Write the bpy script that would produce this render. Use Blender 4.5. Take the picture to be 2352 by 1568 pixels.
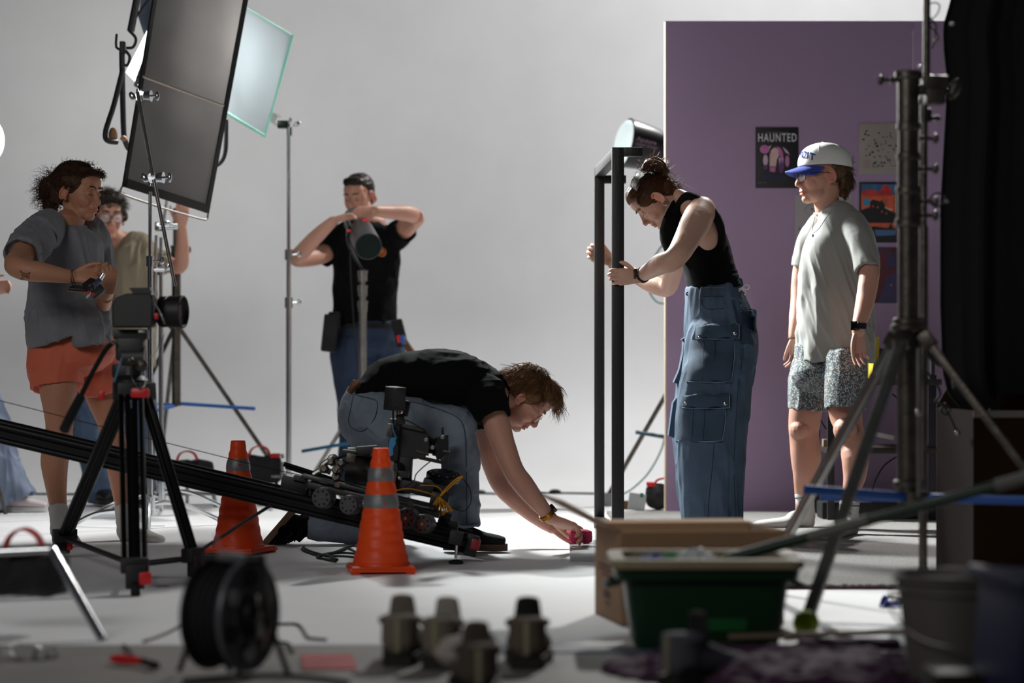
import bpy, bmesh, math, random
import numpy as np
from mathutils import Vector, Matrix, Euler
V = Vector
R = math.radians
PI = math.pi
random.seed(7)
scene = bpy.context.scene
for o in list(bpy.data.objects):
    bpy.data.objects.remove(o, do_unlink=True)
COL = scene.collection

# ------------------------------------------------------------------ camera
F, H, CX, HY = 5553.0, 0.72, 1176.0, 845.0


def P(x, y, s):
    """point seen at pixel (x, y) at a distance where one metre spans s pixels"""
    return V(((x - CX) / s, F / s, H - (y - HY) / s))


def S(Y):
    return F / Y


cam_data = bpy.data.cameras.new('camera')
cam = bpy.data.objects.new('camera', cam_data)
COL.objects.link(cam)
cam.location = (0, 0, H)
cam.rotation_euler = (PI / 2, 0, 0)
cam_data.sensor_width = 36
cam_data.lens = 85
cam_data.shift_y = (HY - 784) / 2352
cam_data.clip_end = 100
cam_data.dof.use_dof = True
cam_data.dof.focus_distance = F / 562
cam_data.dof.aperture_fstop = 1.75
cam_data.dof.aperture_blades = 9
scene.camera = cam

# ------------------------------------------------------------------ light
scene.view_settings.view_transform = 'Standard'
scene.view_settings.look = 'None'
scene.view_settings.gamma = 1
scene.view_settings.exposure = 0.0
scene.view_settings.use_curve_mapping = False
world = bpy.data.worlds.new('studio_air')
scene.world = world
world.use_nodes = True
world.node_tree.nodes['Background'].inputs[0].default_value = (0.80, 0.84, 0.95, 1)
world.node_tree.nodes['Background'].inputs[1].default_value = 0.028


def area(name, loc, target, size, power, color=(1, 1, 1), sy=None, spread=180):
    d = bpy.data.lights.new(name, 'AREA')
    d.energy = power
    d.color = color
    d.size = size
    if sy:
        d.shape = 'RECTANGLE'
        d.size_y = sy
    d.spread = R(spread)
    o = bpy.data.objects.new(name, d)
    COL.objects.link(o)
    o.location = loc
    o.rotation_euler = (V(target) - V(loc)).to_track_quat('-Z', 'Y').to_euler()
    return o


# unseen area lights added over the white cove, and the high lamp behind the lilac flat
area('added_cove_light', (2.5, 12.9, 5.8), (1.9, 16.3, 2.2), 3.6, 15, (0.98, 0.985, 1.0), 1.2, 115)
area('added_floor_light', (0.0, 11.6, 6.0), (0.0, 11.0, 0), 3.0, 2, (1.0, 0.99, 0.98), 1.0)
area('high_back_light', (2.6, 15.0, 5.9), (0.6, 9.2, 0.6), 0.14, 430, (1.0, 0.985, 0.95), 0.14)
area('added_front_left_fill', (-3.6, 1.2, 3.9), (0.3, 10.6, 0.9), 2.6, 31, (1.0, 0.97, 0.94), 2.0, 75)  # unseen fill light added to lift the camera-facing sides

# ------------------------------------------------------------------ numbers
def hexc(h):
    h = h.lstrip('#')
    c = [int(h[i:i + 2], 16) / 255 for i in (0, 2, 4)]
    return tuple((x / 12.92 if x <= 0.04045 else ((x + 0.055) / 1.055) ** 2.4) for x in c) + (1,)


MATS = {}


def mat(name, color, rough=0.6, metal=0.0, bump=0.0, bscale=200, var=0.0, vscale=8, coat=0.0,
        sheen=0.0, sss=0.0, sssr=(0.012, 0.004, 0.002), trans=0.0, emit=None, estr=0.0, attr=None, spec=0.5,
        stretch=(1, 1, 1), alpha=1.0, translucent=0.0):
    if name in MATS:
        return MATS[name]
    m = bpy.data.materials.new(name)
    m.use_nodes = True
    nt = m.node_tree
    N, L = nt.nodes, nt.links
    b = N['Principled BSDF']
    c = hexc(color) if isinstance(color, str) else tuple(color) + ((1,) if len(color) == 3 else ())
    b.inputs['Base Color'].default_value = c
    b.inputs['Roughness'].default_value = rough
    b.inputs['Metallic'].default_value = metal
    b.inputs['Specular IOR Level'].default_value = spec
    b.inputs['Coat Weight'].default_value = coat
    b.inputs['Sheen Weight'].default_value = sheen
    b.inputs['Sheen Roughness'].default_value = 0.4
    b.inputs['Alpha'].default_value = alpha
    if sss:
        b.inputs['Subsurface Weight'].default_value = sss
        b.inputs['Subsurface Radius'].default_value = sssr
        b.inputs['Subsurface Scale'].default_value = 1.0
    if trans:
        b.inputs['Transmission Weight'].default_value = trans
    if emit:
        b.inputs['Emission Color'].default_value = hexc(emit)
        b.inputs['Emission Strength'].default_value = estr
    if bump or var:
        tc = N.new('ShaderNodeTexCoord')
        mp = N.new('ShaderNodeMapping')
        mp.inputs['Scale'].default_value = stretch
        L.new(tc.outputs['Object'], mp.inputs['Vector'])
    if var:
        nz = N.new('ShaderNodeTexNoise')
        nz.inputs['Scale'].default_value = vscale
        nz.inputs['Detail'].default_value = 5
        L.new(mp.outputs[0], nz.inputs['Vector'])
        mx = N.new('ShaderNodeMix')
        mx.data_type = 'RGBA'
        mr = N.new('ShaderNodeMapRange')
        mr.inputs[1].default_value = 0.3
        mr.inputs[2].default_value = 0.7
        L.new(nz.outputs[0], mr.inputs[0])
        L.new(mr.outputs[0], mx.inputs[0])
        mx.inputs[6].default_value = tuple(x * (1 - var) for x in c[:3]) + (1,)
        mx.inputs[7].default_value = tuple(min(1, x * (1 + var)) for x in c[:3]) + (1,)
        L.new(mx.outputs[2], b.inputs['Base Color'])
        col_out = mx.outputs[2]
    else:
        col_out = None
    if attr:
        at = N.new('ShaderNodeAttribute')
        at.attribute_name = attr
        mx2 = N.new('ShaderNodeMix')
        mx2.data_type = 'RGBA'
        mx2.blend_type = 'MULTIPLY'
        mx2.inputs[0].default_value = 1
        if col_out:
            L.new(col_out, mx2.inputs[6])
        else:
            mx2.inputs[6].default_value = c
        L.new(at.outputs['Color'], mx2.inputs[7])
        L.new(mx2.outputs[2], b.inputs['Base Color'])
    if bump:
        n2 = N.new('ShaderNodeTexNoise')
        n2.inputs['Scale'].default_value = bscale
        n2.inputs['Detail'].default_value = 3
        L.new(mp.outputs[0], n2.inputs['Vector'])
        bp = N.new('ShaderNodeBump')
        bp.inputs['Strength'].default_value = bump
        bp.inputs['Distance'].default_value = 0.004
        L.new(n2.outputs[0], bp.inputs['Height'])
        L.new(bp.outputs[0], b.inputs['Normal'])
    if translucent:
        out = N['Material Output']
        ms = N.new('ShaderNodeMixShader')
        tl = N.new('ShaderNodeBsdfTranslucent')
        tl.inputs[0].default_value = c
        ms.inputs[0].default_value = translucent
        L.new(b.outputs[0], ms.inputs[1])
        L.new(tl.outputs[0], ms.inputs[2])
        L.new(ms.outputs[0], out.inputs[0])
    MATS[name] = m
    return m


# ------------------------------------------------------------------ noise
_rs = np.random.RandomState(3)
_perm = _rs.rand(64, 64, 64).astype(np.float32)


def vnoise(p):
    p = np.asarray(p, dtype=np.float64)
    i = np.floor(p).astype(int)
    f = p - i
    f = f * f * (3 - 2 * f)
    a = i & 63
    b = (i + 1) & 63
    x0, y0, z0 = a[:, 0], a[:, 1], a[:, 2]
    x1, y1, z1 = b[:, 0], b[:, 1], b[:, 2]
    fx, fy, fz = f[:, 0], f[:, 1], f[:, 2]
    T = _perm
    c00 = T[x0, y0, z0] * (1 - fx) + T[x1, y0, z0] * fx
    c10 = T[x0, y1, z0] * (1 - fx) + T[x1, y1, z0] * fx
    c01 = T[x0, y0, z1] * (1 - fx) + T[x1, y0, z1] * fx
    c11 = T[x0, y1, z1] * (1 - fx) + T[x1, y1, z1] * fx
    c0 = c00 * (1 - fy) + c10 * fy
    c1 = c01 * (1 - fy) + c11 * fy
    return (c0 * (1 - fz) + c1 * fz) * 2 - 1


def ridges(co, amp, sc, seed=0.0):
    """soft cloth folds: ridged noise with a different scale on every axis"""
    q = co * np.array(sc) + seed
    w = np.stack([vnoise(co * 5 + seed + 9), vnoise(co * 5 + seed + 31), vnoise(co * 5 + seed + 57)], 1)
    q = q + w * 0.9
    n = vnoise(q)
    r = 1 - np.abs(n) * 2.2
    r = np.clip(r, -0.6, 1) ** 1
    n2 = vnoise(q * 2.1 + 17)
    return amp * (r * 0.8 + n2 * 0.35)


# ------------------------------------------------------------------ builders
def catmull(rows, sub):
    rows = [np.array(r, dtype=float) for r in rows]
    if len(rows) < 3 or sub <= 1:
        if len(rows) == 2 and sub > 1:
            return [rows[0] + (rows[1] - rows[0]) * k / sub for k in range(sub + 1)]
        return rows
    out = []
    n = len(rows)
    for i in range(n - 1):
        p0 = rows[max(i - 1, 0)]
        p1, p2 = rows[i], rows[i + 1]
        p3 = rows[min(i + 2, n - 1)]
        for k in range(sub):
            t = k / sub
            out.append(0.5 * ((2 * p1) + (-p0 + p2) * t + (2 * p0 - 5 * p1 + 4 * p2 - p3) * t * t
                              + (-p0 + 3 * p1 - 3 * p2 + p3) * t ** 3))
    out.append(rows[-1])
    return out


def finish(o, me, parent, loc=None):
    """world-space mesh -> object whose origin sits at loc (or at its parent)"""
    if parent is not None:
        base = V(parent['_base'])
        me.transform(Matrix.Translation(-base))
        o.parent = parent
        o['_base'] = list(base)
        o.location = (0, 0, 0)
    else:
        if loc is None:
            co = np.empty(len(me.vertices) * 3, dtype=np.float32)
            me.vertices.foreach_get('co', co)
            co = co.reshape(-1, 3)
            mn, mx = co.min(0), co.max(0)
            loc = V((float(mn[0] + mx[0]) / 2, float(mn[1] + mx[1]) / 2, float(mn[2])))
        me.transform(Matrix.Translation(-V(loc)))
        o.location = loc
        o['_base'] = list(loc)


class MB:
    def __init__(self):
        self.bm = bmesh.new()
        self.mi = 0

    def _add(self, vs, fs, smooth=True):
        bv = [self.bm.verts.new(v) for v in vs]
        for f in fs:
            try:
                fc = self.bm.faces.new([bv[i] for i in f])
                fc.material_index = self.mi
                fc.smooth = smooth
            except ValueError:
                pass
        return bv

    def box(self, c, size, rot=None, bev=0.0, taper=1.0):
        c = V(c)
        sx, sy, sz = [k / 2 for k in size]
        vs = []
        for dz in (-1, 1):
            k = 1 if dz < 0 else taper
            for dx, dy in ((-1, -1), (1, -1), (1, 1), (-1, 1)):
                vs.append(V((dx * sx * k, dy * sy * k, dz * sz)))
        m = rot.to_matrix() if isinstance(rot, Euler) else (rot if rot is not None else Matrix.Identity(3))
        vs = [c + m @ v for v in vs]
        fs = [(3, 2, 1, 0), (4, 5, 6, 7), (0, 1, 5, 4), (1, 2, 6, 5), (2, 3, 7, 6), (3, 0, 4, 7)]
        bv = self._add(vs, fs, True)
        if bev > 0:
            es = set()
            for v in bv:
                es.update(v.link_edges)
            r = bmesh.ops.bevel(self.bm, geom=list(es), offset=bev, segments=2, affect='EDGES', profile=0.6)
            for f in r['faces']:
                f.material_index = self.mi
                f.smooth = True
        return self

    def rings(self, rings, cap0=True, cap1=True, closed=False):
        bm = self.bm
        vr = [[bm.verts.new(v) for v in r] for r in rings]
        n = len(vr[0])
        m = len(vr)
        for i in range(m if closed else m - 1):
            a, b = vr[i], vr[(i + 1) % m]
            for j in range(n):
                f = bm.faces.new((a[j], a[(j + 1) % n], b[(j + 1) % n], b[j]))
                f.material_index = self.mi
                f.smooth = True
        if not closed:
            if cap0:
                f = bm.faces.new(list(reversed(vr[0])))
                f.material_index = self.mi
            if cap1:
                f = bm.faces.new(vr[-1])
                f.material_index = self.mi
        return self

    def cyl(self, p0, p1, r0, r1=None, seg=16, cap=True):
        p0, p1 = V(p0), V(p1)
        r1 = r0 if r1 is None else r1
        t = (p1 - p0).normalized()
        h = V((0, 0, 1)) if abs(t.z) < 0.9 else V((1, 0, 0))
        a = t.cross(h).normalized()
        b = t.cross(a)
        rg = []
        for p, r in ((p0, r0), (p1, r1)):
            rg.append([p + (a * math.cos(2 * PI * k / seg) + b * math.sin(2 * PI * k / seg)) * r for k in range(seg)])
        return self.rings(rg, cap, cap)

    def tube(self, pts, r, seg=8, sub=4, closed=False, r1=None):
        if closed:
            pts = list(pts) + [pts[0]]
        rows = [V(x) for x in catmull([list(p) for p in pts], sub)]
        if closed:
            rows = rows[:-1]
        n = len(rows)
        t0 = (rows[1] - rows[0]).normalized()
        h = V((0, 0, 1)) if abs(t0.z) < 0.9 else V((1, 0, 0))
        a = t0.cross(h).normalized()
        rg = []
        for i, p in enumerate(rows):
            if closed:
                t = (rows[(i + 1) % n] - rows[i - 1]).normalized()
            else:
                t = (rows[min(i + 1, n - 1)] - rows[max(i - 1, 0)]).normalized()
            a = (a - t * a.dot(t))
            a = a.normalized() if a.length > 1e-6 else t.orthogonal().normalized()
            b = t.cross(a)
            rr = r if r1 is None else r + (r1 - r) * i / (n - 1)
            rg.append([p + (a * math.cos(2 * PI * k / seg) + b * math.sin(2 * PI * k / seg)) * rr for k in range(seg)])
        return self.rings(rg, not closed, not closed, closed)

    def lathe(self, prof, loc, axis=(0, 0, 1), seg=28, cap=True):
        q = V((0, 0, 1)).rotation_difference(V(axis).normalized()).to_matrix()
        loc = V(loc)
        rg = [[loc + q @ V((r * math.cos(2 * PI * k / seg), r * math.sin(2 * PI * k / seg), z)) for k in range(seg)]
              for r, z in prof]
        return self.rings(rg, cap, cap)

    def torus(self, c, r, rr, axis=(0, 0, 1), seg=28, s2=8, sc=(1, 1)):
        q = V((0, 0, 1)).rotation_difference(V(axis).normalized()).to_matrix()
        pts = [V(c) + q @ V((r * sc[0] * math.cos(2 * PI * k / seg), r * sc[1] * math.sin(2 * PI * k / seg), 0))
               for k in range(seg)]
        return self.tube(pts, rr, s2, 1, True)

    def ell(self, c, r, rot=None, seg=16, rg=10):
        c = V(c)
        if not hasattr(r, '__len__'):
            r = (r, r, r)
        m = rot if rot is not None else Matrix.Identity(3)
        vs = [c + m @ V((0, 0, -r[2]))]
        for i in range(1, rg):
            th = -PI / 2 + PI * i / rg
            for k in range(seg):
                ph = 2 * PI * k / seg
                vs.append(c + m @ V((r[0] * math.cos(th) * math.cos(ph), r[1] * math.cos(th) * math.sin(ph), r[2] * math.sin(th))))
        vs.append(c + m @ V((0, 0, r[2])))
        fs = []
        for k in range(seg):
            fs.append((0, 1 + (k + 1) % seg, 1 + k))
        for i in range(rg - 2):
            for k in range(seg):
                a = 1 + i * seg
                fs.append((a + k, a + (k + 1) % seg, a + seg + (k + 1) % seg, a + seg + k))
        last = len(vs) - 1
        a = 1 + (rg - 2) * seg
        for k in range(seg):
            fs.append((a + k, a + (k + 1) % seg, last))
        self._add(vs, fs)
        return self

    def prism(self, pts, ext):
        """flat polygon (world points) pushed along ext"""
        pts = [V(p) for p in pts]
        ext = V(ext)
        n = len(pts)
        vs = pts + [p + ext for p in pts]
        fs = [tuple(range(n))[::-1], tuple(range(n, 2 * n))] + [(k, (k + 1) % n, n + (k + 1) % n, n + k) for k in range(n)]
        self._add(vs, fs, False)
        return self

    def loft(self, secs, seg=18, sub=4, pw=2.0, hint=(0, 1, 0), dome=(1, 1), hem=0.0):
        """secs: (centre, half width across the picture, half depth)"""
        seg = seg * 2 if seg >= 14 else seg
        rows = [list(s[0]) + [s[1], s[2] if len(s) > 2 else s[1]] for s in secs]
        rows = catmull(rows, sub)
        cs = [V(r[:3]) for r in rows]
        n = len(cs)
        fr = []
        hint = V(hint)
        pd = None
        for i in range(n):
            t = (cs[min(i + 1, n - 1)] - cs[max(i - 1, 0)]).normalized()
            d = hint - t * hint.dot(t)
            if d.length < 0.35 and pd is not None:
                d = pd - t * pd.dot(t)
            elif d.length < 0.35:
                h2 = V((0, 0, 1))
                d = h2 - t * h2.dot(t)
            d.normalize()
            pd = d
            fr.append((t, t.cross(d), d))
        full = []
        dl = lambda k, e: (cs[k] + fr[k][0] * e)
        a0, b0 = rows[0][3], rows[0][4]
        a1, b1 = rows[-1][3], rows[-1][4]
        if dome[0]:
            m = min(a0, b0) * dome[0]
            for f in (0.97, 0.8, 0.45):
                k = math.sqrt(max(0, 1 - f * f))
                full.append((dl(0, -m * f), a0 * k, b0 * k, fr[0]))
        for i in range(n):
            full.append((cs[i], rows[i][3], rows[i][4], fr[i]))
        if hem:   # open garment edge: the end is hollowed
            full.append((cs[-1], a1 - 0.007, b1 - 0.007, fr[-1]))
            full.append((dl(-1, -hem), a1 - 0.012, b1 - 0.012, fr[-1]))
        elif dome[1]:
            m = min(a1, b1) * dome[1]
            for f in (0.45, 0.8, 0.97):
                k = math.sqrt(max(0, 1 - f * f))
                full.append((dl(-1, m * f), a1 * k, b1 * k, fr[-1]))
        rg = []
        for c, a, b, (t, sd, d) in full:
            ring = []
            for k in range(seg):
                ph = 2 * PI * k / seg
                x, y = math.cos(ph), math.sin(ph)
                if pw != 2.0:
                    x = math.copysign(abs(x) ** (2 / pw), x)
                    y = math.copysign(abs(y) ** (2 / pw), y)
                ring.append(c + sd * (x * a) + d * (y * b))
            rg.append(ring)
        return self.rings(rg)

    def mesh(self, recalc=True):
        if recalc:
            bmesh.ops.recalc_face_normals(self.bm, faces=self.bm.faces)
        me = bpy.data.meshes.new('m')
        self.bm.to_mesh(me)
        self.bm.free()
        return me

    def build(self, name, mats, parent=None, sharp=35, loc=None):
        me = self.mesh()
        for m in (mats if isinstance(mats, (list, tuple)) else [mats]):
            me.materials.append(m)
        if sharp is not None:
            me.set_sharp_from_angle(angle=R(sharp))
        o = bpy.data.objects.new(name, me)
        me.name = name
        COL.objects.link(o)
        finish(o, me, parent, loc)
        return o

    def grow(self, name, mats, parent=None, voxel=0.004, smooth=4, disp=None, tint=None, loc=None, deci=0):
        """fuse everything into ONE continuous surface, then sculpt it"""
        me = self.mesh()
        tmp = bpy.data.objects.new('tmp', me)
        COL.objects.link(tmp)
        md = tmp.modifiers.new('r', 'REMESH')
        md.mode = 'VOXEL'
        md.voxel_size = voxel
        md.use_smooth_shade = True
        ms = tmp.modifiers.new('s', 'SMOOTH')
        ms.iterations = smooth
        ms.factor = 0.5
        dg = bpy.context.evaluated_depsgraph_get()
        dg.update()
        me2 = bpy.data.meshes.new_from_object(tmp.evaluated_get(dg))
        bpy.data.objects.remove(tmp, do_unlink=True)
        bpy.data.meshes.remove(me)
        n = len(me2.vertices)
        co = np.empty(n * 3, dtype=np.float32)
        me2.vertices.foreach_get('co', co)
        co = co.reshape(-1, 3).astype(np.float64)
        if disp or tint:
            no = np.empty(n * 3, dtype=np.float32)
            me2.vertex_normals.foreach_get('vector', no)
            no = no.reshape(-1, 3)
        if tint:
            tc = tint(co)
            at = me2.color_attributes.new('tint', 'FLOAT_COLOR', 'POINT')
            at.data.foreach_set('color', np.concatenate([tc, np.ones((n, 1))], 1).astype(np.float32).ravel())
        if disp:
            d = disp(co, no)
            co = co + (no * d[:, None] if d.ndim == 1 else d)
            me2.vertices.foreach_set('co', co.astype(np.float32).ravel())
            me2.update()
        for m in (mats if isinstance(mats, (list, tuple)) else [mats]):
            me2.materials.append(m)
        me2.polygons.foreach_set('use_smooth', [True] * len(me2.polygons))
        me2.name = name
        o = bpy.data.objects.new(name, me2)
        COL.objects.link(o)
        finish(o, me2, parent, loc)
        return o


def tag(o, label=None, cat=None, group=None, kind=None):
    if label:
        o['label'] = label
    if cat:
        o['category'] = cat
    if group:
        o['group'] = group
    if kind:
        o['kind'] = kind
    return o


def thing(name, label, cat, loc, group=None):
    o = bpy.data.objects.new(name, None)
    COL.objects.link(o)
    o.empty_display_size = 0.1
    o.location = loc
    o['_base'] = list(V(loc))
    return tag(o, label, cat, group)


def copy_tree(o, parent=None):
    c = o.copy()
    COL.objects.link(c)
    c.parent = parent
    for ch in o.children:
        copy_tree(ch, c)
    return c


def text(s, size, loc, rotm, m, parent, name='lettering', ext=0.0008, align='CENTER', bend=None, bold=0.0):
    cu = bpy.data.curves.new('t', 'FONT')
    cu.body = s
    cu.size = size
    cu.extrude = ext
    cu.offset = bold
    if bold:
        cu.space_character = 1.18
    cu.align_x = align
    cu.align_y = 'CENTER'
    t = bpy.data.objects.new('t', cu)
    COL.objects.link(t)
    dg = bpy.context.evaluated_depsgraph_get()
    me = bpy.data.meshes.new_from_object(t.evaluated_get(dg))
    bpy.data.objects.remove(t, do_unlink=True)
    if bend:
        for v in me.vertices:
            v.co = bend(v.co)
    else:
        me.transform(Matrix.Translation(V(loc)) @ rotm.to_4x4())
    me.materials.clear()
    me.materials.append(m)
    o = bpy.data.objects.new(name, me)
    me.name = name
    COL.objects.link(o)
    finish(o, me, parent)
    return o


FACE = Euler((PI / 2, 0, 0)).to_matrix()   # lettering that stands upright facing the camera side

# ------------------------------------------------------------------ shared materials
M_white = mat('cyc_paint', (0.78, 0.785, 0.80), 0.55, bump=0.15, bscale=30, var=0.03, vscale=2.5)
M_black = mat('black_plastic', '#101012', 0.5, bump=0.1, bscale=300)
M_blackmatte = mat('black_matte', '#0b0b0d', 0.8, bump=0.3, bscale=250)
M_blackmetal = mat('black_metal', '#0e0e10', 0.32, 0.6)
M_chrome = mat('chrome', '#c9cccf', 0.18, 1.0, bump=0.05, bscale=60)
M_steel = mat('dull_steel', '#8c8a86', 0.38, 0.9, bump=0.15, bscale=90, var=0.15, vscale=20)
M_darksteel = mat('worn_steel', '#57524c', 0.42, 0.85, bump=0.3, bscale=120, var=0.3, vscale=25)
M_red = mat('red_plastic', '#c2181c', 0.4)
M_redcloth = mat('red_webbing', '#c01a22', 0.75, bump=0.5, bscale=600)
M_blue = mat('blue_paint', '#1c5aa8', 0.4, 0.2, var=0.15, vscale=30)
M_ball = mat('tennis_felt', '#b4d21a', 0.95, bump=0.8, bscale=500, sheen=0.6, var=0.08, vscale=60)
M_orange = mat('cone_orange', '#ff5a1e', 0.45, bump=0.12, bscale=60, var=0.06, vscale=14, translucent=0.32)
M_glass = mat('dark_glass', '#05070a', 0.06, coat=1.0)
M_whiteplastic = mat('white_plastic', '#d9dad8', 0.5)
# ================================================================== the setting
BACKY = 16.3
m = MB()          # cyclorama: back wall with its cove, swept left to right
prof = []
for k in range(0, 13):
    a = PI / 2 * k / 12
    prof.append((BACKY - 1.1 + 1.1 * math.sin(a), 1.1 - 1.1 * math.cos(a)))
prof.append((BACKY, 6.4))
xs = [-7, -3.5, 0, 3.5, 7]
vs = [V((x, y, z)) for x in xs for y, z in prof]
n = len(prof)
fs = [(i * n + j, (i + 1) * n + j, (i + 1) * n + j + 1, i * n + j + 1) for i in range(len(xs) - 1) for j in range(n - 1)]
m._add(vs, fs)
o = m.build('wall_back', M_white, loc=(0, BACKY, 0))
tag(o, 'seamless light grey studio back wall curving into the floor', kind='structure')

m = MB()
m.box((0, (6.30 + BACKY - 1.1) / 2, -0.05), (14, BACKY - 1.1 - 6.30, 0.1))
o = m.build('floor', M_white)
tag(o, 'white painted studio floor with faint scuffs', kind='structure')
M_conc = mat('concrete', '#7e7a77', 0.62, bump=0.2, bscale=40, var=0.18, vscale=3)
m = MB()
m.box((0, 2.6, -0.052), (14, 7.4, 0.1))
o = m.build('trim_1', M_conc)
tag(o, 'darker grey bare floor in front of the white painted floor', kind='structure')
# pencil-dark scuff lines and tape marks on the white floor
M_mark = mat('scuff', '#8a8788', 0.7)
M_redtape = mat('red_tape', '#b8484a', 0.7)


def strip(p0, p1, w, mt, label, name='tape_mark', cat='tape'):
    m = MB()
    p0, p1 = V(p0), V(p1)
    t = (p1 - p0).normalized()
    c = (p0 + p1) / 2
    m.box(c + V((0, 0, 0.001)), ((p1 - p0).length, w, 0.0016), Matrix.Rotation(math.atan2(t.y, t.x), 3, 'Z'))
    return tag(m.build(name, mt), label, cat)


def G(x, y):
    """floor point seen at pixel (x, y)"""
    return P(x, y, (y - HY) / H)


strip(G(360, 1347), G(388, 1346), 0.018, M_redtape, 'small red tape mark on the floor right of the black tripod centre')
strip(G(330, 1208), G(378, 1208), 0.012, mat('tan_tape', '#a89878', 0.7), 'thin tan tape strip on the floor behind the black tripod')

# carpet
M_carpet = mat('carpet_pile', '#8e8a88', 0.95, bump=1.0, bscale=220, var=0.38, vscale=150)
m = MB()
x0, x1, y0, y1 = 0.47, 3.4, 7.88, 11.98
m.box(((x0 + x1) / 2, (y0 + y1) / 2, 0.006), (x1 - x0, y1 - y0, 0.012))
carpet = thing('carpet', 'grey speckled cut pile carpet laid in front of the lilac set wall', 'carpet', ((x0 + x1) / 2, (y0 + y1) / 2, 0))
m.build('carpet_body', M_carpet, carpet)
m = MB()
rs = random.Random(5)
pts = []
for k in range(230):
    x = x0 + (x1 - x0) * k / 229
    m.ell((x, y0 - 0.002 + rs.uniform(-.004, .004), 0.012 + rs.uniform(-.002, .002)), (0.010, 0.006, 0.005), seg=6, rg=4)
e = m.build('pile_edge', M_carpet, carpet)
e['kind'] = 'stuff'
m = MB()
m.box(((x0 + x1) / 2, y0 - 0.006, 0.004), (x1 - x0, 0.006, 0.008))
e = m.build('binding', mat('binding_tape', '#5a2a38', 0.8), carpet)
e['label'] = 'dark maroon binding along the front edge'

# lilac set wall
M_lilac = mat('lilac_paint', '#9a82a1', 0.62, bump=0.12, bscale=35, var=0.02, vscale=2)
M_pine = mat('pine_edge', '#c9b59a', 0.7, bump=0.3, bscale=80, stretch=(1, 1, .1), var=.12, vscale=20)
SW = 462
YW = F / SW
zb, zt = 0.0, P(0, 48, SW).z
xa, xb, xc = P(1531, 0, SW).x, P(2097, 0, SW).x, P(2200, 0, SW).x
sw = thing('set_wall', 'tall lilac painted flat wall standing on the grey carpet', 'wall', (xa + 0.6, YW, 0))
for a, b in ((xa, xb - 0.001), (xb + 0.001, xc)):
    m = MB()
    m.box(((a + b) / 2, YW + 0.006, (zb + zt) / 2), (b - a, 0.012, zt - zb), bev=0.0008)
    m.build('panel', M_lilac, sw)
for a in (xa + 0.019, xb - .03, xc - 0.02):
    m = MB()
    m.box((a, YW + 0.012 + 0.035, (zb + zt) / 2), (0.038, 0.07, zt - zb))
    m.build('stud', M_pine, sw)
for z in (zb + .02, zt - .02, 1.2):
    m = MB()
    m.box(((xa + xc) / 2, YW + 0.048, z), (xc - xa - .08, 0.07, 0.038))
    m.build('rail', M_pine, sw)
m = MB()
m.box((xa - 0.0035, YW + 0.04, (zb + zt) / 2), (0.007, 0.08, zt - zb))
m.build('edge_strip', M_pine, sw)

for y in (709, 859, 1008):
    m = MB()
    q = P(2155.5, y, SW)
    m.lathe([(0.0001, -.001), (.0045, -.001), (.004, .0015), (.0001, .0022)], (q.x, YW, q.z), (0, -1, 0), 12)
    m.build('screw', M_chrome, sw)

# unseen black flags added above the set to shade the floor band and the carpet front
L0 = V((2.6, 15.0, 5.9))
ZF = 3.7


def flag_over(name, label, poly, pole):
    k = (L0.z - ZF) / L0.z
    pts = [L0 + (V((x, y, 0)) - L0) * k for x, y in poly]
    c = sum(pts, V()) / len(pts)
    t = thing(name, label, 'flag', (pole[0], pole[1], 0))
    m = MB()
    m.prism(pts, (0, 0, .006))
    m.build('black_fabric', M_blackmatte, t)
    m = MB()
    m.tube([p + V((0, 0, .012)) for p in pts], .008, 8, 1, True)
    m.build('wire_frame', M_darksteel, t)
    m = MB()
    m.cyl((pole[0], pole[1], 0), (pole[0], pole[1], ZF + .02), .016)
    m.cyl((pole[0], pole[1], ZF + .02), c + V((0, 0, .02)), .010)
    m.build('boom_stand', M_darksteel, t)
    return t


flag_over('added_shade_flag', 'long black flag added out of view to shade the floor at the left', [(-4.2, 9.9), (.33, 10.0), (.31, 9.0), (-1.5, 7.62), (-4.2, 7.3)], (-3.4, 10.5))
flag_over('added_shade_flag', 'small black flag added out of view to shade the carpet', [(.62, 9.2), (1.02, 9.85), (1.56, 8.88), (2.3, 7.6), (1.3, 7.85), (.75, 8.2)], (3.1, 12.6))
# ================================================================== people toolkit
def skin_mat(name, col):
    return mat(name, col, 0.52, bump=0.12, bscale=180, sss=0.16, sssr=(0.010, 0.0035, 0.0018), attr='tint', spec=0.4)


def hair_mat(name, col):
    return mat(name, col, 0.42, bump=0.5, bscale=90, var=0.35, vscale=60, stretch=(1, 1, 1), translucent=0.25, spec=0.3)


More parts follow.
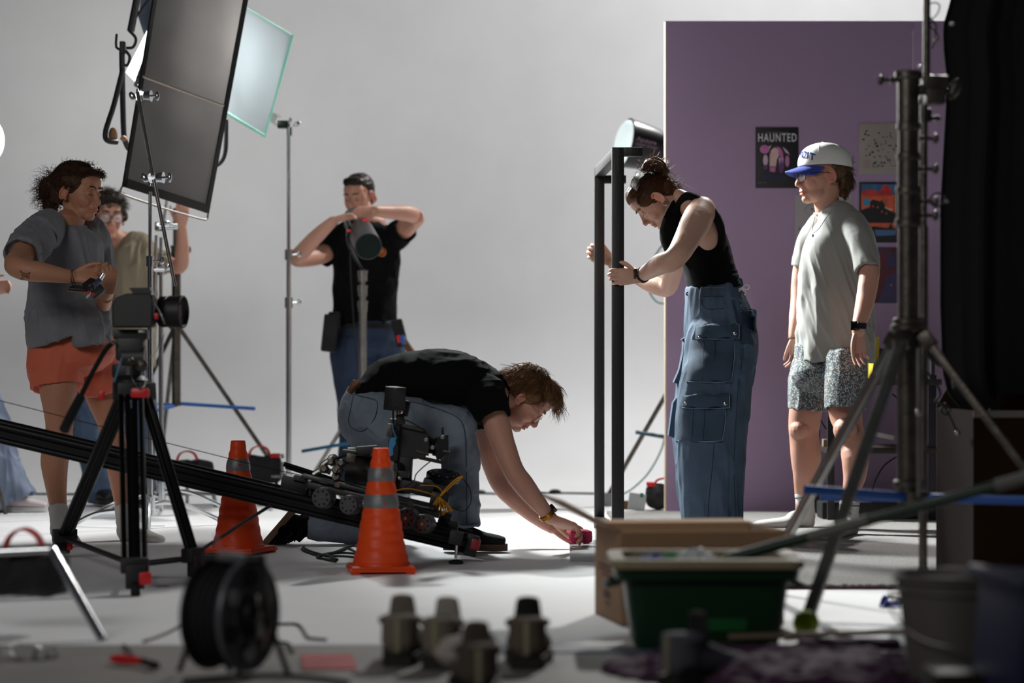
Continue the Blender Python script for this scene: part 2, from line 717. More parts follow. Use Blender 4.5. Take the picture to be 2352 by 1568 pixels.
class Head:
    """local frame: x to the person's left ear, y forward, z up; origin between the eyes' height and the ears"""

    def __init__(self, O, fwd, up, k=1.0):
        self.O = V(O)
        f = V(fwd).normalized()
        u = V(up)
        u = (u - f * u.dot(f)).normalized()
        l = u.cross(f) * -1
        l = f.cross(u) * -1     # left = up x forward
        l = u.cross(f)
        self.M = Matrix((l, f, u)).transposed()
        self.k = k

    def p(self, x, y, z):
        return self.O + self.M @ (V((x, y, z)) * self.k)

    def e(self, b, c, r, rot=None, **kw):
        m = self.M @ rot if rot is not None else self.M
        b.ell(self.p(*c), tuple(v * self.k for v in r), m, **kw)

    def add(self, b, female=False, lids=True):
        e = self.e
        e(b, (0, -0.018, 0.032), (0.074, 0.094, 0.082), seg=24, rg=16)
        e(b, (0, 0.030, -0.005), (0.064, 0.060, 0.085), seg=24, rg=16)
        e(b, (0, 0.052, 0.045), (0.056, 0.040, 0.045))
        jw = 0.046 if female else 0.052
        e(b, (0, 0.030, -0.070), (jw, 0.052, 0.040), seg=20, rg=12)
        e(b, (0, 0.062, -0.090), (0.026, 0.027, 0.023))
        e(b, (0, 0.072, -0.099), (0.015, 0.013, 0.013))
        for s in (-1, 1):
            e(b, (s * 0.033, 0.050, -0.030), (0.027, 0.031, 0.032))
            e(b, (s * 0.024, 0.079, 0.024), (0.024, 0.012, 0.009))      # brow ridge
            if lids:
                e(b, (s * 0.031, 0.0725, 0.001), (0.0150, 0.0140, 0.0125), seg=12, rg=8)
            # ear: shell plus rim
            rot = Euler((R(-8), R(s * -8), R(s * 22))).to_matrix()
            e(b, (s * 0.078, -0.012, -0.006), (0.0050, 0.017, 0.029), rot)
            rim = []
            for t in range(11):
                a = R(-120 + t * 27)
                q = rot @ V((s * 0.005, -0.018 * math.cos(a * 0.98 + 0.2), 0.030 * math.sin(a)))
                rim.append(self.p(s * 0.079 + q.x, -0.012 + q.y, -0.006 + q.z))
            b.tube(rim, 0.0042 * self.k, 6, 2)
            e(b, (s * 0.077, -0.006, -0.033), (0.005, 0.007, 0.008))
        # nose
        b.loft([(self.p(0, 0.083, 0.012), 0.0075 * self.k), (self.p(0, 0.094, -0.012), 0.0085 * self.k),
                (self.p(0, 0.104, -0.030), 0.0105 * self.k)], seg=10, hint=self.M @ V((1, 0, 0)))
        e(b, (0, 0.1035, -0.036), (0.0115, 0.0105, 0.0095))
        for s in (-1, 1):
            e(b, (s * 0.0115, 0.093, -0.040), (0.0075, 0.010, 0.0075))
        e(b, (0, 0.080, -0.055), (0.022, 0.014, 0.014))
        e(b, (0, 0.0885, -0.0625), (0.021, 0.0085, 0.0050))
        e(b, (0, 0.0870, -0.0735), (0.018, 0.0090, 0.0062))

    def sculpt(self, co):
        """carve eye sockets, nostrils and the mouth line (added to every vertex, world space)"""
        L = (co - np.array(self.O)) @ np.array(self.M) / self.k
        d = np.zeros_like(co)

        def g(c, sg, vec):
            sg = np.array(sg if hasattr(sg, '__len__') else (sg,) * 3)
            q = (L - np.array(c)) / sg
            w = np.exp(-0.5 * (q ** 2).sum(1))
            d[:] += (w[:, None] * np.array(vec)[None, :])
        for s in (-1, 1):
            g((s * 0.016, 0.086, 0.006), (0.006, 0.02, 0.008), (0, -0.006, 0))
            g((s * 0.034, 0.086, 0.014), (0.013, 0.02, 0.004), (0, -0.005, 0))
            g((s * 0.033, 0.084, -0.014), (0.014, 0.02, 0.0045), (0, -0.003, 0))
            g((s * 0.006, 0.099, -0.047), (0.003, 0.006, 0.003), (0, 0, 0.004))
            g((s * 0.055, 0.05, -0.045), (0.012, 0.03, 0.02), (-s * 0.004, -0.002, 0))
        g((0, 0.094, -0.0683), (0.020, 0.02, 0.0016), (0, -0.0055, 0))
        g((0, 0.088, -0.0835), (0.016, 0.02, 0.004), (0, -0.004, 0))
        return (d * self.k) @ np.array(self.M).T

    def tint(self, co, lip=(1.0, 0.62, 0.62)):
        L = (co - np.array(self.O)) @ np.array(self.M) / self.k
        t = np.ones_like(co)

        def g(c, sg, col, a):
            q = (L - np.array(c)) / np.array(sg)
            w = np.clip(np.exp(-0.5 * (q ** 2).sum(1)) * a, 0, 1)[:, None]
            t[:] = t * (1 - w) + t * np.array(col)[None, :] * w
        g((0, 0.09, -0.068), (0.013, 0.014, 0.0065), lip, 1.3)
        g((0, 0.10, -0.036), (0.012, 0.014, 0.012), (1, 0.80, 0.78), 0.7)
        for s in (-1, 1):
            g((s * 0.042, 0.07, -0.03), (0.018, 0.03, 0.018), (1, 0.84, 0.82), 0.7)
            g((s * 0.082, -0.012, -0.005), (0.01, 0.03, 0.04), (1, 0.66, 0.60), 1.0)
        return t

    def lashes(self, parent, m, brow_m, closed=True, wide=1.0):
        for s in (-1, 1):
            b = MB()
            b.tube([self.p(s * (0.019 + 0.004 * i), 0.0865 - 0.0006 * (i - 3) ** 2 * 0.9 + 0.0012, (-0.0055 if closed else 0.0045) - 0.0003 * (i - 3) ** 2 * (1 if not closed else -.6))
                    for i in range(7)], 0.0013 * self.k, 5, 2)
            b.build('eyelashes', m, parent, sharp=None)
            b = MB()
            b.loft([(self.p(s * x, 0.0925 - 0.35 * max(0, x - 0.02) ** 1.1, z), 0.0030 * self.k * w, 0.0020 * self.k) for x, z, w in
                    ((.011, .0235, .7), (.018, .0265, 1.1), (.028, .0290, 1.1), (.038, .0290, .9), (.047, .0255, .4))], seg=10, sub=3, hint=self.M @ V((0, 1, 0)))
            b.build('eyebrow', brow_m, parent, sharp=None)

    def eyes(self, parent):
        Mw = mat('eye_white', '#cfc6c0', 0.15)
        Mi = mat('iris', '#3a2a1c', 0.1)
        for s in (-1, 1):
            b = MB()
            self.e(b, (s * 0.031, 0.0775, -0.0015), (0.0115, 0.0115, 0.0085), seg=14, rg=10)
            o = b.build('eye', [Mw, Mi], parent, sharp=None)
            b = MB()
            self.e(b, (s * 0.031, 0.0865, -0.0015), (0.005, 0.0034, 0.005), seg=10, rg=6)
            b.build('iris', Mi, o, sharp=None)

    def glasses(self, parent, m, lens=True, rx=0.024, rz=0.019, pw=2.6, th=0.0011):
        b = MB()
        for s in (-1, 1):
            pts = []
            for k in range(20):
                a = 2 * PI * k / 20
                x, z = math.cos(a), math.sin(a)
                x = math.copysign(abs(x) ** (2 / pw), x)
                z = math.copysign(abs(z) ** (2 / pw), z)
                pts.append(self.p(s * 0.033 + x * rx, 0.100 - 0.22 * abs(s * 0.033 + x * rx), -0.006 + z * rz))
            b.tube(pts, th * self.k, 6, 1, True)
            b.tube([self.p(s * 0.057, 0.088, 0.003), self.p(s * 0.077, 0.060, 0.004), self.p(s * 0.080, 0.0, 0.004),
                    self.p(s * 0.079, -0.018, -0.008)], th * self.k, 6, 3)
        b.tube([self.p(-0.010, 0.098, 0.0), self.p(0, 0.101, 0.003), self.p(0.010, 0.098, 0.0)], th * self.k, 6, 3)
        g = b.build('glasses', m, parent, sharp=None)
        if lens:
            ml = mat('lens_glass', (0.9, 0.93, 0.95), 0.05, alpha=0.14)
            for s in (-1, 1):
                b = MB()
                ring = []
                for k in range(20):
                    a = 2 * PI * k / 20
                    x, z = math.cos(a), math.sin(a)
                    x = math.copysign(abs(x) ** (2 / pw), x)
                    z = math.copysign(abs(z) ** (2 / pw), z)
                    ring.append(self.p(s * 0.033 + x * (rx - .001), 0.1 - 0.22 * abs(s * 0.033 + x * rx), -0.006 + z * (rz - .001)))
                b.prism(ring, self.M @ V((0, 0.0012, 0)))
                b.build('lens', ml, g)
        return g


def hand(b, wrist, fdir, thumb, curls, k=1.0, tcurl=(10, 20), tout=38, spreads=(5, 1.5, -2, -6), flip=1):
    """five fingers grown into blob b. fdir: towards the fingers, thumb: towards the thumb side;
    the back of the hand looks along flip * (fdir x thumb)"""
    x = V(fdir).normalized()
    y = V(thumb)
    y = (y - x * y.dot(x)).normalized()
    z = x.cross(y) * flip
    M = Matrix((x, y, z)).transposed()
    w = V(wrist)

    def q(a, c, d):
        return w + M @ (V((a, c, d)) * k)
    b.loft([(q(-0.012, 0, 0), 0.026 * k, 0.019 * k), (q(0.015, 0, 0), 0.029 * k, 0.018 * k), (q(0.05, 0, 0), 0.038 * k, 0.0165 * k),
            (q(0.088, -0.001, 0), 0.041 * k, 0.0125 * k)], hint=z, seg=14, dome=(.3, .6), pw=2.4)
    lens = (0.072, 0.080, 0.074, 0.058)
    bases = ((0.088, 0.029), (0.092, 0.0098), (0.090, -0.0098), (0.083, -0.0285))
    tips = []
    for i in range(4):
        L = lens[i] * k
        p = q(bases[i][0], bases[i][1], 0.001)
        ang = 0
        yw = R(spreads[i])
        pts = [q(bases[i][0] - 0.035, bases[i][1] * 0.8, 0.0), p]
        rad = [0.0085, 0.0090]
        c = curls[i] if hasattr(curls[0], '__len__') else curls
        for f, cu, r in zip((0.44, 0.31, 0.25), c, (0.0085, 0.0080, 0.0068)):
            ang += R(cu)
            d = V((math.cos(ang) * math.cos(yw), math.sin(yw) * math.cos(ang), -math.sin(ang)))
            p = p + (M @ d) * (L * f)
            pts.append(p)
            rad.append(r)
        b.loft([(a, r * k * 0.98, r * k * 0.92) for a, r in zip(pts, rad)], seg=10, sub=4, hint=y)
        tips.append(p)
    # thumb leaves the side of the palm near its base
    a0 = R(tout)
    p = q(0.022, 0.024, -0.006)
    pts = [q(0.008, 0.006, -0.004), p]
    rad = [0.013, 0.0125]
    dn = 0
    for L, cu, r in zip((0.042, 0.034, 0.026), (0,) + tuple(tcurl), (0.0108, 0.0098, 0.0078)):
        a0 -= R(cu)
        dn += R(cu * 0.35)
        d = V((math.cos(a0) * math.cos(dn), math.sin(a0) * math.cos(dn), -0.22 - math.sin(dn) * 0.5)).normalized()
        p = p + (M @ d) * (L * k)
        pts.append(p)
        rad.append(r)
    b.loft([(a, r * k, r * k * 0.92) for a, r in zip(pts, rad)], seg=10, sub=4, hint=z)
    return tips


def limb(b, pts, **kw):
    b.loft([(p, r) if not hasattr(r, '__len__') else (p, r[0], r[1]) for p, r in pts], seg=16, **kw)


def strands(paths, m, parent, name='hair_strands', r=0.0011, seg=4):
    """paths: lists of points; every path one thin tapered lock in a single mesh"""
    vs, fs = [], []
    for pts in paths:
        n = len(pts)
        base = len(vs)
        t0 = (pts[1] - pts[0]).normalized()
        a = t0.orthogonal().normalized()
        for i, p in enumerate(pts):
            t = (pts[min(i + 1, n - 1)] - pts[max(i - 1, 0)]).normalized()
            a = a - t * a.dot(t)
            a = a.normalized() if a.length > 1e-5 else t.orthogonal().normalized()
            b = t.cross(a)
            rr = r * (1 - 0.75 * (i / (n - 1)) ** 2)
            for k in range(seg):
                c, s = math.cos(2 * PI * k / seg), math.sin(2 * PI * k / seg)
                vs.append(p + (a * c + b * s) * rr)
        for i in range(n - 1):
            for k in range(seg):
                fs.append((base + i * seg + k, base + i * seg + (k + 1) % seg, base + (i + 1) * seg + (k + 1) % seg, base + (i + 1) * seg + k))
    me = bpy.data.meshes.new(name)
    me.from_pydata([tuple(v) for v in vs], [], fs)
    me.materials.append(m)
    me.polygons.foreach_set('use_smooth', [True] * len(me.polygons))
    me.update()
    o = bpy.data.objects.new(name, me)
    COL.objects.link(o)
    finish(o, me, parent)
    o['kind'] = 'stuff'
    return o


def curl(p, d, L, rad, turns, rs, n=14, grav=0.0, k0=0.0):
    """a corkscrew lock starting at p"""
    d = V(d).normalized()
    a = d.orthogonal().normalized()
    b = d.cross(a)
    ph = rs.uniform(0, 6.28)
    out = []
    for i in range(n):
        t = i / (n - 1)
        g = V((0, 0, -grav * t * t * L))
        w = rad * min(1, t * 3 + k0)
        out.append(p + d * (L * t) + g + (a * math.cos(ph + turns * 6.28 * t) + b * math.sin(ph + turns * 6.28 * t)) * w)
    return out


def hairdisp(hd, amp=0.003, f=70, along=(1, 0.25, 1), fine=0.5):
    def fn(co, no):
        L = (co - np.array(hd.O)) @ np.array(hd.M)
        s = np.array(along) * f
        w = np.stack([vnoise(L * 14 + 3), vnoise(L * 14 + 40), vnoise(L * 14 + 80)], 1) * 0.9
        return amp * (vnoise(L * s + w) + fine * vnoise(L * s * 2.3 + w + 5))
    return fn


def flow_hair(hd, cen, rad, n, field, L, rs, lift=0.15, wave=0.003, wf=2.0, zmin=-1.0, ymax=2.0, steps=9, clump=5, keep=None, gx=0.0):
    """locks combed over an ellipsoid of the head; field(local unit normal) -> local direction"""
    out = []
    cen, rad = V(cen), V(rad)
    while n > 0:
        u = V((rs.gauss(0, 1), rs.gauss(0, 1), rs.gauss(0, 1))).normalized()
        if u.z < zmin or u.y > ymax or (keep and not keep(u)):
            continue
        n -= 1
        length = L * rs.uniform(.7, 1.25)
        w0, ph, fq = wave * rs.uniform(.5, 1.5), rs.uniform(0, 6.28), wf * rs.uniform(.7, 1.3)
        lf = lift * rs.uniform(0.2, 1.6)
        base = u.copy()
        for c in range(clump):
            u = (base + V((rs.gauss(0, .05), rs.gauss(0, .05), rs.gauss(0, .05)))).normalized()
            pts = []
            st = length / steps
            for i in range(steps + 1):
                t = i / steps
                nrm = V((u.x / rad.x, u.y / rad.y, u.z / rad.z)).normalized()
                d = V(field(u))
                d = (d - nrm * d.dot(nrm))
                if d.length < 1e-4:
                    d = nrm.orthogonal()
                d.normalize()
                side = nrm.cross(d)
                q = V((u.x * rad.x, u.y * rad.y, u.z * rad.z))
                q2 = q + nrm * (0.002 + lf * t * t * length) + side * (w0 * math.sin(ph + fq * 6.28 * t)) + nrm * (w0 * .6 * math.cos(ph + fq * 6.28 * t))
                wp = hd.p(*(cen + q2))
                wp.z -= gx * t * t * length
                pts.append(wp)
                q = q + d * st
                u = V((q.x / rad.x, q.y / rad.y, q.z / rad.z)).normalized()
            out.append(pts)
    return out


def folds(co, amp, sc, seed=0.0):
    sc = np.array(sc)
    return ridges(co, amp, sc * 1.5, seed) + ridges(co, amp * 0.45, sc * 3.3, seed + 11) - amp * .3


def shoe(name, toe, heel, up, m_up, m_sole, parent, width=0.048, high=0.075, k=1.0, laces=None, sole=0.022, ank=.62):
    """low shoe from heel point to toe point (both on the sole), up = away from the sole"""
    toe, heel, up = V(toe), V(heel), V(up)
    d = (toe - heel)
    L = d.length
    d.normalize()
    up = (up - d * up.dot(d)).normalized()
    sd = d.cross(up)

    def q(a, c, h):
        return heel + d * (a * L) + sd * c + up * h
    b = MB()
    s0 = sole
    b.loft([(q(0.05, 0, s0 + high * .45), width * .62, high * .45), (q(0.20, 0, s0 + high * .48), width * .72, high * .52),
            (q(0.42, 0, s0 + high * .42), width * .84, high * .45), (q(0.62, 0, s0 + high * .30), width * .95, high * .33),
            (q(0.82, 0, s0 + high * .22), width * .95, high * .28), (q(0.94, 0, s0 + high * .17), width * .78, high * .22)],
           hint=up, dome=(.5, .4), pw=2.3)
    b.loft([(q(0.12, 0, s0 + high * .75), width * .60, 0.05 * k), (q(0.22, 0, s0 + high * 1.12), width * .66, .05 * k)][::1] and
           [(q(0.17, 0, s0 + high * .3), 0.052 * k, width * ank), (q(0.17, 0, s0 + high * 1.10), 0.050 * k, width * (ank - .04))],
           hint=sd, dome=(0, .15))
    o = b.grow(name, m_up, parent, 0.0035, 5)
    ring = []
    for a, w in ((0, .55), (.06, .68), (.2, .76), (.4, .80), (.6, .98), (.78, 1.04), (.9, .86), (.98, .50), (1.0, .22)):
        ring.append((a, w * width))
    poly = [q(a, w, 0) for a, w in ring] + [q(a, -w, 0) for a, w in reversed(ring)]
    b = MB()
    b.prism(poly, up * (s0 + 0.004))
    s = b.build('sole', m_sole, o, sharp=50)
    b = MB()
    for i in range(5):
        t = 0.36 + i * 0.075
        h = s0 + high * (0.92 - 0.62 * (t - .3) / .5)
        b.tube([q(t, -width * .42, h - .004), q(t + .01, 0, h + 0.006), q(t, width * .42, h - .004)], 0.0022, 5, 3)
    if laces:
        b.build('laces', laces, o, sharp=None)
    else:
        b.bm.free()
    return o


M_denimL = mat('light_denim', '#76828f', 0.85, bump=0.5, bscale=420, var=0.16, vscale=9)
M_denimD = mat('dark_denim', '#485c72', 0.85, bump=0.5, bscale=420, var=0.22, vscale=9)
M_denimN = mat('navy_denim', '#24344c', 0.85, bump=0.4, bscale=300, var=0.15, vscale=8)
M_blackcloth = mat('black_cotton', '#08090a', 0.95, bump=0.4, bscale=500, spec=0.15)
M_seam = mat('denim_seam', '#2c3d52', 0.9)
M_seamlight = mat('light_stitching', '#8fa2b8', 0.9)
M_skinA = skin_mat('skin_fair', '#c08f7c')
M_skinB = skin_mat('skin_warm', '#b98468')
M_skinC = skin_mat('skin_pale', '#caa08c')
M_lash = mat('lash', '#120c0a', 0.7)
M_watchglass = mat('watch_glass', '#050506', 0.12, coat=1.0)
# ================================================================== kneeling man in the middle
def make_kneeler():
    root = thing('person', 'kneeling man in black tee and light blue jeans bending over the white board', 'person', (P(900, 1250, 575).x, F / 575, 0))
    hd = Head(P(1207, 916, 577), (0.60, 0.0, -0.80), (0.80, 0, 0.60), 1.02)
    b = MB()
    hd.add(b)
    b.loft([(hd.p(0, -0.040, -0.045), 0.056), (P(1163, 908, 577), 0.058), (P(1125, 903, 577), 0.060)], seg=18)
    # light core under the clothes keeps the body one piece
    b.loft([(P(1140, 900, 577), .06, .12), (P(1015, 878, 577), .07, .12), (P(865, 930, 577), .07, .12)], seg=14)
    b.loft([(P(1120, 912, 588), .05), (P(1125, 908, 566), .05)], seg=14)
    # near arm
    near = [(P(1118, 915, 589), .052), (P(1138, 965, 590), .053), (P(1158, 1025, 591), .046), (P(1180, 1080, 592), .0405),
            (P(1202, 1112, 592), .0415), (P(1226, 1143, 591), .036), (P(1250, 1172, 589), .0285), (P(1266, 1190, 588), .0255)]
    limb(b, near)
    far = [(P(1108, 920, 566), .048), (P(1114, 985, 566), .046), (P(1123, 1040, 567), .041), (P(1138, 1092, 567), .037),
           (P(1160, 1128, 568), .036), (P(1200, 1165, 570), .032), (P(1245, 1198, 573), .026), (P(1268, 1211, 574), .024)]
    limb(b, far)
    c1 = [(18, 38, 30), (22, 40, 32), (28, 42, 34), (32, 44, 34)]
    hand(b, P(1268, 1192, 588), (0.80, 0.12, -0.30), (0.25, 0.85, -0.45), c1, 1.0, flip=1, tout=30, tcurl=(15, 25), spreads=(10, 4, -3, -10))
    hand(b, P(1270, 1212, 574), (0.92, -0.05, -0.12), (0.1, -0.75, -0.5), [(15, 35, 30)] * 4, 1.0, flip=-1, tout=28)
    body = b.grow('body', M_skinA, root, 0.0032, 3, disp=lambda co, no: hd.sculpt(co) + no * (0.0012 * vnoise(co * 30))[:, None],
                  tint=lambda co: hd.tint(co))
    hd.lashes(root, M_lash, mat('light_brow', '#6b4a34', 0.8))
    hd.glasses(root, mat('gold_wire', '#b08a5a', 0.25, 1.0), rx=0.023, rz=0.021, pw=2.2)

    # shirt
    b = MB()
    b.loft([(P(824, 899, 577), .035, .15), (P(856, 893, 577), .080, .168), (P(905, 876, 577), .104, .178), (P(955, 872, 577), .113, .192), (P(1015, 870, 577), .119, .205),
            (P(1072, 882, 577), .114, .205), (P(1122, 898, 577), .092, .165), (P(1152, 912, 577), .070, .085)], seg=26, pw=2.3, dome=(.2, .5))
    b.loft([(P(1112, 900, 586), .085, .07), (P(1124, 930, 590), .076, .072), (P(1136, 962, 592), .063, .066)], hem=.03, seg=20)
    b.loft([(P(1100, 905, 568), .07, .07), (P(1107, 945, 566), .06, .062), (P(1114, 985, 566), .050, .058)], hem=.03, seg=20)
    b.torus(P(1166, 908, 577), 0.062, 0.008, (0.95, 0, -0.2), s2=8)
    b.loft([(P(1140, 905, 577), .08, .09), (P(1166, 908, 577), .066, .068)], hem=.02, seg=20)

    def dsp(co, no):
        return folds(co, 0.006, (7, 3, 12), 3.3)
    b.grow('t_shirt', M_blackcloth, root, 0.0045, 5, disp=dsp)

    # jeans
    b = MB()
    b.loft([(P(856, 900, 577), .070, .15), (P(842, 928, 577), .100, .172), (P(848, 962, 577), .118, .178), (P(872, 1000, 577), .105, .165)], seg=24, pw=2.2, dome=(.15, .6))
    b.loft([(P(850, 962, 584), .118, .09), (P(915, 972, 588), .112, .092), (P(985, 983, 588), .100, .088), (P(1040, 985, 588), .092, .080),
            (P(1058, 1000, 588), .082, .075)], seg=22, dome=(.6, .7))
    b.loft([(P(1052, 985, 588), .070, .070), (P(1056, 1030, 588), .076, .072), (P(1058, 1090, 588), .074, .073), (P(1063, 1150, 588), .066, .072),
            (P(1067, 1208, 588), .058, .074)], seg=22, dome=(.8, 0), hem=.03)
    b.loft([(P(858, 985, 570), .110, .088), (P(868, 1060, 566), .098, .086), (P(888, 1140, 563), .088, .082), (P(900, 1205, 563), .072, .075)], seg=22, dome=(.5, .55))
    b.loft([(P(905, 1212, 563), .062, .068), (P(840, 1215, 562), .063, .066), (P(775, 1212, 562), .062, .064), (P(712, 1207, 562), .058, .070)], seg=22, dome=(.6, 0), hem=.03)

    def dj(co, no):
        px = CX + co[:, 0] * F / co[:, 1]
        py = HY - (co[:, 2] - H) * F / co[:, 1]
        d = folds(co, 0.0075, (9, 5, 9), 1.0)
        w = np.exp(-((px - 1060) / 40) ** 2 - ((py - 1180) / 60) ** 2)
        d += folds(co, 0.004, (3, 3, 26), 8.0) * w
        w2 = np.exp(-((px - 800) / 60) ** 2 - ((py - 1010) / 45) ** 2)
        d += folds(co, 0.007, (14, 5, 5), 5.0) * w2
        return d
    jeans = b.grow('jeans', M_denimL, root, 0.0045, 4, disp=dj)
    # back pocket, its stitching and the outer seam, laid on the cloth
    dg = bpy.context.evaluated_depsgraph_get()
    dg.update()
    base = V(root['_base'])

    def on(px, py, lift=0.005, ob=jeans):
        """the point of the garment straight behind a pixel"""
        d = (P(px, py, 500) - V((0, 0, H))).normalized()
        org = V((0, 0, H)) + d * 7.0
        hit, loc, nor, _ = ob.ray_cast(org - base, d)
        if not hit:
            return P(px, py, 580)
        return loc + base - d * lift

    b = MB()
    b.tube([on(*q) for q in ((812, 905), (838, 912), (866, 922), (860, 960), (836, 988), (812, 985), (800, 968), (806, 935))], 0.0013, 5, 3, True)
    b.build('back_pocket_stitching', M_seam, jeans, sharp=None)
    b = MB()
    b.tube([on(*q, .005) for q in ((880, 900), (910, 915), (960, 925), (1010, 940), (1050, 958), (1066, 985), (1070, 1040), (1072, 1110), (1072, 1180), (1072, 1203))], 0.0015, 5, 4)
    b.build('side_seam', M_seam, jeans, sharp=None)
    b = MB()
    b.tube([on(*q, .005) for q in ((1037, 1200), (1050, 1203), (1068, 1205), (1086, 1204), (1098, 1201))], 0.0016, 5, 3)
    b.build('hem_stitching', M_seam, jeans, sharp=None)
    b = MB()
    b.loft([(P(815, 888, 583), .02, .01), (P(820, 880, 583), .022, .01)], seg=12)
    b.tube([P(803, 898, 585), P(812, 886, 586), P(826, 876, 586)], .012, 8, 3)
    b.build('belt', mat('tan_leather', '#6e4528', 0.6), root)

    # shoes
    shoe('shoe', P(1166, 1264, 587), P(1018, 1262, 587), (0, 0, 1), mat('black_suede', '#0c0c0e', 0.95, bump=.5, bscale=500), mat('gum_sole', '#4d3426', 0.7), root,
         width=.05, high=.08, laces=M_blackmatte)
    b = MB()
    b.loft([(P(1062, 1195, 588), .045), (P(1060, 1225, 588), .045)], seg=14)
    b.build('ankle', M_blackcloth, root)
    s2 = shoe('shoe', P(597, 1252, 561), P(668, 1168, 562), (0.55, 0, -0.75), mat('black_suede', '#0c0c0e', 0.95), mat('gum_sole_pale', '#8a7158', 0.7), root,
              width=.05, high=.085, laces=M_blackmatte)
    b = MB()
    b.loft([(P(655, 1222, 562), .045, .045), (P(700, 1208, 562), .045, .05), (P(725, 1208, 562), .045, .045)], seg=14)
    b.build('ankle', M_blackcloth, root)
    b = MB()
    for pts in (((672, 1222), (662, 1234), (655, 1246), (668, 1240), (672, 1225)), ((686, 1215), (684, 1230), (676, 1244)), ((690, 1213), (694, 1222), (690, 1228)), ((652, 1228), (660, 1236), (664, 1248))):
        b.tube([P(x, y, 571) for x, y in pts], .0022, 5, 3)
    b.build('loose_laces', M_blackmatte, s2, sharp=None)

    # watch
    ax = (P(1266, 1190, 588) - P(1250, 1172, 589)).normalized()
    b = MB()
    w = MB()
    c = P(1256, 1180, 588.5)
    gold = mat('gold', '#a8762a', 0.28, 1.0)
    wt = None
    ring = MB()
    q = V((0, 0, 1)).rotation_difference(ax).to_matrix()
    wt = MB()
    wt.torus(c, 0.0305, 0.0042, ax, seg=26, s2=6)
    wt.torus(c + ax * .006, 0.0302, 0.0042, ax, seg=26, s2=6)
    wt.torus(c - ax * .006, 0.0310, 0.0042, ax, seg=26, s2=6)
    wob = wt.build('wristwatch', gold, root, sharp=None)
    nrm = V((0.80, 0.1, 0.62))
    nrm = (nrm - ax * nrm.dot(ax)).normalized()
    b = MB()
    b.cyl(c + nrm * .029, c + nrm * .041, .019, .018, 24)
    b.build('watch_case', M_watchglass, wob)

    # hair: a wavy mop, longest over the brow and the nape
    b = MB()
    hd.e(b, (0, -0.030, 0.036), (0.086, 0.098, 0.088), seg=24, rg=16)
    hd.e(b, (0, -0.075, -0.005), (0.070, 0.055, 0.070))
    hd.e(b, (0, -0.085, -0.055), (0.055, 0.035, 0.045))
    hd.e(b, (0, 0.030, 0.085), (0.070, 0.060, 0.042))
    hd.e(b, (0, 0.078, 0.085), (0.050, 0.028, 0.034))
    for s in (-1, 1):
        hd.e(b, (s * 0.068, -0.010, 0.034), (0.014, 0.045, 0.040))
    hm = hair_mat('hair_light_brown', '#7a5638')
    b.grow('hair', hm, root, 0.0035, 3, disp=hairdisp(hd, 0.0060, 50, (1, .35, .8)))
    rs = random.Random(11)
    ps = flow_hair(hd, (0, -.030, .036), (.084, .096, .087), 330, lambda u: (u.x * .3, -.1 - u.y * .2 + .6 * (u.z > .5), -.6 - .2 * u.z), .07, rs, .22, .005, 1.1,
                   zmin=-.1, keep=lambda u: not (u.y > .35 and u.z < .35))
    ps += flow_hair(hd, (0, -.070, -.010), (.072, .058, .074), 120, lambda u: (u.x * .2, -.5, -1), .06, rs, .35, .004, 1.0, ymax=.1)
    ps += flow_hair(hd, (0, .030, .080), (.070, .062, .046), 90, lambda u: (u.x * .3, 1, -.3), .07, rs, .25, .006, 1.2, zmin=0)
    for i in range(110):        # fringe hanging off the brow
        p = hd.p(rs.uniform(-.05, .05), rs.uniform(.060, .098), rs.uniform(.075, .115))
        ps.append(curl(p, V((rs.uniform(-.15, .35), rs.uniform(-.2, .2), -1)), rs.uniform(.04, .085), rs.uniform(.003, .009), rs.uniform(.4, 1), rs, 11))
    for i in range(110):
        p = hd.p(rs.uniform(-.05, .05), rs.uniform(-.12, -.10), rs.uniform(-.07, .05))
        ps.append(curl(p, hd.M @ V((rs.uniform(-.3, .3), -.5, -1)), rs.uniform(.03, .06), .005, .8, rs, 9))
    strands(ps, hm, root, r=.0009, seg=3)
    return root


make_kneeler()
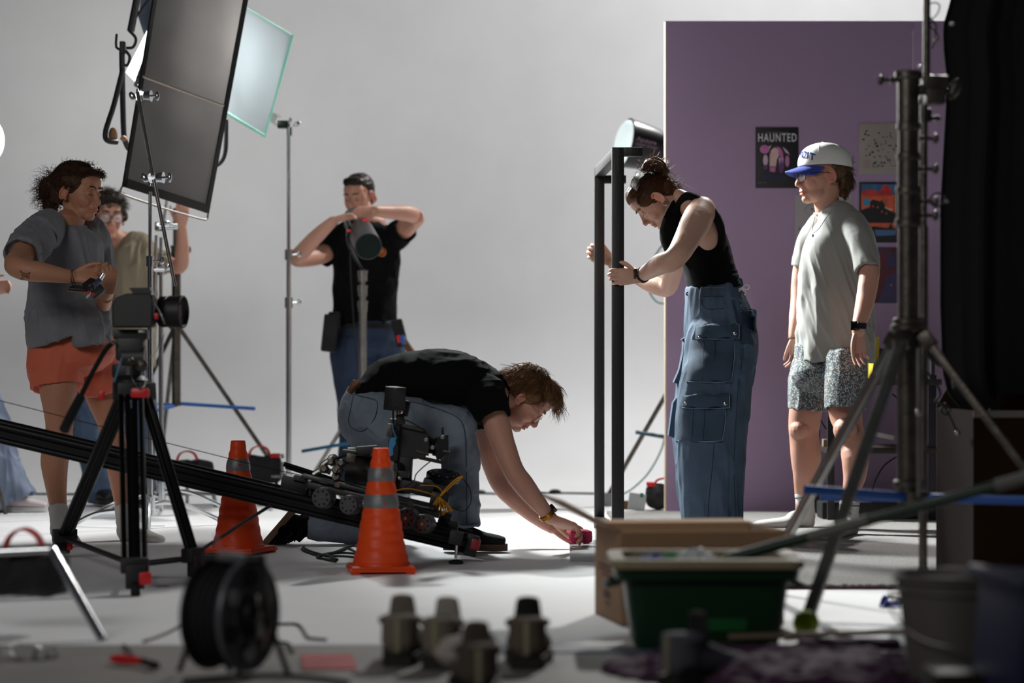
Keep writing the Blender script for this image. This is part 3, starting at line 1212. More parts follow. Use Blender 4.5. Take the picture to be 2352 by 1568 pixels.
# ================================================================== woman in cargo jeans leaning on the black frame
def make_cargo_woman():
    root = thing('person', 'woman in black sleeveless top and wide cargo jeans leaning on the black timber frame', 'person', (P(1640, 1237, 545).x, F / 545, 0))
    base = V(root['_base'])
    hd = Head(P(1503, 459, 545), (-0.62, 0.0, -0.78), (-0.78, 0, 0.62), 0.98)
    b = MB()
    hd.add(b, True)
    b.loft([(hd.p(0, -0.030, -0.035), 0.050), (P(1540, 466, 545), 0.047), (P(1572, 478, 545), 0.055)], seg=18)
    b.loft([(P(1568, 480, 545), .05, .11), (P(1600, 530, 545), .075, .13), (P(1628, 610, 545), .07, .12), (P(1640, 700, 545), .07, .12)], seg=16)
    # shoulder blade and deltoid shown by the cut-away top
    b.loft([(P(1572, 462, 549), .036, .085), (P(1604, 492, 552), .066, .080), (P(1620, 530, 552), .060, .072), (P(1624, 556, 550), .044, .055)], seg=18)
    b.loft([(P(1555, 480, 537), .05, .06), (P(1545, 520, 536), .055, .06), (P(1550, 580, 534), .045, .05)], seg=14)
    near = [(P(1612, 484, 557), .060), (P(1598, 510, 561), .062), (P(1580, 545, 566), .054), (P(1560, 580, 571), .047), (P(1543, 598, 572), .044),
            (P(1518, 606, 570), .043), (P(1495, 620, 566), .035), (P(1474, 632, 562), .0265)]
    limb(b, near)
    far = [(P(1568, 510, 533), .05), (P(1556, 570, 528), .046), (P(1545, 625, 524), .042), (P(1534, 660, 521), .039), (P(1505, 656, 518), .039),
           (P(1465, 636, 513), .034), (P(1425, 617, 509), .027), (P(1408, 608, 508), .024)]
    limb(b, far)
    # near hand: fingers lie across the near face of the post, thumb up
    hand(b, P(1468, 636, 562.5), (-1, -0.02, 0.02), (0.05, 0.10, 1.0), [(8, 55, 45), (8, 58, 46), (8, 58, 46), (10, 58, 46)], 0.90, flip=-1, tout=46, tcurl=(18, 22), spreads=(1.5, 0.5, -.5, -2))
    # far hand: wraps the rear post from behind
    hand(b, P(1404, 600, 506.5), (-0.75, -0.05, 0.35), (0.30, 0.0, 0.95), [(28, 60, 45), (28, 62, 45), (28, 62, 45), (28, 62, 45)], 0.95, flip=1, tout=30, tcurl=(10, 15), spreads=(1.5, 0.5, -.5, -2))
    # feet and shins inside the wide legs
    for s, x in ((556, 1655), (534, 1640)):
        b.loft([(P(x - 10, 700, 545), .07), (P(x - 10, 1000, s), .05), (P(x, 1180, s), .036), (P(x, 1215, s), .034)], seg=14)
    b.grow('body', M_skinC, root, 0.0032, 3,
           disp=lambda co, no: hd.sculpt(co) + no * (0.0012 * vnoise(co * 26))[:, None], tint=lambda co: hd.tint(co))
    hd.lashes(root, M_lash, mat('dark_brow', '#2c1c14', 0.8))

    # top
    b = MB()
    b.loft([(P(1642, 668, 545), .112, .142), (P(1638, 650, 545), .110, .138), (P(1628, 615, 545), .108, .130), (P(1619, 580, 545), .109, .135), (P(1609, 552, 545), .108, .142),
            (P(1598, 525, 545), .100, .125), (P(1583, 500, 545), .082, .085), (P(1571, 480, 545), .064, .062), (P(1564, 466, 545), .055, .056)], seg=28, pw=2.25, dome=(.1, 0), hem=.02)
    b.loft([(P(1556, 470, 548), .028, .020), (P(1545, 505, 552), .040, .030), (P(1540, 545, 551), .045, .05), (P(1556, 590, 550), .04, .07)], seg=14)
    for sg, s in ((1, 556), (-1, 534)):
        b.loft([(P(1552, 486, s - sg * 4), .016, .02), (P(1562, 464, s - sg * 3), .016, .024), (P(1580, 449, s - sg), .016, .026), (P(1608, 460, s + sg * 1), .016, .032), (P(1634, 481, s + sg * 1), .017, .034), (P(1652, 512, s - sg * 1), .018, .036), (P(1657, 545, s - sg * 4), .018, .036), (P(1654, 580, s - sg * 7), .02, .03), (P(1648, 605, s - sg * 10), .02, .02)], seg=14)
    def dsp(co, no):
        py = HY - (co[:, 2] - H) * F / co[:, 1]
        px = CX + co[:, 0] * F / co[:, 1]
        w = np.exp(-((py - 640) / 28) ** 2) * np.clip((px - 1625) / 50, 0, 1)
        return folds(co, 0.0018, (10, 5, 12), 2.0) + w * 0.005 * vnoise(co * np.array([14, 14, 110]) + 3)
    b.grow('tank_top', M_blackcloth, root, 0.004, 4, disp=dsp)

    # cargo jeans
    b = MB()
    b.loft([(P(1639, 655, 545), .114, .145), (P(1642, 690, 545), .125, .160), (P(1650, 735, 545), .143, .180), (P(1658, 790, 545), .150, .190), (P(1650, 850, 545), .148, .19)],
           seg=28, pw=2.2, dome=(.05, .5))
    b.loft([(P(1650, 715, 546), .09, .06), (P(1654, 770, 550), .140, .115), (P(1652, 830, 552), .150, .110), (P(1642, 900, 556), .150, .118), (P(1634, 980, 556), .146, .12), (P(1634, 1060, 557), .138, .120),
            (P(1633, 1140, 557), .133, .122), (P(1636, 1222, 557), .124, .124)], seg=28, pw=2.2, dome=(.5, 0), hem=.04)
    b.loft([(P(1650, 715, 544), .09, .06), (P(1650, 770, 540), .138, .11), (P(1642, 830, 537), .148, .105), (P(1628, 900, 534), .144, .112), (P(1618, 980, 534), .140, .115), (P(1622, 1060, 534), .132, .115),
            (P(1628, 1140, 534), .128, .115), (P(1634, 1212, 534), .120, .118)], seg=28, pw=2.2, dome=(.5, 0), hem=.04)

    def dj(co, no):
        d = folds(co, 0.0075, (9, 9, 2.2), 4.0)
        px = CX + co[:, 0] * F / co[:, 1]
        py = HY - (co[:, 2] - H) * F / co[:, 1]
        w = np.exp(-((px - 1580) / 22) ** 2) * np.exp(-((py - 1120) / 110) ** 2)
        return d + w * 0.016 * vnoise(co * np.array([5, 5, 10]))
    jeans = b.grow('cargo_jeans', M_denimD, root, 0.0045, 14, disp=dj)
    bpy.context.evaluated_depsgraph_get().update()

    def on(px, py, lift=0.003, ob=jeans):
        d = (P(px, py, 500) - V((0, 0, H))).normalized()
        org = V((0, 0, H)) + d * 7.0
        hit, loc, nor, _ = ob.ray_cast(org - base, d)
        return (loc + base - d * lift) if hit else P(px, py, 566)

    def patch(name, x0, y0, x1, y1, th, m, skew=0.0, nx=9, ny=9, parent=jeans, pleat=0.0):
        """cloth patch lying on the garment with real thickness"""
        b = MB()
        g = []
        for j in range(ny + 1):
            r = []
            for i in range(nx + 1):
                x = x0 + (x1 - x0) * i / nx + skew * (j / ny)
                y = y0 + (y1 - y0) * j / ny + 3 * math.sin(i * 1.3 + j)
                edge = min(i, nx - i) / nx
                lf = th + pleat * (0.5 + 0.5 * math.cos((i / nx - .5) * 2 * PI * 1.5)) if 0 < i < nx and 0 < j < ny else th * .8
                r.append(on(x, y, lf))
            g.append(r)
        # fill a solid sheet
        vs = [p for r in g for p in r]
        back = [p + V((0, 0.014, 0)) for p in vs]
        nn = len(vs)
        W = nx + 1
        fs = []
        for j in range(ny):
            for i in range(nx):
                a = j * W + i
                fs.append((a, a + 1, a + 1 + W, a + W))
                fs.append((nn + a, nn + a + W, nn + a + 1 + W, nn + a + 1))
        rim = [i for i in range(W)] + [j * W + nx for j in range(1, ny + 1)] + [ny * W + i for i in range(nx - 1, -1, -1)] + [j * W for j in range(ny - 1, 0, -1)]
        for k in range(len(rim)):
            a, c = rim[k], rim[(k + 1) % len(rim)]
            fs.append((c, a, nn + a, nn + c))
        b._add(vs + back, fs)
        return b.build(name, m, parent, sharp=50)

    def stitch(path, m=M_seamlight, r=0.0010, par=jeans, nm='stitching', lift=.002):
        b = MB()
        b.tube([on(x, y, lift) for x, y in path], r, 5, 4)
        return b.build(nm, m, par, sharp=None)
    mp = mat('cargo_denim', '#34485c', 0.85, bump=0.5, bscale=420, var=.2, vscale=12)
    for (fx0, fy0, fx1, fy1), (bx0, by0, bx1, by1), bt in (
            ((1598, 745, 1698, 777), (1586, 779, 1688, 876), ((1606, 773), (1688, 765))),
            ((1566, 905, 1676, 936), (1562, 938, 1667, 1012), ((1575, 924), (1666, 926)))):
        p = patch('cargo_pocket', bx0, by0, bx1, by1, .016, mp, skew=-10, pleat=.006)
        stitch([(bx0 + 30, by0 + 2), (bx0 + 28, by0 + 50), (bx0 + 26, by1 - 3)], M_seam, .0012, p, 'pleat_seam', .022)
        stitch([(bx0 + 56, by0 + 2), (bx0 + 54, by0 + 50), (bx0 + 52, by1 - 3)], M_seam, .0012, p, 'pleat_seam', .022)
        stitch([(bx1, by0 + 4), (bx1 - 2, (by0 + by1) / 2), (bx1 - 8, by1)], M_seamlight, .0009, p, 'stitching', .019)
        stitch([(bx0 - 6, by1), ((bx0 + bx1) / 2, by1 + 2), (bx1 - 10, by1)], M_seamlight, .0009, p, 'stitching', .019)
        f = patch('pocket_flap', fx0, fy0, fx1, fy1, .023, mp)
        stitch([(fx1, fy0), (fx1, fy1)], M_seamlight, .0011, f, 'stitching', .026)
        stitch([(fx0, fy1), ((fx0 + fx1) / 2, fy1 + 2), (fx1, fy1)], M_seamlight, .0009, f, 'stitching', .026)
        for x, y in bt:
            b = MB()
            q = on(x, y, .024)
            b.lathe([(0.0001, -.002), (.0085, -.002), (.0085, .001), (.006, .0025), (.0001, .0028)], q, (-0.05, -1, 0.1), 16)
            b.build('button', M_chrome, f)
    # far pockets seen edge-on in front of the thigh
    for pts in (((1583, 768), (1566, 779), (1574, 790), (1560, 850), (1548, 878), (1562, 882), (1590, 800)), ((1560, 905), (1546, 925), (1538, 985), (1536, 1000), (1548, 1006), (1568, 930))):
        b = MB()
        b.prism([P(x, y, 541) for x, y in pts], (0, .10, 0))
        b.build('far_cargo_pocket', mp, jeans)
    p = patch('back_pocket', 1703, 712, 1738, 790, .006, mp, nx=5)
    stitch([(1702, 715), (1716, 713), (1730, 714)], M_seamlight, .0011, p, 'stitching', .009)
    stitch([(1580, 664), (1620, 660), (1660, 660), (1694, 655)], M_seamlight, .0009)
    stitch([(1580, 684), (1620, 681), (1660, 680), (1700, 676)], M_seam, .0013)
    stitch([(1612, 688), (1614, 702), (1630, 710), (1662, 708)], M_seam, .0018)
    stitch([(1680, 684), (1706, 692)], M_seamlight, .0010)
    stitch([(1640, 1018), (1638, 1045), (1634, 1090), (1628, 1150), (1625, 1205)], M_seam, .0014)
    stitch([(1706, 700), (1706, 800), (1695, 900), (1688, 1000), (1686, 1100), (1690, 1200)], M_seam, .0012)
    b = MB()
    q = on(1580, 675, .004)
    b.lathe([(0.0001, -.002), (.009, -.002), (.009, .001), (.006, .003), (.0001, .003)], q, (-0.3, -1, 0.1), 16)
    b.build('waist_button', M_chrome, jeans)
    # belt loop and drawstring bow at the back
    b = MB()
    b.tube([P(1692, 668, 548), P(1694, 645, 549), P(1702, 642, 549), P(1706, 668, 548)], .006, 6, 3)
    b.build('belt_loop', mp, root)
    b = MB()
    b.tube([P(1694, 664, 549), P(1702, 662, 550), P(1714, 654, 551), P(1722, 659, 551), P(1714, 666, 551), P(1702, 662, 550), P(1696, 674, 549), P(1692, 690, 549)], .0028, 6, 4)
    b.tube([P(1700, 664, 550), P(1712, 670, 550), P(1710, 678, 550)], .0028, 6, 4)
    b.build('drawstring', M_whiteplastic, root)
    # watch
    c = P(1476, 631, 562.5)
    ax = (P(1474, 632, 562) - P(1495, 620, 566)).normalized()
    b = MB()
    for k in (-.008, -.003, .002, .007):
        b.torus(c + ax * k, .0290, .0042, ax, seg=24, s2=6)
    w = b.build('wristwatch', M_blackmatte, root, sharp=None)
    nrm = V((0.15, -1, 0.25))
    nrm = (nrm - ax * nrm.dot(ax)).normalized()
    b = MB()
    z = nrm
    x = ax
    y = z.cross(x)
    M = Matrix((x, y, z)).transposed()
    b.box(c + nrm * .034, (.034, .040, .012), M, bev=.004)
    b.build('watch_case', M_watchglass, w)
    b = MB()
    b.torus(P(1408, 610, 508), .026, .0022, (1, 0, .3), seg=20, s2=6)
    b.build('bracelet', M_black, root, sharp=None)
    b = MB()
    b.torus(hd.p(.080, -.012, -.043), .012, .0009, hd.M @ V((1, .3, 0)), seg=18, s2=5)
    b.torus(hd.p(-.080, -.012, -.043), .012, .0009, hd.M @ V((1, .3, 0)), seg=18, s2=5)
    b.build('earring', M_chrome, root, sharp=None)
    # hair: pulled back tight, bun on the crown's back
    hm = hair_mat('hair_chestnut', '#5a3a26')
    b = MB()
    hd.e(b, (0, -0.022, 0.040), (0.079, 0.098, 0.084), seg=24, rg=16)
    hd.e(b, (0, -0.060, 0.010), (0.070, 0.058, 0.070))
    hd.e(b, (0, -0.085, -0.040), (0.048, 0.028, 0.045))
    hd.e(b, (0, 0.028, 0.070), (0.064, 0.058, 0.050))
    for s in (-1, 1):
        hd.e(b, (s * 0.062, 0.018, 0.036), (0.016, 0.050, 0.036))
    b.grow('hair', hm, root, 0.0035, 4, disp=hairdisp(hd, 0.0022, 75, (1, .12, 1)))
    # bun as coiled locks
    bc = P(1503, 395, 545)
    b = MB()
    rs = random.Random(4)
    b.ell(bc + V((0.004, 0, -.002)), (.050, .052, .052))
    for i in range(15):
        a0 = rs.uniform(0, 6.28)
        tilt = rs.uniform(-.8, .8)
        n = V((math.sin(tilt) * .7, -1 + rs.uniform(-.3, .3), rs.uniform(-.6, .6))).normalized()
        q = V((0, 0, 1)).rotation_difference(n).to_matrix()
        rr = rs.uniform(.030, .056)
        pts = [bc + q @ V((rr * math.cos(a0 + t * .55), rr * math.sin(a0 + t * .55), rs.uniform(-.003, .003) + (i % 5 - 2) * .012)) for t in range(10)]
        b.tube(pts, rs.uniform(.007, .011), 8, 3, r1=.004)
    b.grow('hair_bun', hm, root, 0.003, 1, disp=hairdisp(hd, 0.0018, 110, (1, .5, 1)))
    ps = flow_hair(hd, (0, -.022, .040), (.079, .098, .086), 480, lambda u: (-u.x * .4, -1, .15), .09, rs, .02, .0015, .7, zmin=-.6, keep=lambda u: not (u.y > .62 and u.z < .25))
    for i in range(260):
        u = V((rs.gauss(0, 1), rs.gauss(0, 1), rs.gauss(0, 1))).normalized()
        p = bc + u * .052
        ps.append(curl(p, u + V((rs.uniform(-.5, .6), 0, rs.uniform(-.6, .5))), rs.uniform(.02, .05), rs.uniform(.004, .010), rs.uniform(.4, 1.0), rs, 9))
    for i in range(150):    # wisps at the nape and temples
        p = hd.p(rs.uniform(-.06, .06), rs.uniform(-.11, -.08), rs.uniform(-.05, .05))
        ps.append(curl(p, V((rs.uniform(.5, 1.2), rs.uniform(-.3, .3), rs.uniform(-.7, .3))), rs.uniform(.04, .09), rs.uniform(.004, .010), rs.uniform(.4, 1.1), rs, 10))
    strands(ps, hm, root, r=.0008, seg=3)
    return root


make_cargo_woman()
# ================================================================== young man in cap and grey tee
def make_cap_man():
    root = thing('person', 'man in white cap, pale grey tee and speckled shorts by the lilac wall', 'person', (P(1900, 1225, 526).x, F / 526, 0))
    base = V(root['_base'])
    hd = Head(P(1887, 402, 520), (-0.975, -0.20, -0.05), (-0.05, 0, 1), 1.10)
    b = MB()
    hd.add(b, lids=False)
    b.loft([(hd.p(0, -0.025, -0.035), 0.056), (P(1898, 462, 520), 0.056), (P(1912, 500, 519), 0.068)], seg=18)
    b.loft([(P(1915, 500, 519), .07, .12), (P(1918, 600, 519), .10, .12), (P(1918, 760, 520), .10, .12), (P(1918, 860, 520), .10, .12)], seg=16)
    near = [(P(1975, 545, 527), .052), (P(1990, 590, 530), .050), (P(1996, 630, 532), .045), (P(1989, 680, 534), .042), (P(1982, 715, 536), .037), (P(1973, 745, 538), .0285), (P(1971, 762, 538), .027)]
    limb(b, near)
    far = [(P(1868, 540, 509), .05), (P(1842, 620, 507), .042), (P(1836, 690, 508), .040), (P(1828, 740, 510), .032), (P(1824, 772, 511), .025)]
    limb(b, far)
    hand(b, P(1971, 762, 538), (0.0, -0.03, -1), (-0.85, -0.45, 0), [(10, 18, 12), (14, 20, 14), (18, 22, 16), (22, 26, 18)], .93, flip=1, tout=24, tcurl=(12, 10))
    hand(b, P(1824, 775, 511), (-.02, 0, -1), (-0.5, -0.75, 0), [(14, 28, 18)] * 4, .86, flip=-1, tout=24, tcurl=(12, 10))
    # legs
    limb(b, [(P(1870, 800, 516), .06), (P(1862, 860, 516), .066), (P(1852, 935, 516), .074), (P(1847, 975, 516), .070), (P(1847, 1000, 516), .066), (P(1851, 1045, 516), .068), (P(1850, 1090, 516), .056), (P(1845, 1135, 515), .038), (P(1846, 1170, 515), .036)])
    limb(b, [(P(1935, 800, 522), .06), (P(1940, 860, 524), .066), (P(1940, 935, 526), .074), (P(1948, 975, 528), .064), (P(1956, 1000, 530), .058), (P(1964, 1045, 534), .060), (P(1963, 1090, 535), .050), (P(1955, 1135, 536), .036), (P(1950, 1175, 537), .035)])
    b.ell(P(1840, 987, 517), (.055, .060, .055))
    b.ell(P(1941, 987, 533), (.052, .058, .055))
    b.grow('body', M_skinA, root, 0.0034, 3, disp=lambda co, no: hd.sculpt(co) + no * (0.0012 * vnoise(co * 24))[:, None], tint=lambda co: hd.tint(co))
    hd.eyes(root)
    hd.glasses(root, M_black, rx=.026, rz=.019, pw=3.2, th=.0019)

    # tee
    b = MB()
    b.loft([(P(1919, 828, 520), .166, .205), (P(1919, 780, 520), .164, .195), (P(1919, 700, 520), .163, .175), (P(1919, 630, 520), .157, .160), (P(1923, 575, 520), .150, .165),
            (P(1925, 537, 520), .128, .150), (P(1922, 505, 520), .098, .115), (P(1912, 488, 519), .066, .075)][::-1], seg=30, pw=2.3, dome=(.12, 0), hem=.04)
    b.loft([(P(1950, 518, 523), .078, .075), (P(1972, 550, 527), .071, .072), (P(1986, 588, 530), .060, .064), (P(1993, 621, 532), .053, .060)], hem=.03, seg=22)
    b.loft([(P(1890, 520, 512), .07, .075), (P(1862, 560, 509), .066, .07), (P(1850, 612, 508), .060, .066)], hem=.03, seg=22)
    b.torus(P(1904, 487, 519), .064, .007, (-.12, -.12, 1), s2=8)

    def dsp(co, no):
        px = CX + co[:, 0] * F / co[:, 1]
        py = HY - (co[:, 2] - H) * F / co[:, 1]
        # drape lines fanning down and towards the hip
        q = (co - base)
        dg_ = np.stack([q[:, 0] * 1.0 + q[:, 2] * 0.35, q[:, 1], q[:, 2] * .12], 1)
        d = ridges(dg_, 0.012, (17, 12, 14), 2.0) + ridges(dg_, 0.005, (36, 22, 26), 6.0)
        w = np.clip((py - 540) / 120, 0.15, 1)
        d = d * w
        w2 = np.exp(-((px - 1990) / 22) ** 2 - ((py - 790) / 40) ** 2)
        return d + w2 * ridges(co, .008, (6, 6, 26), 3)
    tee = b.grow('t_shirt', mat('pale_grey_cotton', '#90908c', 0.9, bump=.25, bscale=500, sheen=.15), root, 0.0045, 4, disp=dsp)
    # necklace
    b = MB()
    b.tube([P(1872, 498, 530), P(1867, 520, 538), P(1868, 534, 541), P(1880, 526, 541), P(1896, 503, 539), P(1910, 484, 534)], .0014, 5, 4)
    b.ell(P(1867, 541, 542), (.004, .003, .008))
    b.build('necklace', M_chrome, root, sharp=None)
    # shorts
    b = MB()
    b.loft([(P(1908, 790, 520), .155, .145), (P(1908, 830, 520), .160, .150), (P(1905, 872, 521), .165, .155)], seg=26, pw=2.2, dome=(.1, .5))
    b.loft([(P(1868, 830, 515), .085, .12), (P(1858, 880, 515), .088, .13), (P(1853, 942, 515), .081, .125)], seg=22, dome=(.5, 0), hem=.03, pw=2.2)
    b.loft([(P(1938, 830, 527), .095, .12), (P(1942, 880, 529), .093, .125), (P(1941, 940, 530), .086, .115)], seg=22, dome=(.5, 0), hem=.03, pw=2.2)
    ms = mat('speckled_shorts', '#8e9698', 0.85, bump=.3, bscale=300)
    nt = ms.node_tree
    N, L = nt.nodes, nt.links
    tc = N.new('ShaderNodeTexCoord')
    vz = N.new('ShaderNodeTexVoronoi')
    vz.inputs['Scale'].default_value = 230
    L.new(tc.outputs['Object'], vz.inputs['Vector'])
    cr = N.new('ShaderNodeValToRGB')
    cr.color_ramp.interpolation = 'CONSTANT'
    els = cr.color_ramp.elements
    els[0].position = 0
    els[0].color = hexc('#3d4a58')
    els[1].position = .42
    els[1].color = hexc('#a5a99c')
    for p_, c_ in ((.58, '#5d6c78'), (.74, '#b5b09c'), (.84, '#8d6a68'), (.90, '#46525a')):
        e_ = els.new(p_)
        e_.color = hexc(c_)
    sx = N.new('ShaderNodeSeparateColor')
    L.new(vz.outputs['Color'], sx.inputs[0])
    L.new(sx.outputs[0], cr.inputs[0])
    L.new(cr.outputs[0], N['Principled BSDF'].inputs['Base Color'])
    b.grow('shorts', ms, root, 0.0045, 4, disp=lambda co, no: folds(co, .006, (9, 9, 3), 7))
    # socks, feet in them
    M_sock = mat('white_sock', '#c9c6c2', 0.95, bump=.6, bscale=400, sheen=.2)
    M_sockline = mat('sock_line', '#2c3a3c', 0.9)
    for (ax_, ay, s_), (mx_, my, ms_), (tx, ty, ts), tops in (
            ((1850, 1195, 515), (1805, 1202, 516), (1736, 1205, 518), ((1847, 1132, 515), (1850, 1165, 515))),
            ((1950, 1212, 538), (1925, 1222, 545), (1890, 1228, 556), ((1952, 1150, 537), (1950, 1180, 537)))):
        b = MB()
        b.loft([(P(*tops[0]), .043), (P(*tops[1]), .041), (P(ax_, ay - 12, s_), .044, .042), (P(ax_ - 4, ay, s_), .044, .042)], seg=16, dome=(0, .8))
        b.loft([(P(ax_ + 3, ay + 3, s_), .036, .036), (P((ax_ + mx_) / 2, (ay + my) / 2 - 6, (s_ + ms_) / 2), .040, .038), (P(mx_, my - 1, ms_), .029, .044), (P(tx + 14, ty, ts), .022, .044), (P(tx, ty + 1, ts), .016, .034)], seg=16)
        so = b.grow('sock', M_sock, root, .0036, 4, disp=lambda co, no: ridges(co, .0012, (14, 14, 30), 2))
        b = MB()
        c0, c1 = P(*tops[0]), P(*tops[1])
        ax = (c1 - c0).normalized()
        b.torus(c0 + ax * .018, .0425, .0022, ax, s2=6)
        b.build('stripe', M_sockline, so, sharp=None)
        bc = c0 + ax * .048

        def bend(co, bc=bc):
            a = co.x / .043 - .35
            return V((bc.x + .0435 * math.sin(a) , bc.y - .0455 * math.cos(a) + 0, bc.z + co.y)) + V((0, co.z, 0))
        text('alo', .030, (0, 0, 0), FACE, M_black, so, 'lettering', .0006, bend=bend)
    # watch, bracelet
    c = P(1972, 748, 538)
    ax = V((0.05, 0, 1)).normalized()
    b = MB()
    for k in (-.009, -.003, .003, .009):
        b.torus(c + ax * k, .0310, .0042, ax, s2=6)
    w = b.build('wristwatch', M_blackmatte, root, sharp=None)
    b = MB()
    b.box(c + V((-.020, -.030, 0)), (.036, .012, .040), Matrix.Rotation(R(-32), 3, 'Z'), bev=.004)
    b.build('watch_case', M_watchglass, w)
    b = MB()
    b.torus(P(1824, 776, 511), .027, .0026, (0, 0, 1), s2=6)
    b.build('bracelet', mat('cord', '#4a3a30', .8), root, sharp=None)
    # hair under the cap
    hm = hair_mat('hair_dark_blond', '#5c452e')
    b = MB()
    hd.e(b, (0, -0.040, 0.020), (0.080, 0.082, 0.066), seg=20, rg=14)
    hd.e(b, (0, -0.080, -0.032), (0.066, 0.036, 0.046))
    hd.e(b, (0, -0.086, -0.065), (0.045, 0.022, 0.028))
    b.grow('hair', hm, root, .0038, 3, disp=hairdisp(hd, .004, 60, (1, .8, .2)))
    rs = random.Random(8)
    ps = flow_hair(hd, (0, -.075, -.020), (.072, .044, .062), 130, lambda u: (u.x * .1, -.35, -1), .05, rs, .3, .003, .8, ymax=.2)
    for i in range(30):
        ps.append(curl(hd.p(rs.uniform(-.03, .03), -.112, rs.uniform(.03, .06)), hd.M @ V((0, -.6, rs.uniform(-1, .6))), .035, .004, .6, rs, 8))
    strands(ps, hm, root, r=.0010, seg=3)
    # cap
    Mc = mat('cap_cotton', '#d8d8d3', 0.85, bump=.3, bscale=400)
    Mb = mat('cap_blue', '#2a3f9a', 0.8, bump=.3, bscale=400)
    hp = hd.p
    b = MB()
    rings = []
    for (z, rx, ryf, ryb) in ((.036, .089, .104, .112), (.050, .0895, .104, .1125), (.070, .0885, .100, .1105), (.090, .084, .091, .103), (.107, .072, .076, .087), (.119, .052, .053, .062), (.126, .026, .026, .030), (.1275, .004, .004, .004)):
        ring = []
        for k in range(36):
            a = 2 * PI * k / 36
            y = math.sin(a)
            zz = z + (.010 * (-y) * -1 if False else 0) - (.014 * (-y) if y < 0 else -0.002 * y) * (1 - (z - .036) / .1)
            ring.append(hp(math.cos(a) * rx, y * (ryf if y > 0 else ryb) - .012, zz))
        rings.append(ring)
    b.rings(rings, cap0=False)
    crown = b.build('cap_crown', Mc, root, sharp=60)
    sub = crown.modifiers.new('s', 'SOLIDIFY')
    sub.thickness = .003
    sub.offset = 1
    sub = crown.modifiers.new('ss', 'SUBSURF')
    sub.levels = sub.render_levels = 1
    for k in range(3):
        b = MB()
        a0 = PI / 6 + k * PI / 3
        pts = []
        for (z, rx, ryf, ryb) in ((.038, .0905, .1055, .1135), (.070, .090, .1015, .112), (.090, .0855, .0925, .1045), (.107, .0735, .0775, .0885), (.119, .0535, .0545, .0635), (.128, .004, .004, .004)):
            pts.append((z, rx, ryf, ryb))
        path = []
        for sgn in (1, -1):
            pp = []
            for z, rx, ryf, ryb in pts:
                c_, s_ = math.cos(a0) * sgn, math.sin(a0) * sgn
                pp.append(hp(c_ * rx, s_ * (ryf if s_ > 0 else ryb) - .012, z))
            path += pp if sgn > 0 else pp[::-1]
        b.tube(path, .0011, 5, 2)
        b.build('panel_seam', Mc, crown, sharp=None)
    b = MB()
    b.ell(hp(0, -.012, .130), (.007, .007, .004))
    b.build('cap_button', Mc, crown)
    # brim
    n = 18
    top = []
    for j in range(6):
        r = []
        for i in range(n + 1):
            a = R(16) + R(148) * (i / n)
            x = math.cos(a)
            yy = math.sin(a)
            t = j / 5
            ex = .070 * (yy ** .55)
            px_ = x * (.087 - .006 * t)
            py_ = yy * .092 - .012 + t * ex
            pz = .040 - .020 * t * (yy ** .5) - .034 * (x * x) * (.35 + t * .65)
            r.append((px_, py_, pz))
        top.append(r)
    vs = [hp(*q) for r in top for q in r] + [hp(q[0], q[1], q[2] - .0032) for r in top for q in r]
    W = n + 1
    nn = 6 * W
    fs = []
    for j in range(5):
        for i in range(n):
            a = j * W + i
            fs.append((a, a + 1, a + 1 + W, a + W))
            fs.append((nn + a, nn + a + W, nn + a + 1 + W, nn + a + 1))
    rim = [i for i in range(W)] + [5 * W + i for i in range(n, -1, -1)]
    for k in range(n):
        fs.append((5 * W + k, 5 * W + k + 1, nn + 5 * W + k + 1, nn + 5 * W + k))
    b = MB()
    b._add(vs, fs)
    b.build('cap_brim', Mb, root, sharp=60)

    def bend(co):
        a = PI / 2 - co.x / .094
        z = .080 + co.y - 2.6 * co.x ** 2
        prof = ((.036, .089, .104), (.050, .0895, .104), (.070, .0885, .100), (.090, .084, .091), (.107, .072, .076), (.119, .052, .053))
        for (z0, r0, y0), (z1, r1, y1) in zip(prof, prof[1:]):
            if z <= z1 or z1 == .119:
                t = max(-.5, (z - z0) / (z1 - z0))
                rx, ry = r0 + (r1 - r0) * t, y0 + (y1 - y0) * t
                break
        return hp(math.cos(a) * (rx + .0035), math.sin(a) * (ry + .0035) - .012, z + .004)
    text('DETROIT', .038, (0, 0, 0), FACE, Mb, crown, 'lettering', .001, bend=bend, bold=.0014)
    return root


make_cap_man()
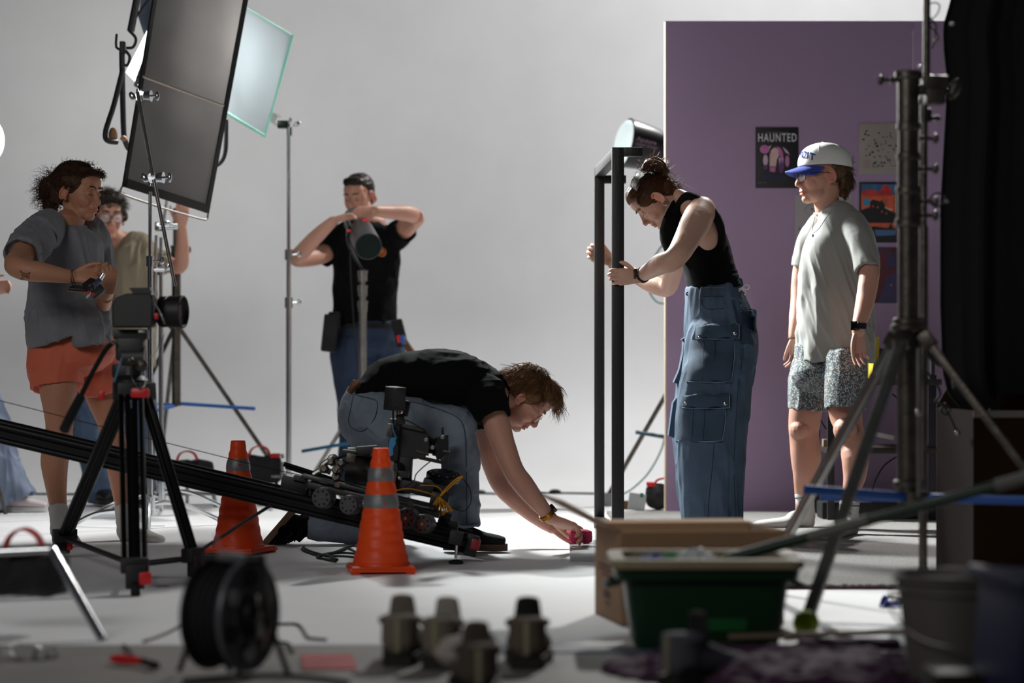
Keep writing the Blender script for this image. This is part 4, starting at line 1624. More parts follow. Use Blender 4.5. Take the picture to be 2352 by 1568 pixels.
# ================================================================== woman in grey tee at the left
def make_left_woman():
    root = thing('person', 'curly-haired woman in grey tee and orange shorts holding a small handheld controller', 'person', (P(190, 1250, 556).x, F / 556, 0))
    base = V(root['_base'])
    yaw = R(27)
    hd = Head(P(181, 443, 556), (math.cos(yaw), -math.sin(yaw), -0.10), (0.06, 0, 1), 1.0)
    b = MB()
    hd.add(b, True)
    b.loft([(hd.p(0, -0.022, -0.040), 0.047), (P(172, 487, 556), 0.046), (P(163, 512, 556), 0.055)], seg=18)
    b.loft([(P(158, 512, 556), .06, .12), (P(155, 600, 556), .08, .10), (P(155, 700, 556), .08, .10), (P(155, 790, 556), .1, .10)], seg=16)
    limb(b, [(P(95, 525, 568), .050), (P(70, 555, 576), .050), (P(48, 590, 584), .045), (P(34, 608, 590), .043), (P(58, 619, 592), .043),
             (P(98, 625, 592), .0385), (P(140, 632, 591), .030), (P(166, 636, 590), .0255)])
    limb(b, [(P(222, 545, 546), .046), (P(234, 600, 545), .042), (P(238, 660, 546), .036), (P(232, 705, 550), .036), (P(236, 700, 560), .035), (P(243, 680, 572), .029), (P(250, 665, 576), .025)])
    hand(b, P(168, 636, 590), (1.0, 0.10, 0.08), (0.15, 0.45, 0.9), [(22, 16, 10), (38, 55, 40), (42, 62, 45), (45, 65, 45)], .92, flip=-1, tout=22, tcurl=(15, 20))
    hand(b, P(252, 668, 577), (0.05, -0.25, 1.0), (-0.9, -0.5, 0), [(45, 58, 40), (48, 60, 40), (50, 60, 42), (50, 62, 42)], .86, flip=1, tout=30, tcurl=(14, 14))
    limb(b, [(P(140, 760, 560), .07), (P(134, 820, 561), .075), (P(134, 890, 562), .078), (P(136, 950, 562), .062), (P(136, 985, 562), .056), (P(130, 1030, 562), .058), (P(125, 1065, 562), .056), (P(129, 1120, 562), .043), (P(134, 1165, 562), .035), (P(138, 1215, 563), .036)])
    limb(b, [(P(195, 760, 548), .07), (P(215, 820, 548), .075), (P(229, 890, 548), .073), (P(252, 960, 548), .058), (P(259, 1000, 548), .052), (P(270, 1050, 548), .052), (P(276, 1110, 548), .042), (P(284, 1165, 548), .033), (P(290, 1215, 549), .033)])
    b.grow('body', M_skinB, root, 0.0036, 3, disp=lambda co, no: hd.sculpt(co) + no * (0.0012 * vnoise(co * 24))[:, None], tint=lambda co: hd.tint(co))
    hd.lashes(root, M_lash, mat('dark_brow', '#2c1c14', 0.8), closed=True)

    # tee
    b = MB()
    b.loft([(P(164, 510, 556), .055, .062), (P(160, 523, 556), .105, .125), (P(156, 548, 556), .138, .155), (P(154, 590, 556), .145, .150), (P(155, 650, 556), .150, .145),
            (P(152, 710, 556), .150, .168), (P(150, 755, 557), .160, .19), (P(153, 770, 557), .162, .195)], seg=30, pw=2.2, dome=(.1, 0), hem=.05)
    b.loft([(P(112, 522, 563), .075, .075), (P(88, 540, 571), .080, .076), (P(66, 566, 578), .078, .072), (P(53, 585, 582), .080, .074)], hem=.03, seg=22)
    b.loft([(P(205, 530, 548), .065, .07), (P(226, 565, 545), .060, .062), (P(236, 620, 544), .052, .056)], hem=.03, seg=22)
    b.torus(P(166, 513, 557), .054, .007, (.32, -.10, 1), s2=8)
    # the loose front gathers at the right and dips lower
    b.loft([(P(200, 690, 557), .09, .12), (P(206, 745, 558), .082, .17), (P(210, 789, 558), .066, .19)], hem=.04, seg=20, dome=(.6, 0))

    def dsp(co, no):
        px = CX + co[:, 0] * F / co[:, 1]
        py = HY - (co[:, 2] - H) * F / co[:, 1]
        q = co - base
        g = np.stack([q[:, 0] + q[:, 2] * .25, q[:, 1], q[:, 2] * .2], 1)
        d = ridges(g, .010, (18, 14, 12), 4) * np.clip((py - 500) / 60, .2, 1) + ridges(g, .004, (40, 28, 26), 8)
        w = np.exp(-((px - 225) / 40) ** 2 - ((py - 745) / 40) ** 2)
        d += w * ridges(co, .010, (22, 10, 12), 1)
        w = np.exp(-((py - 735) / 22) ** 2)
        return d + w * ridges(co, .005, (5, 5, 30), 2)
    mt = mat('charcoal_grey_cotton', '#7a7b80', 0.92, bump=.3, bscale=450, sheen=.12, var=.05, vscale=20)
    b.grow('t_shirt', mt, root, .0045, 3, disp=dsp)
    # shorts
    b = MB()
    b.loft([(P(152, 745, 557), .145, .135), (P(160, 800, 557), .165, .150), (P(168, 835, 557), .175, .155)], seg=28, pw=2.2, dome=(.1, .4))
    b.loft([(P(132, 790, 559), .120, .11), (P(128, 840, 560), .114, .112), (P(132, 891, 561), .105, .11)], seg=22, dome=(.5, 0), hem=.03, pw=2.3)
    b.loft([(P(200, 790, 552), .110, .11), (P(218, 840, 551), .108, .11), (P(232, 886, 549), .090, .105)], seg=22, dome=(.5, 0), hem=.03, pw=2.3)
    ms = mat('orange_nylon', '#d2674a', 0.7, bump=.3, bscale=200, sheen=.2)
    b.grow('shorts', ms, root, .0045, 4, disp=lambda co, no: folds(co, .0045, (9, 9, 3), 9) + ridges(co, .0012, (30, 30, 40), 4))
    # socks
    M_s = mat('ribbed_white_sock', '#d4d2cd', 0.95, bump=.5, bscale=300)
    for (ax_, ay, s_), (tx, ty, ts), tp in (((140, 1222, 563), (168, 1243, 572), (133, 1163, 562)), ((292, 1222, 549), (362, 1238, 556), (285, 1163, 548))):
        b = MB()
        b.loft([(P(*tp), .040), (P((tp[0] + ax_) / 2, (tp[1] + ay) / 2, s_), .040), (P(ax_, ay, s_), .042)], seg=16, dome=(0, .8))
        b.loft([(P(ax_ - 2, ay + 6, s_), .034), (P((ax_ + tx) / 2, (ay + ty) / 2 + 2, (s_ + ts) / 2), .032, .038), (P(tx, ty, ts), .020, .038)], seg=16)
        so = b.grow('sock', M_s, root, .004, 4, disp=lambda co, no: ridges(co, .0025, (8, 8, 34), 3))
        c0 = P(*tp)
        b = MB()
        def sw(t, w):
            x = c0.x - .004 + .030 * t
            return V((x, c0.y - .0405, c0.z - .055 - .020 * (1 - t) ** 2 * (1 if w else 1) + (.004 if w else -.006 * math.sin(PI * t))))
        pts = [V((c0.x - .012, c0.y - .046, c0.z - .052)), V((c0.x - .006, c0.y - .046, c0.z - .064)), V((c0.x + .014, c0.y - .045, c0.z - .050)), V((c0.x - .004, c0.y - .046, c0.z - .057))]
        b.prism(pts, (0, .004, 0))
        b.build('swoosh_mark', M_black, so)
    # bracelet, tattoo, held controller
    b = MB()
    b.torus(P(166, 636, 590), .0275, .002, (1, 0, 0), s2=6)
    b.torus(P(170, 636, 590), .0270, .0015, (1, 0, 0.15), s2=6)
    b.build('bracelet', mat('brown_cord', '#5a3a1e', .8), root, sharp=None)
    b = MB()
    for pts in (((46, 622), (52, 632), (50, 640), (58, 634), (68, 641), (66, 632), (70, 625), (60, 629), (46, 622)), ((54, 627), (58, 638)), ((60, 628), (64, 638)), ((44, 640), (56, 642)), ((50, 630), (66, 634))):
        q = []
        for x, y in pts:
            q.append(P(x, y, 592.0))
        body = [c for c in root.children if c.name.startswith('body')][0]
        bpy.context.evaluated_depsgraph_get().update()
        q2 = []
        for w_ in q:
            d = (w_ - V((0, 0, H))).normalized()
            org = V((0, 0, H)) + d * 7
            hit, loc, nor, _ = body.ray_cast(org - base, d)
            q2.append(loc + base - d * .0006 if hit else w_)
        b.tube(q2, .0013, 4, 2)
    b.build('forearm_tattoo', mat('tattoo_ink', '#1c1a20', .8), root, sharp=None)
    # hair
    hm = hair_mat('hair_dark_brown', '#4c3323')
    hm.node_tree.nodes['Principled BSDF'].inputs['Roughness'].default_value = .6
    b = MB()
    hd.e(b, (0, -0.026, 0.040), (0.082, 0.098, 0.086), seg=24, rg=16)
    hd.e(b, (0, -0.075, 0.000), (0.068, 0.050, 0.060))
    hd.e(b, (0, 0.038, 0.076), (0.060, 0.044, 0.032))
    hd.e(b, (0.0, -0.118, 0.040), (0.040, 0.045, 0.040))
    hd.e(b, (0.0, -0.150, 0.000), (0.045, 0.045, 0.060))
    hd.e(b, (0.0, -0.140, -0.050), (0.038, 0.036, 0.045))
    b.grow('hair', hm, root, .0036, 3, disp=hairdisp(hd, .005, 50, (1, .5, 1)))
    rs = random.Random(21)
    ps = []
    for i in range(620):      # ponytail of ringlets
        u = V((rs.gauss(0, 1), rs.gauss(0, 1), rs.gauss(0, 1))).normalized()
        z = rs.uniform(-.055, .055)
        cen = V((0, -.128 - .03 * (1 - abs(z) / .06), z))
        p = hd.p(*(cen + V((u.x * .040, u.y * .036, u.z * .028))))
        d = hd.M @ (u * .8 + V((rs.uniform(-.4, .4), -.3, rs.uniform(-1.1, .6))))
        ps.append(curl(p, d, rs.uniform(.025, .07), rs.uniform(.004, .009), rs.uniform(1.0, 2.4), rs, 14, .1, .3))
    ps += flow_hair(hd, (0, -.026, .040), (.083, .099, .087), 330, lambda u: (u.x * .2, -1, .1), .07, rs, .08, .005, 1.8, zmin=-.35, keep=lambda u: not (u.y > .55 and u.z < .35))
    for i in range(220):      # curly fringe around the hairline
        a = rs.uniform(-1.3, 1.3)
        p = hd.p(math.sin(a) * .074, .030 + .050 * math.cos(a), .066 + .040 * math.cos(a) * rs.uniform(.5, 1.1))
        d = hd.M @ V((math.sin(a) * .9, .7 * math.cos(a) + .2, rs.uniform(-.9, .3)))
        ps.append(curl(p, d, rs.uniform(.012, .030), rs.uniform(.003, .006), rs.uniform(.8, 1.5), rs, 12, 0.2, .3))
    for i in range(90):
        p = hd.p(rs.uniform(-.04, .04), rs.uniform(-.07, .05), .118)
        ps.append(curl(p, hd.M @ V((rs.uniform(-.5, .5), rs.uniform(-1, .5), rs.uniform(.1, .6))), rs.uniform(.015, .035), .004, 1.2, rs, 10, 0, .3))
    strands(ps, hm, root, r=.0009, seg=3)
    return root


lw = make_left_woman()
# things she holds
ctl = thing('handheld_controller', 'small dark controller with red and blue parts in the hands of the woman in grey', 'controller', P(212, 665, 598))
b = MB()
rotc = Euler((R(-35), R(-38), R(10))).to_matrix()
b.box(P(216, 660, 592), (.058, .022, .085), rotc, bev=.006)
b.build('housing', M_black, ctl)
b = MB()
b.box(P(224, 648, 602), (.034, .016, .016), rotc, bev=.003)
b.build('blue_clip', mat('navy_plastic', '#26345c', .4), ctl)
b = MB()
b.ell(P(203, 672, 608), .008)
b.ell(P(214, 676, 608), .007)
b.build('red_button', M_red, ctl)
b = MB()
b.cyl(P(198, 684, 608), P(208, 671, 608), .0038)
b.cyl(P(228, 644, 600), P(238, 628, 600), .010, .008)
b.build('silver_rod', M_chrome, ctl)
b = MB()
for i, (x, y) in enumerate(((206, 655), (214, 652), (218, 660), (210, 664))):
    b.ell(P(x, y, 607), .0045)
b.build('gear', M_darksteel, ctl)
ph = thing('phone', 'dark phone in a tan edged case held under the grey-shirted woman\'s wrist', 'phone', P(185, 665, 595))
b = MB()
b.box(P(183, 661, 590), (.072, .100, .009), Euler((R(10), R(4), 0)), bev=.003)
b.build('phone_body', M_black, ph)
b = MB()
b.box(P(183, 665.5, 590), (.076, .104, .004), Euler((R(10), R(4), 0)), bev=.0015)
b.build('case_edge', mat('tan_case', '#8a6238', .6), ph)

# ================================================================== man in olive shirt behind her
def make_olive_man():
    root = thing('person', 'blurred man with glasses and open olive shirt gripping the left light stand', 'person', (P(262, 1160, 437).x, F / 437, 0))
    hd = Head(P(247, 500, 440), (0.38, -0.92, -0.02), (0, 0, 1), 1.04)
    b = MB()
    hd.add(b, lids=True)
    b.loft([(hd.p(0, -0.022, -0.045), 0.054), (P(262, 545, 440), 0.052), (P(268, 565, 439), 0.062)], seg=16)
    b.loft([(P(272, 565, 438), .10, .08), (P(285, 650, 438), .12, .08), (P(280, 800, 438), .10, .08)], seg=14)
    limb(b, [(P(335, 585, 436), .052), (P(370, 600, 436), .045), (P(412, 612, 437), .040), (P(419, 580, 440), .036), (P(419, 545, 443), .029), (P(417, 522, 445), .026)])
    hand(b, P(417, 520, 445), (0.05, -0.1, 1), (-1, 0, 0), [(35, 45, 30)] * 4, .95, flip=1)
    limb(b, [(P(215, 600, 430), .045), (P(205, 680, 430), .04), (P(215, 750, 436), .035), (P(235, 790, 440), .027)])
    b.grow('body', M_skinA, root, .006, 3, disp=lambda co, no: hd.sculpt(co), tint=lambda co: hd.tint(co))
    hd.lashes(root, M_lash, mat('dark_brow', '#2c1c14', .8))
    hd.glasses(root, mat('amber_frame', '#5a3418', .3), rx=.027, rz=.024, pw=2.1, th=.0022)
    b = MB()
    b.loft([(P(268, 548, 438), .06, .06), (P(270, 562, 438), .12, .09), (P(282, 600, 437), .15, .11), (P(288, 680, 437), .16, .12), (P(285, 760, 437), .155, .12)], seg=22, pw=2.2, dome=(.2, .1))
    b.grow('undershirt', M_blackcloth, root, .007, 3)
    mo = mat('olive_cotton', '#857a66', .9, bump=.3, bscale=300)
    b = MB()
    b.loft([(P(290, 546, 440), .06, .05), (P(306, 572, 440), .105, .105), (P(308, 640, 441), .115, .125), (P(306, 760, 441), .115, .13), (P(302, 840, 441), .115, .13)], seg=20, pw=2.3, dome=(.3, 0), hem=.03)
    b.loft([(P(252, 560, 438), .05, .05), (P(238, 600, 436), .075, .105), (P(232, 700, 436), .08, .12), (P(235, 800, 436), .08, .12)], seg=20, pw=2.3, dome=(.3, 0), hem=.03)
    b.loft([(P(325, 578, 436), .075), (P(355, 598, 436), .066), (P(385, 606, 436), .060)], hem=.03, seg=18)
    b.loft([(P(235, 580, 434), .07), (P(218, 640, 430), .062)], hem=.03, seg=18)
    b.grow('open_shirt', mo, root, .006, 4, disp=lambda co, no: folds(co, .012, (9, 9, 2.5), 5))
    b = MB()
    b.loft([(P(270, 780, 437), .17, .13), (P(265, 850, 437), .19, .14)], seg=22, dome=(.1, .4))
    b.loft([(P(235, 830, 438), .11, .11), (P(205, 930, 440), .095, .10), (P(212, 1030, 440), .085, .09), (P(228, 1115, 440), .075, .085), (P(240, 1140, 440), .07, .085)], seg=18, hem=.02)
    b.loft([(P(300, 830, 434), .11, .11), (P(318, 930, 434), .095, .10), (P(320, 1030, 434), .085, .09), (P(322, 1130, 434), .075, .085)], seg=18, hem=.02)
    b.grow('jeans', mat('mid_denim', '#44566e', .85, var=.15, vscale=9), root, .007, 4, disp=lambda co, no: folds(co, .008, (8, 8, 4), 2))
    mu = mat('black_leather', '#0c0c0e', .5)
    shoe('shoe', P(262, 1160, 446), P(212, 1154, 437), (0, 0, 1), mu, M_black, root, width=.052, high=.09)
    shoe('shoe', P(345, 1158, 442), P(308, 1152, 434), (0, 0, 1), mu, M_black, root, width=.052, high=.09)
    hm = mat('hair_black_curly', '#241a14', .65, bump=.6, bscale=60, spec=.25)
    b = MB()
    hd.e(b, (0, -0.026, 0.045), (0.092, 0.102, 0.092))
    hd.e(b, (0, 0.045, 0.090), (0.072, 0.050, 0.036))
    for s in (-1, 1):
        hd.e(b, (s * 0.080, -.004, 0.030), (0.022, 0.050, 0.050))
    b.grow('hair', hm, root, .005, 2, disp=hairdisp(hd, .010, 32, (1, 1, 1)))
    rs = random.Random(2)
    ps = []
    for i in range(420):
        u = V((rs.gauss(0, 1), rs.gauss(0, 1), abs(rs.gauss(0, 1)) + .1)).normalized()
        ps.append(curl(hd.p(u.x * .092, -.02 + u.y * .10, .045 + u.z * .09), hd.M @ (u + V((rs.uniform(-.8, .8), rs.uniform(-.8, .8), rs.uniform(-.9, .3)))), .035, .008, 1.3, rs, 10, 0, .3))
    strands(ps, hm, root, r=.0016, seg=3)


make_olive_man()

# ================================================================== man in black tee at the back
def make_back_man():
    root = thing('person', 'blurred man in black tee and navy jeans adjusting a lamp on a stand', 'person', (P(845, 1154, 424).x, F / 424, 0))
    hd = Head(P(823, 452, 424), (-0.35, -0.90, -0.22), (-0.03, -0.05, 1), 1.02)
    b = MB()
    hd.add(b)
    b.loft([(hd.p(0, -0.022, -0.045), 0.056), (P(832, 500, 424), 0.058), (P(838, 520, 424), 0.07)], seg=16)
    b.loft([(P(840, 520, 424), .12, .08), (P(840, 640, 424), .11, .08), (P(845, 780, 424), .10, .08)], seg=14)
    limb(b, [(P(900, 545, 424), .055), (P(925, 528, 426), .055), (P(946, 512, 430), .046), (P(957, 500, 435), .041), (P(935, 490, 439), .042), (P(895, 487, 442), .036), (P(862, 484, 445), .028)])
    hand(b, P(862, 484, 445), (-0.95, -0.25, -0.15), (0.1, -0.5, -.8), [(30, 40, 30)] * 4, .98, flip=1, tout=30)
    limb(b, [(P(775, 560, 424), .055), (P(745, 582, 427), .050), (P(715, 592, 431), .046), (P(682, 594, 436), .042), (P(700, 572, 439), .042), (P(730, 540, 442), .038), (P(765, 508, 445), .028)])
    hand(b, P(767, 506, 445), (0.75, -0.15, 0.25), (0.3, -.9, 0.1), [(30, 45, 30)] * 4, .98, flip=-1, tout=20)
    b.grow('body', M_skinA, root, .0055, 3, disp=lambda co, no: hd.sculpt(co), tint=lambda co: hd.tint(co))
    hd.lashes(root, M_lash, mat('dark_brow', '#2c1c14', .8))
    b = MB()
    b.loft([(P(838, 508, 424), .075, .07), (P(838, 522, 424), .145, .10), (P(840, 550, 424), .185, .125), (P(842, 610, 424), .180, .125), (P(838, 680, 424), .170, .12), (P(838, 748, 424), .172, .13)], seg=24, pw=2.3, dome=(.1, 0), hem=.03)
    b.loft([(P(888, 555, 424), .080, .085), (P(912, 540, 425), .080, .08), (P(932, 526, 427), .070, .075)], hem=.03, seg=18)
    b.loft([(P(795, 545, 424), .085, .085), (P(765, 568, 425), .080, .08), (P(742, 584, 427), .072, .075)], hem=.03, seg=18)
    b.grow('t_shirt', M_blackcloth, root, .006, 4, disp=lambda co, no: folds(co, .008, (8, 8, 4), 6))
    b = MB()
    b.loft([(P(842, 740, 424), .175, .13), (P(844, 800, 424), .19, .14)], seg=22, dome=(.1, .4))
    b.loft([(P(808, 800, 425), .115, .12), (P(812, 880, 425), .105, .11), (P(815, 960, 425), .09, .10), (P(812, 1050, 425), .08, .09), (P(810, 1140, 425), .072, .09)], seg=18, hem=.02)
    b.loft([(P(882, 800, 423), .115, .12), (P(890, 880, 423), .100, .11), (P(898, 960, 423), .09, .10), (P(905, 1050, 423), .08, .09), (P(910, 1138, 423), .072, .09)], seg=18, hem=.02)
    b.grow('jeans', M_denimN, root, .007, 4, disp=lambda co, no: folds(co, .008, (8, 8, 4), 12))
    mu = mat('black_leather', '#0c0c0e', .5)
    shoe('shoe', P(800, 1164, 443), P(812, 1155, 425), (0, 0, 1), mu, M_black, root, width=.052, high=.09)
    shoe('shoe', P(925, 1163, 441), P(908, 1153, 423), (0, 0, 1), mu, M_black, root, width=.052, high=.09)
    # belt with pouches and tools
    b = MB()
    b.loft([(P(842, 744, 424), .185, .142), (P(842, 754, 424), .187, .144)], seg=26, dome=(0, 0))
    b.build('belt', M_blackmatte, root)
    b = MB()
    b.box(P(758, 765, 430), (.075, .11, .20), Euler((0, R(6), 0)), bev=.012)
    b.box(P(768, 735, 430), (.06, .08, .09), bev=.01)
    b.build('tool_pouch', M_blackmatte, root)
    b = MB()
    b.box(P(918, 765, 432), (.06, .09, .15), Euler((0, R(-14), 0)), bev=.012)
    b.build('tool_pouch', M_blackmatte, root)
    b = MB()
    b.cyl(P(925, 775, 436), P(946, 812, 436), .014, .022)
    b.build('hammer_handle', mat('wood_handle', '#5a3a24', .6), root)
    b = MB()
    b.cyl(P(922, 770, 440), P(928, 790, 440), .012)
    b.build('blue_marker', M_blue, root)
    b = MB()
    b.cyl(P(914, 770, 440), P(918, 786, 440), .010)
    b.build('red_marker', M_red, root)
    b = MB()
    b.cyl(P(877, 579, 432.5), P(877, 579, 435.5), .024, .023, 24)
    bd = b.build('yellow_badge', mat('badge_yellow', '#d79a2a', .5), root)
    b = MB()
    b.torus(P(877, 579, 435.6), .017, .005, (0, 1, 0))
    b.build('badge_ring', mat('badge_red', '#a8402a', .5), bd)
    hm = hair_mat('hair_black_brown', '#2a1f18')
    b = MB()
    hd.e(b, (0, -0.026, 0.042), (0.080, 0.098, 0.084))
    hd.e(b, (0, -0.062, -0.010), (0.070, 0.056, 0.062))
    hd.e(b, (0, 0.040, 0.086), (0.062, 0.046, 0.030))
    b.grow('hair', hm, root, .005, 3, disp=hairdisp(hd, .003, 60))


make_back_man()

# ================================================================== person cut off by the left edge
def make_edge_person():
    root = thing('person', 'person at the left picture edge, of whom only a jeans leg and pale shoe show', 'person', (P(-60, 1172, 456).x, F / 456, 0))
    hd = Head(P(-95, 480, 456), (0.9, -0.3, -0.1), (0, 0, 1), 1.0)
    b = MB()
    hd.add(b)
    b.loft([(hd.p(0, -0.022, -0.045), 0.052), (P(-105, 535, 456), 0.06)], seg=16)
    b.loft([(P(-105, 540, 456), .08, .1), (P(-110, 700, 456), .10, .1), (P(-100, 800, 456), .10, .1)], seg=14)
    limb(b, [(P(-100, 580, 470), .05), (P(-90, 650, 474), .045), (P(-60, 670, 480), .036), (P(-28, 662, 482), .027)])
    hand(b, P(-28, 662, 482), (1, -.1, .1), (0, -.3, 1), [(25, 35, 25)] * 4, .9, flip=-1)
    b.grow('body', M_skinA, root, .007, 3, disp=lambda co, no: hd.sculpt(co), tint=lambda co: hd.tint(co))
    b = MB()
    b.loft([(P(-104, 535, 456), .09, .09), (P(-106, 570, 456), .16, .19), (P(-108, 680, 456), .15, .18), (P(-104, 800, 456), .16, .18)], seg=20, hem=.03)
    b.loft([(P(-104, 575, 468), .075), (P(-98, 620, 472), .065)], hem=.02)
    b.grow('t_shirt', M_blackcloth, root, .008, 4)
    b = MB()
    b.loft([(P(-104, 790, 456), .165, .17), (P(-98, 860, 456), .17, .18)], seg=20, dome=(.1, .4))
    b.loft([(P(-90, 850, 460), .12, .12), (P(-42, 950, 460), .12, .11), (P(-18, 1050, 459), .12, .10), (P(8, 1130, 459), .135, .10), (P(22, 1160, 459), .140, .10)], seg=20, hem=.03, pw=2.3)
    b.loft([(P(-120, 850, 450), .12, .12), (P(-125, 980, 450), .11, .11), (P(-120, 1150, 450), .12, .10)], seg=20, hem=.03)
    b.grow('jeans', mat('grey_denim', '#76839a', .85, bump=.3, bscale=300, var=.18, vscale=8), root, .006, 4, disp=lambda co, no: folds(co, .014, (8, 8, 4), 9))
    mp = mat('pale_pink_shoe', '#cdc0c4', .8, bump=.3, bscale=300)
    shoe('shoe', P(112, 1172, 459), P(10, 1172, 459), (0, 0, 1), mp, mat('white_sole', '#c8c6c6', .7), root, width=.05, high=.07, sole=.014)
    shoe('shoe', P(-60, 1172, 453), P(-150, 1172, 452), (0, 0, 1), mp, mat('white_sole', '#c8c6c6', .7), root, width=.05, high=.07, sole=.014)
    b = MB()
    b.cyl(P(22, 1135, 459), P(22, 1160, 459), .036)
    b.build('ankle', mat('white_sock', '#c9c6c2', 0.95), root)
    hm = hair_mat('hair_black_brown', '#2a1f18')
    b = MB()
    hd.e(b, (0, -0.026, 0.045), (0.086, 0.100, 0.088))
    b.grow('hair', hm, root, .006, 3, disp=hairdisp(hd, .003, 60))


make_edge_person()
# ================================================================== black timber frame
M_blackpaint = mat('black_painted_timber', '#0d0d0e', 0.45, bump=.25, bscale=60, stretch=(1, 1, .08))
fr = thing('timber_frame', 'tall black painted timber frame held upright by the woman in cargo jeans', 'frame', (.41, F / 535, 0))
fx, fy = P(1419, 0, 560).x, F / 560
rx_, ry = P(1376.5, 0, 510).x, F / 510
tz = P(0, 339, 560).z
for x, y, w in ((fx, fy, .050), (rx_, ry, .045)):
    b = MB()
    b.box((x, y, tz / 2), (w, .045, tz), bev=.003)
    b.build('post', M_blackpaint, fr)
d = V((rx_ - fx, ry - fy, 0))
ang = math.atan2(d.y, d.x)
for z, nm in ((tz - .022, 'top_rail'), (.03, 'bottom_rail')):
    b = MB()
    b.box((fx + d.x / 2, fy + d.y / 2, z), (d.length - .045, .044, .044), Matrix.Rotation(ang, 3, 'Z'), bev=.003)
    b.build(nm, M_blackpaint, fr)
b = MB()
b.box((fx + .062, fy - .001, tz - .018), (.078, .044, .036), bev=.003)
b.build('crosspiece', M_blackpaint, fr)
b = MB()
b.box((rx_ + .055, ry, tz - .055), (.13, .04, .036), bev=.003)
b.build('crosspiece', M_blackpaint, fr)

# ================================================================== board and the thing under the kneeling man's hands
b = MB()
b.box((.225 + .19, 9.43, .010), (.38, .86, .020), Matrix.Rotation(R(-1.2), 3, 'Z'), bev=.003)
tag(b.build('white_board', mat('white_laminate', '#8c8f91', .35)), 'flat white board lying on the floor under the kneeling man\'s hands', 'board')
b = MB()
b.box(P(1330, 1232, 583) + V((0, 0, .002)), (.092, .09, .050), Matrix.Rotation(R(12), 3, 'Z'), bev=.014)
spg = b.grow('sponge', mat('magenta_sponge', '#a82a4e', .9, bump=.8, bscale=220), None, .003, 3, disp=lambda co, no: .0015 * vnoise(co * 160))
tag(spg, 'magenta sponge pressed on the white board by the kneeling man', 'sponge')

# ================================================================== cones
M_reflect = mat('grey_reflective_band', '#6f7073', .45, .2, bump=.15, bscale=50)


def cone(x, y, rot, label):
    t = thing('traffic_cone', label, 'traffic cone', (x, y, 0), 'orange traffic cones on the white floor')
    b = MB()
    q = Matrix.Rotation(rot, 3, 'Z')
    b.box((x, y, .012), (.232, .232, .010), q, bev=.004)
    b.box((x, y, .0215), (.222, .222, .010), q, bev=.004)
    b.lathe([(.104, .022), (.101, .034), (.098, .036)], (x, y, 0), seg=32)
    b.build('base', M_orange, t)
    b = MB()
    for i in range(4):
        a = rot + PI / 4 + i * PI / 2
        b.box((x + math.cos(a) * .135, y + math.sin(a) * .135, .004), (.03, .03, .008), q, bev=.002)
    b.build('rubber_feet', M_orange, t)
    zz = [.034, .075, .115, .150, .188, .226, .277, .320, .370, .402, .433]
    rr = lambda z: .0955 - (z - .034) * (.0955 - .0275) / .399
    rs = random.Random(int(x * 100) + 50)

    def seg(z0, z1, nm, m, lift=0.0):
        b = MB()
        rings = []
        n = max(3, int((z1 - z0) / .006))
        for k in range(n + 1):
            z = z0 + (z1 - z0) * k / n
            fold = min(abs(z - f) for f in zz[1:-1])
            bulge = .0028 * min(1, fold / .015) - .0010
            ring = []
            for j in range(36):
                a = 2 * PI * j / 36
                w = .0016 * math.sin(a * 3 + z * 40) * math.sin(a * 5 + z * 17)
                r = rr(z) + bulge + w + lift
                ring.append((x + math.cos(a) * r, y + math.sin(a) * r, z))
            rings.append(ring)
        b.rings(rings)
        return b.build(nm, m, t, sharp=60)
    seg(.030, .4325, 'cone_body', M_orange)
    for z0, z1 in ((.228, .275), (.322, .368)):
        r_ = seg(z0, z1, 'reflective_band', M_reflect, .0012)
    b = MB()
    b.lathe([(.028, .428), (.028, .437), (.024, .4385), (.015, .4385), (.014, .43)], (x, y, 0), seg=28)
    b.build('top_cap', M_orange, t)
    for z in (.345, .245):
        b = MB()
        r = rr(z) + .004
        a = -PI / 2 + .25
        b.box((x + math.cos(a) * r, y + math.sin(a) * r, z), (.008, .002, .008), Matrix.Rotation(a + PI / 2, 3, 'Z'))
        b.build('red_mark', M_red, t)
    return t


cone((875 - CX) / 650, F / 650, R(8), 'nearer orange traffic cone, in front of the camera rig')
cone((547 - CX) / 590, F / 590, R(-20), 'farther orange traffic cone, behind the slider rail near the kneeling man\'s shoe')

# ================================================================== camera slider rail
M_rail = mat('black_anodised', '#141416', .38, .55, bump=.1, bscale=80)
sl = thing('camera_slider', 'long black twin-tube slider rail sloping down to the right', 'camera slider', (P(600, 1250, 622).x, F / 622, 0))
rL, rR = P(-140, 963, 627), P(1083, 1252, 621)
rd = (rR - rL).normalized()
side = V((0, 1, 0))
side = (side - rd * side.dot(rd)).normalized()
upv = rd.cross(side) * -1
if upv.z < 0:
    upv = -upv
for k, off in enumerate((0, .19)):
    o = side * off
    b = MB()
    b.cyl(rL + o + upv * .026, rR + o + upv * .026, .0155, seg=20)
    b.cyl(rL + o - upv * .022, rR + o - upv * .022, .0125, seg=20)
    q = Matrix((rd, side, upv)).transposed()
    b.box((rL + rR) / 2 + o + upv * .002, ((rR - rL).length, .010, .042), q)
    b.box((rL + rR) / 2 + o - upv * .006, ((rR - rL).length, .026, .008), q)
    b.build('rail', M_rail, sl)
for t in (.02, .38, .66, .985):
    b = MB()
    b.box(rL.lerp(rR, t) + side * .095 - upv * .012, (.030, .18, .016), q, bev=.002)
    b.build('cross_tie', M_rail, sl)
b = MB()
b.box(rR + side * .0 + V((.0, -.004, 0)), (.048, .036, .078), q, bev=.006)
b.build('end_block', M_black, sl)
b = MB()
b.box(rR + rd * .012 + side * -.008 + upv * .008, (.034, .044, .040), q, bev=.006)
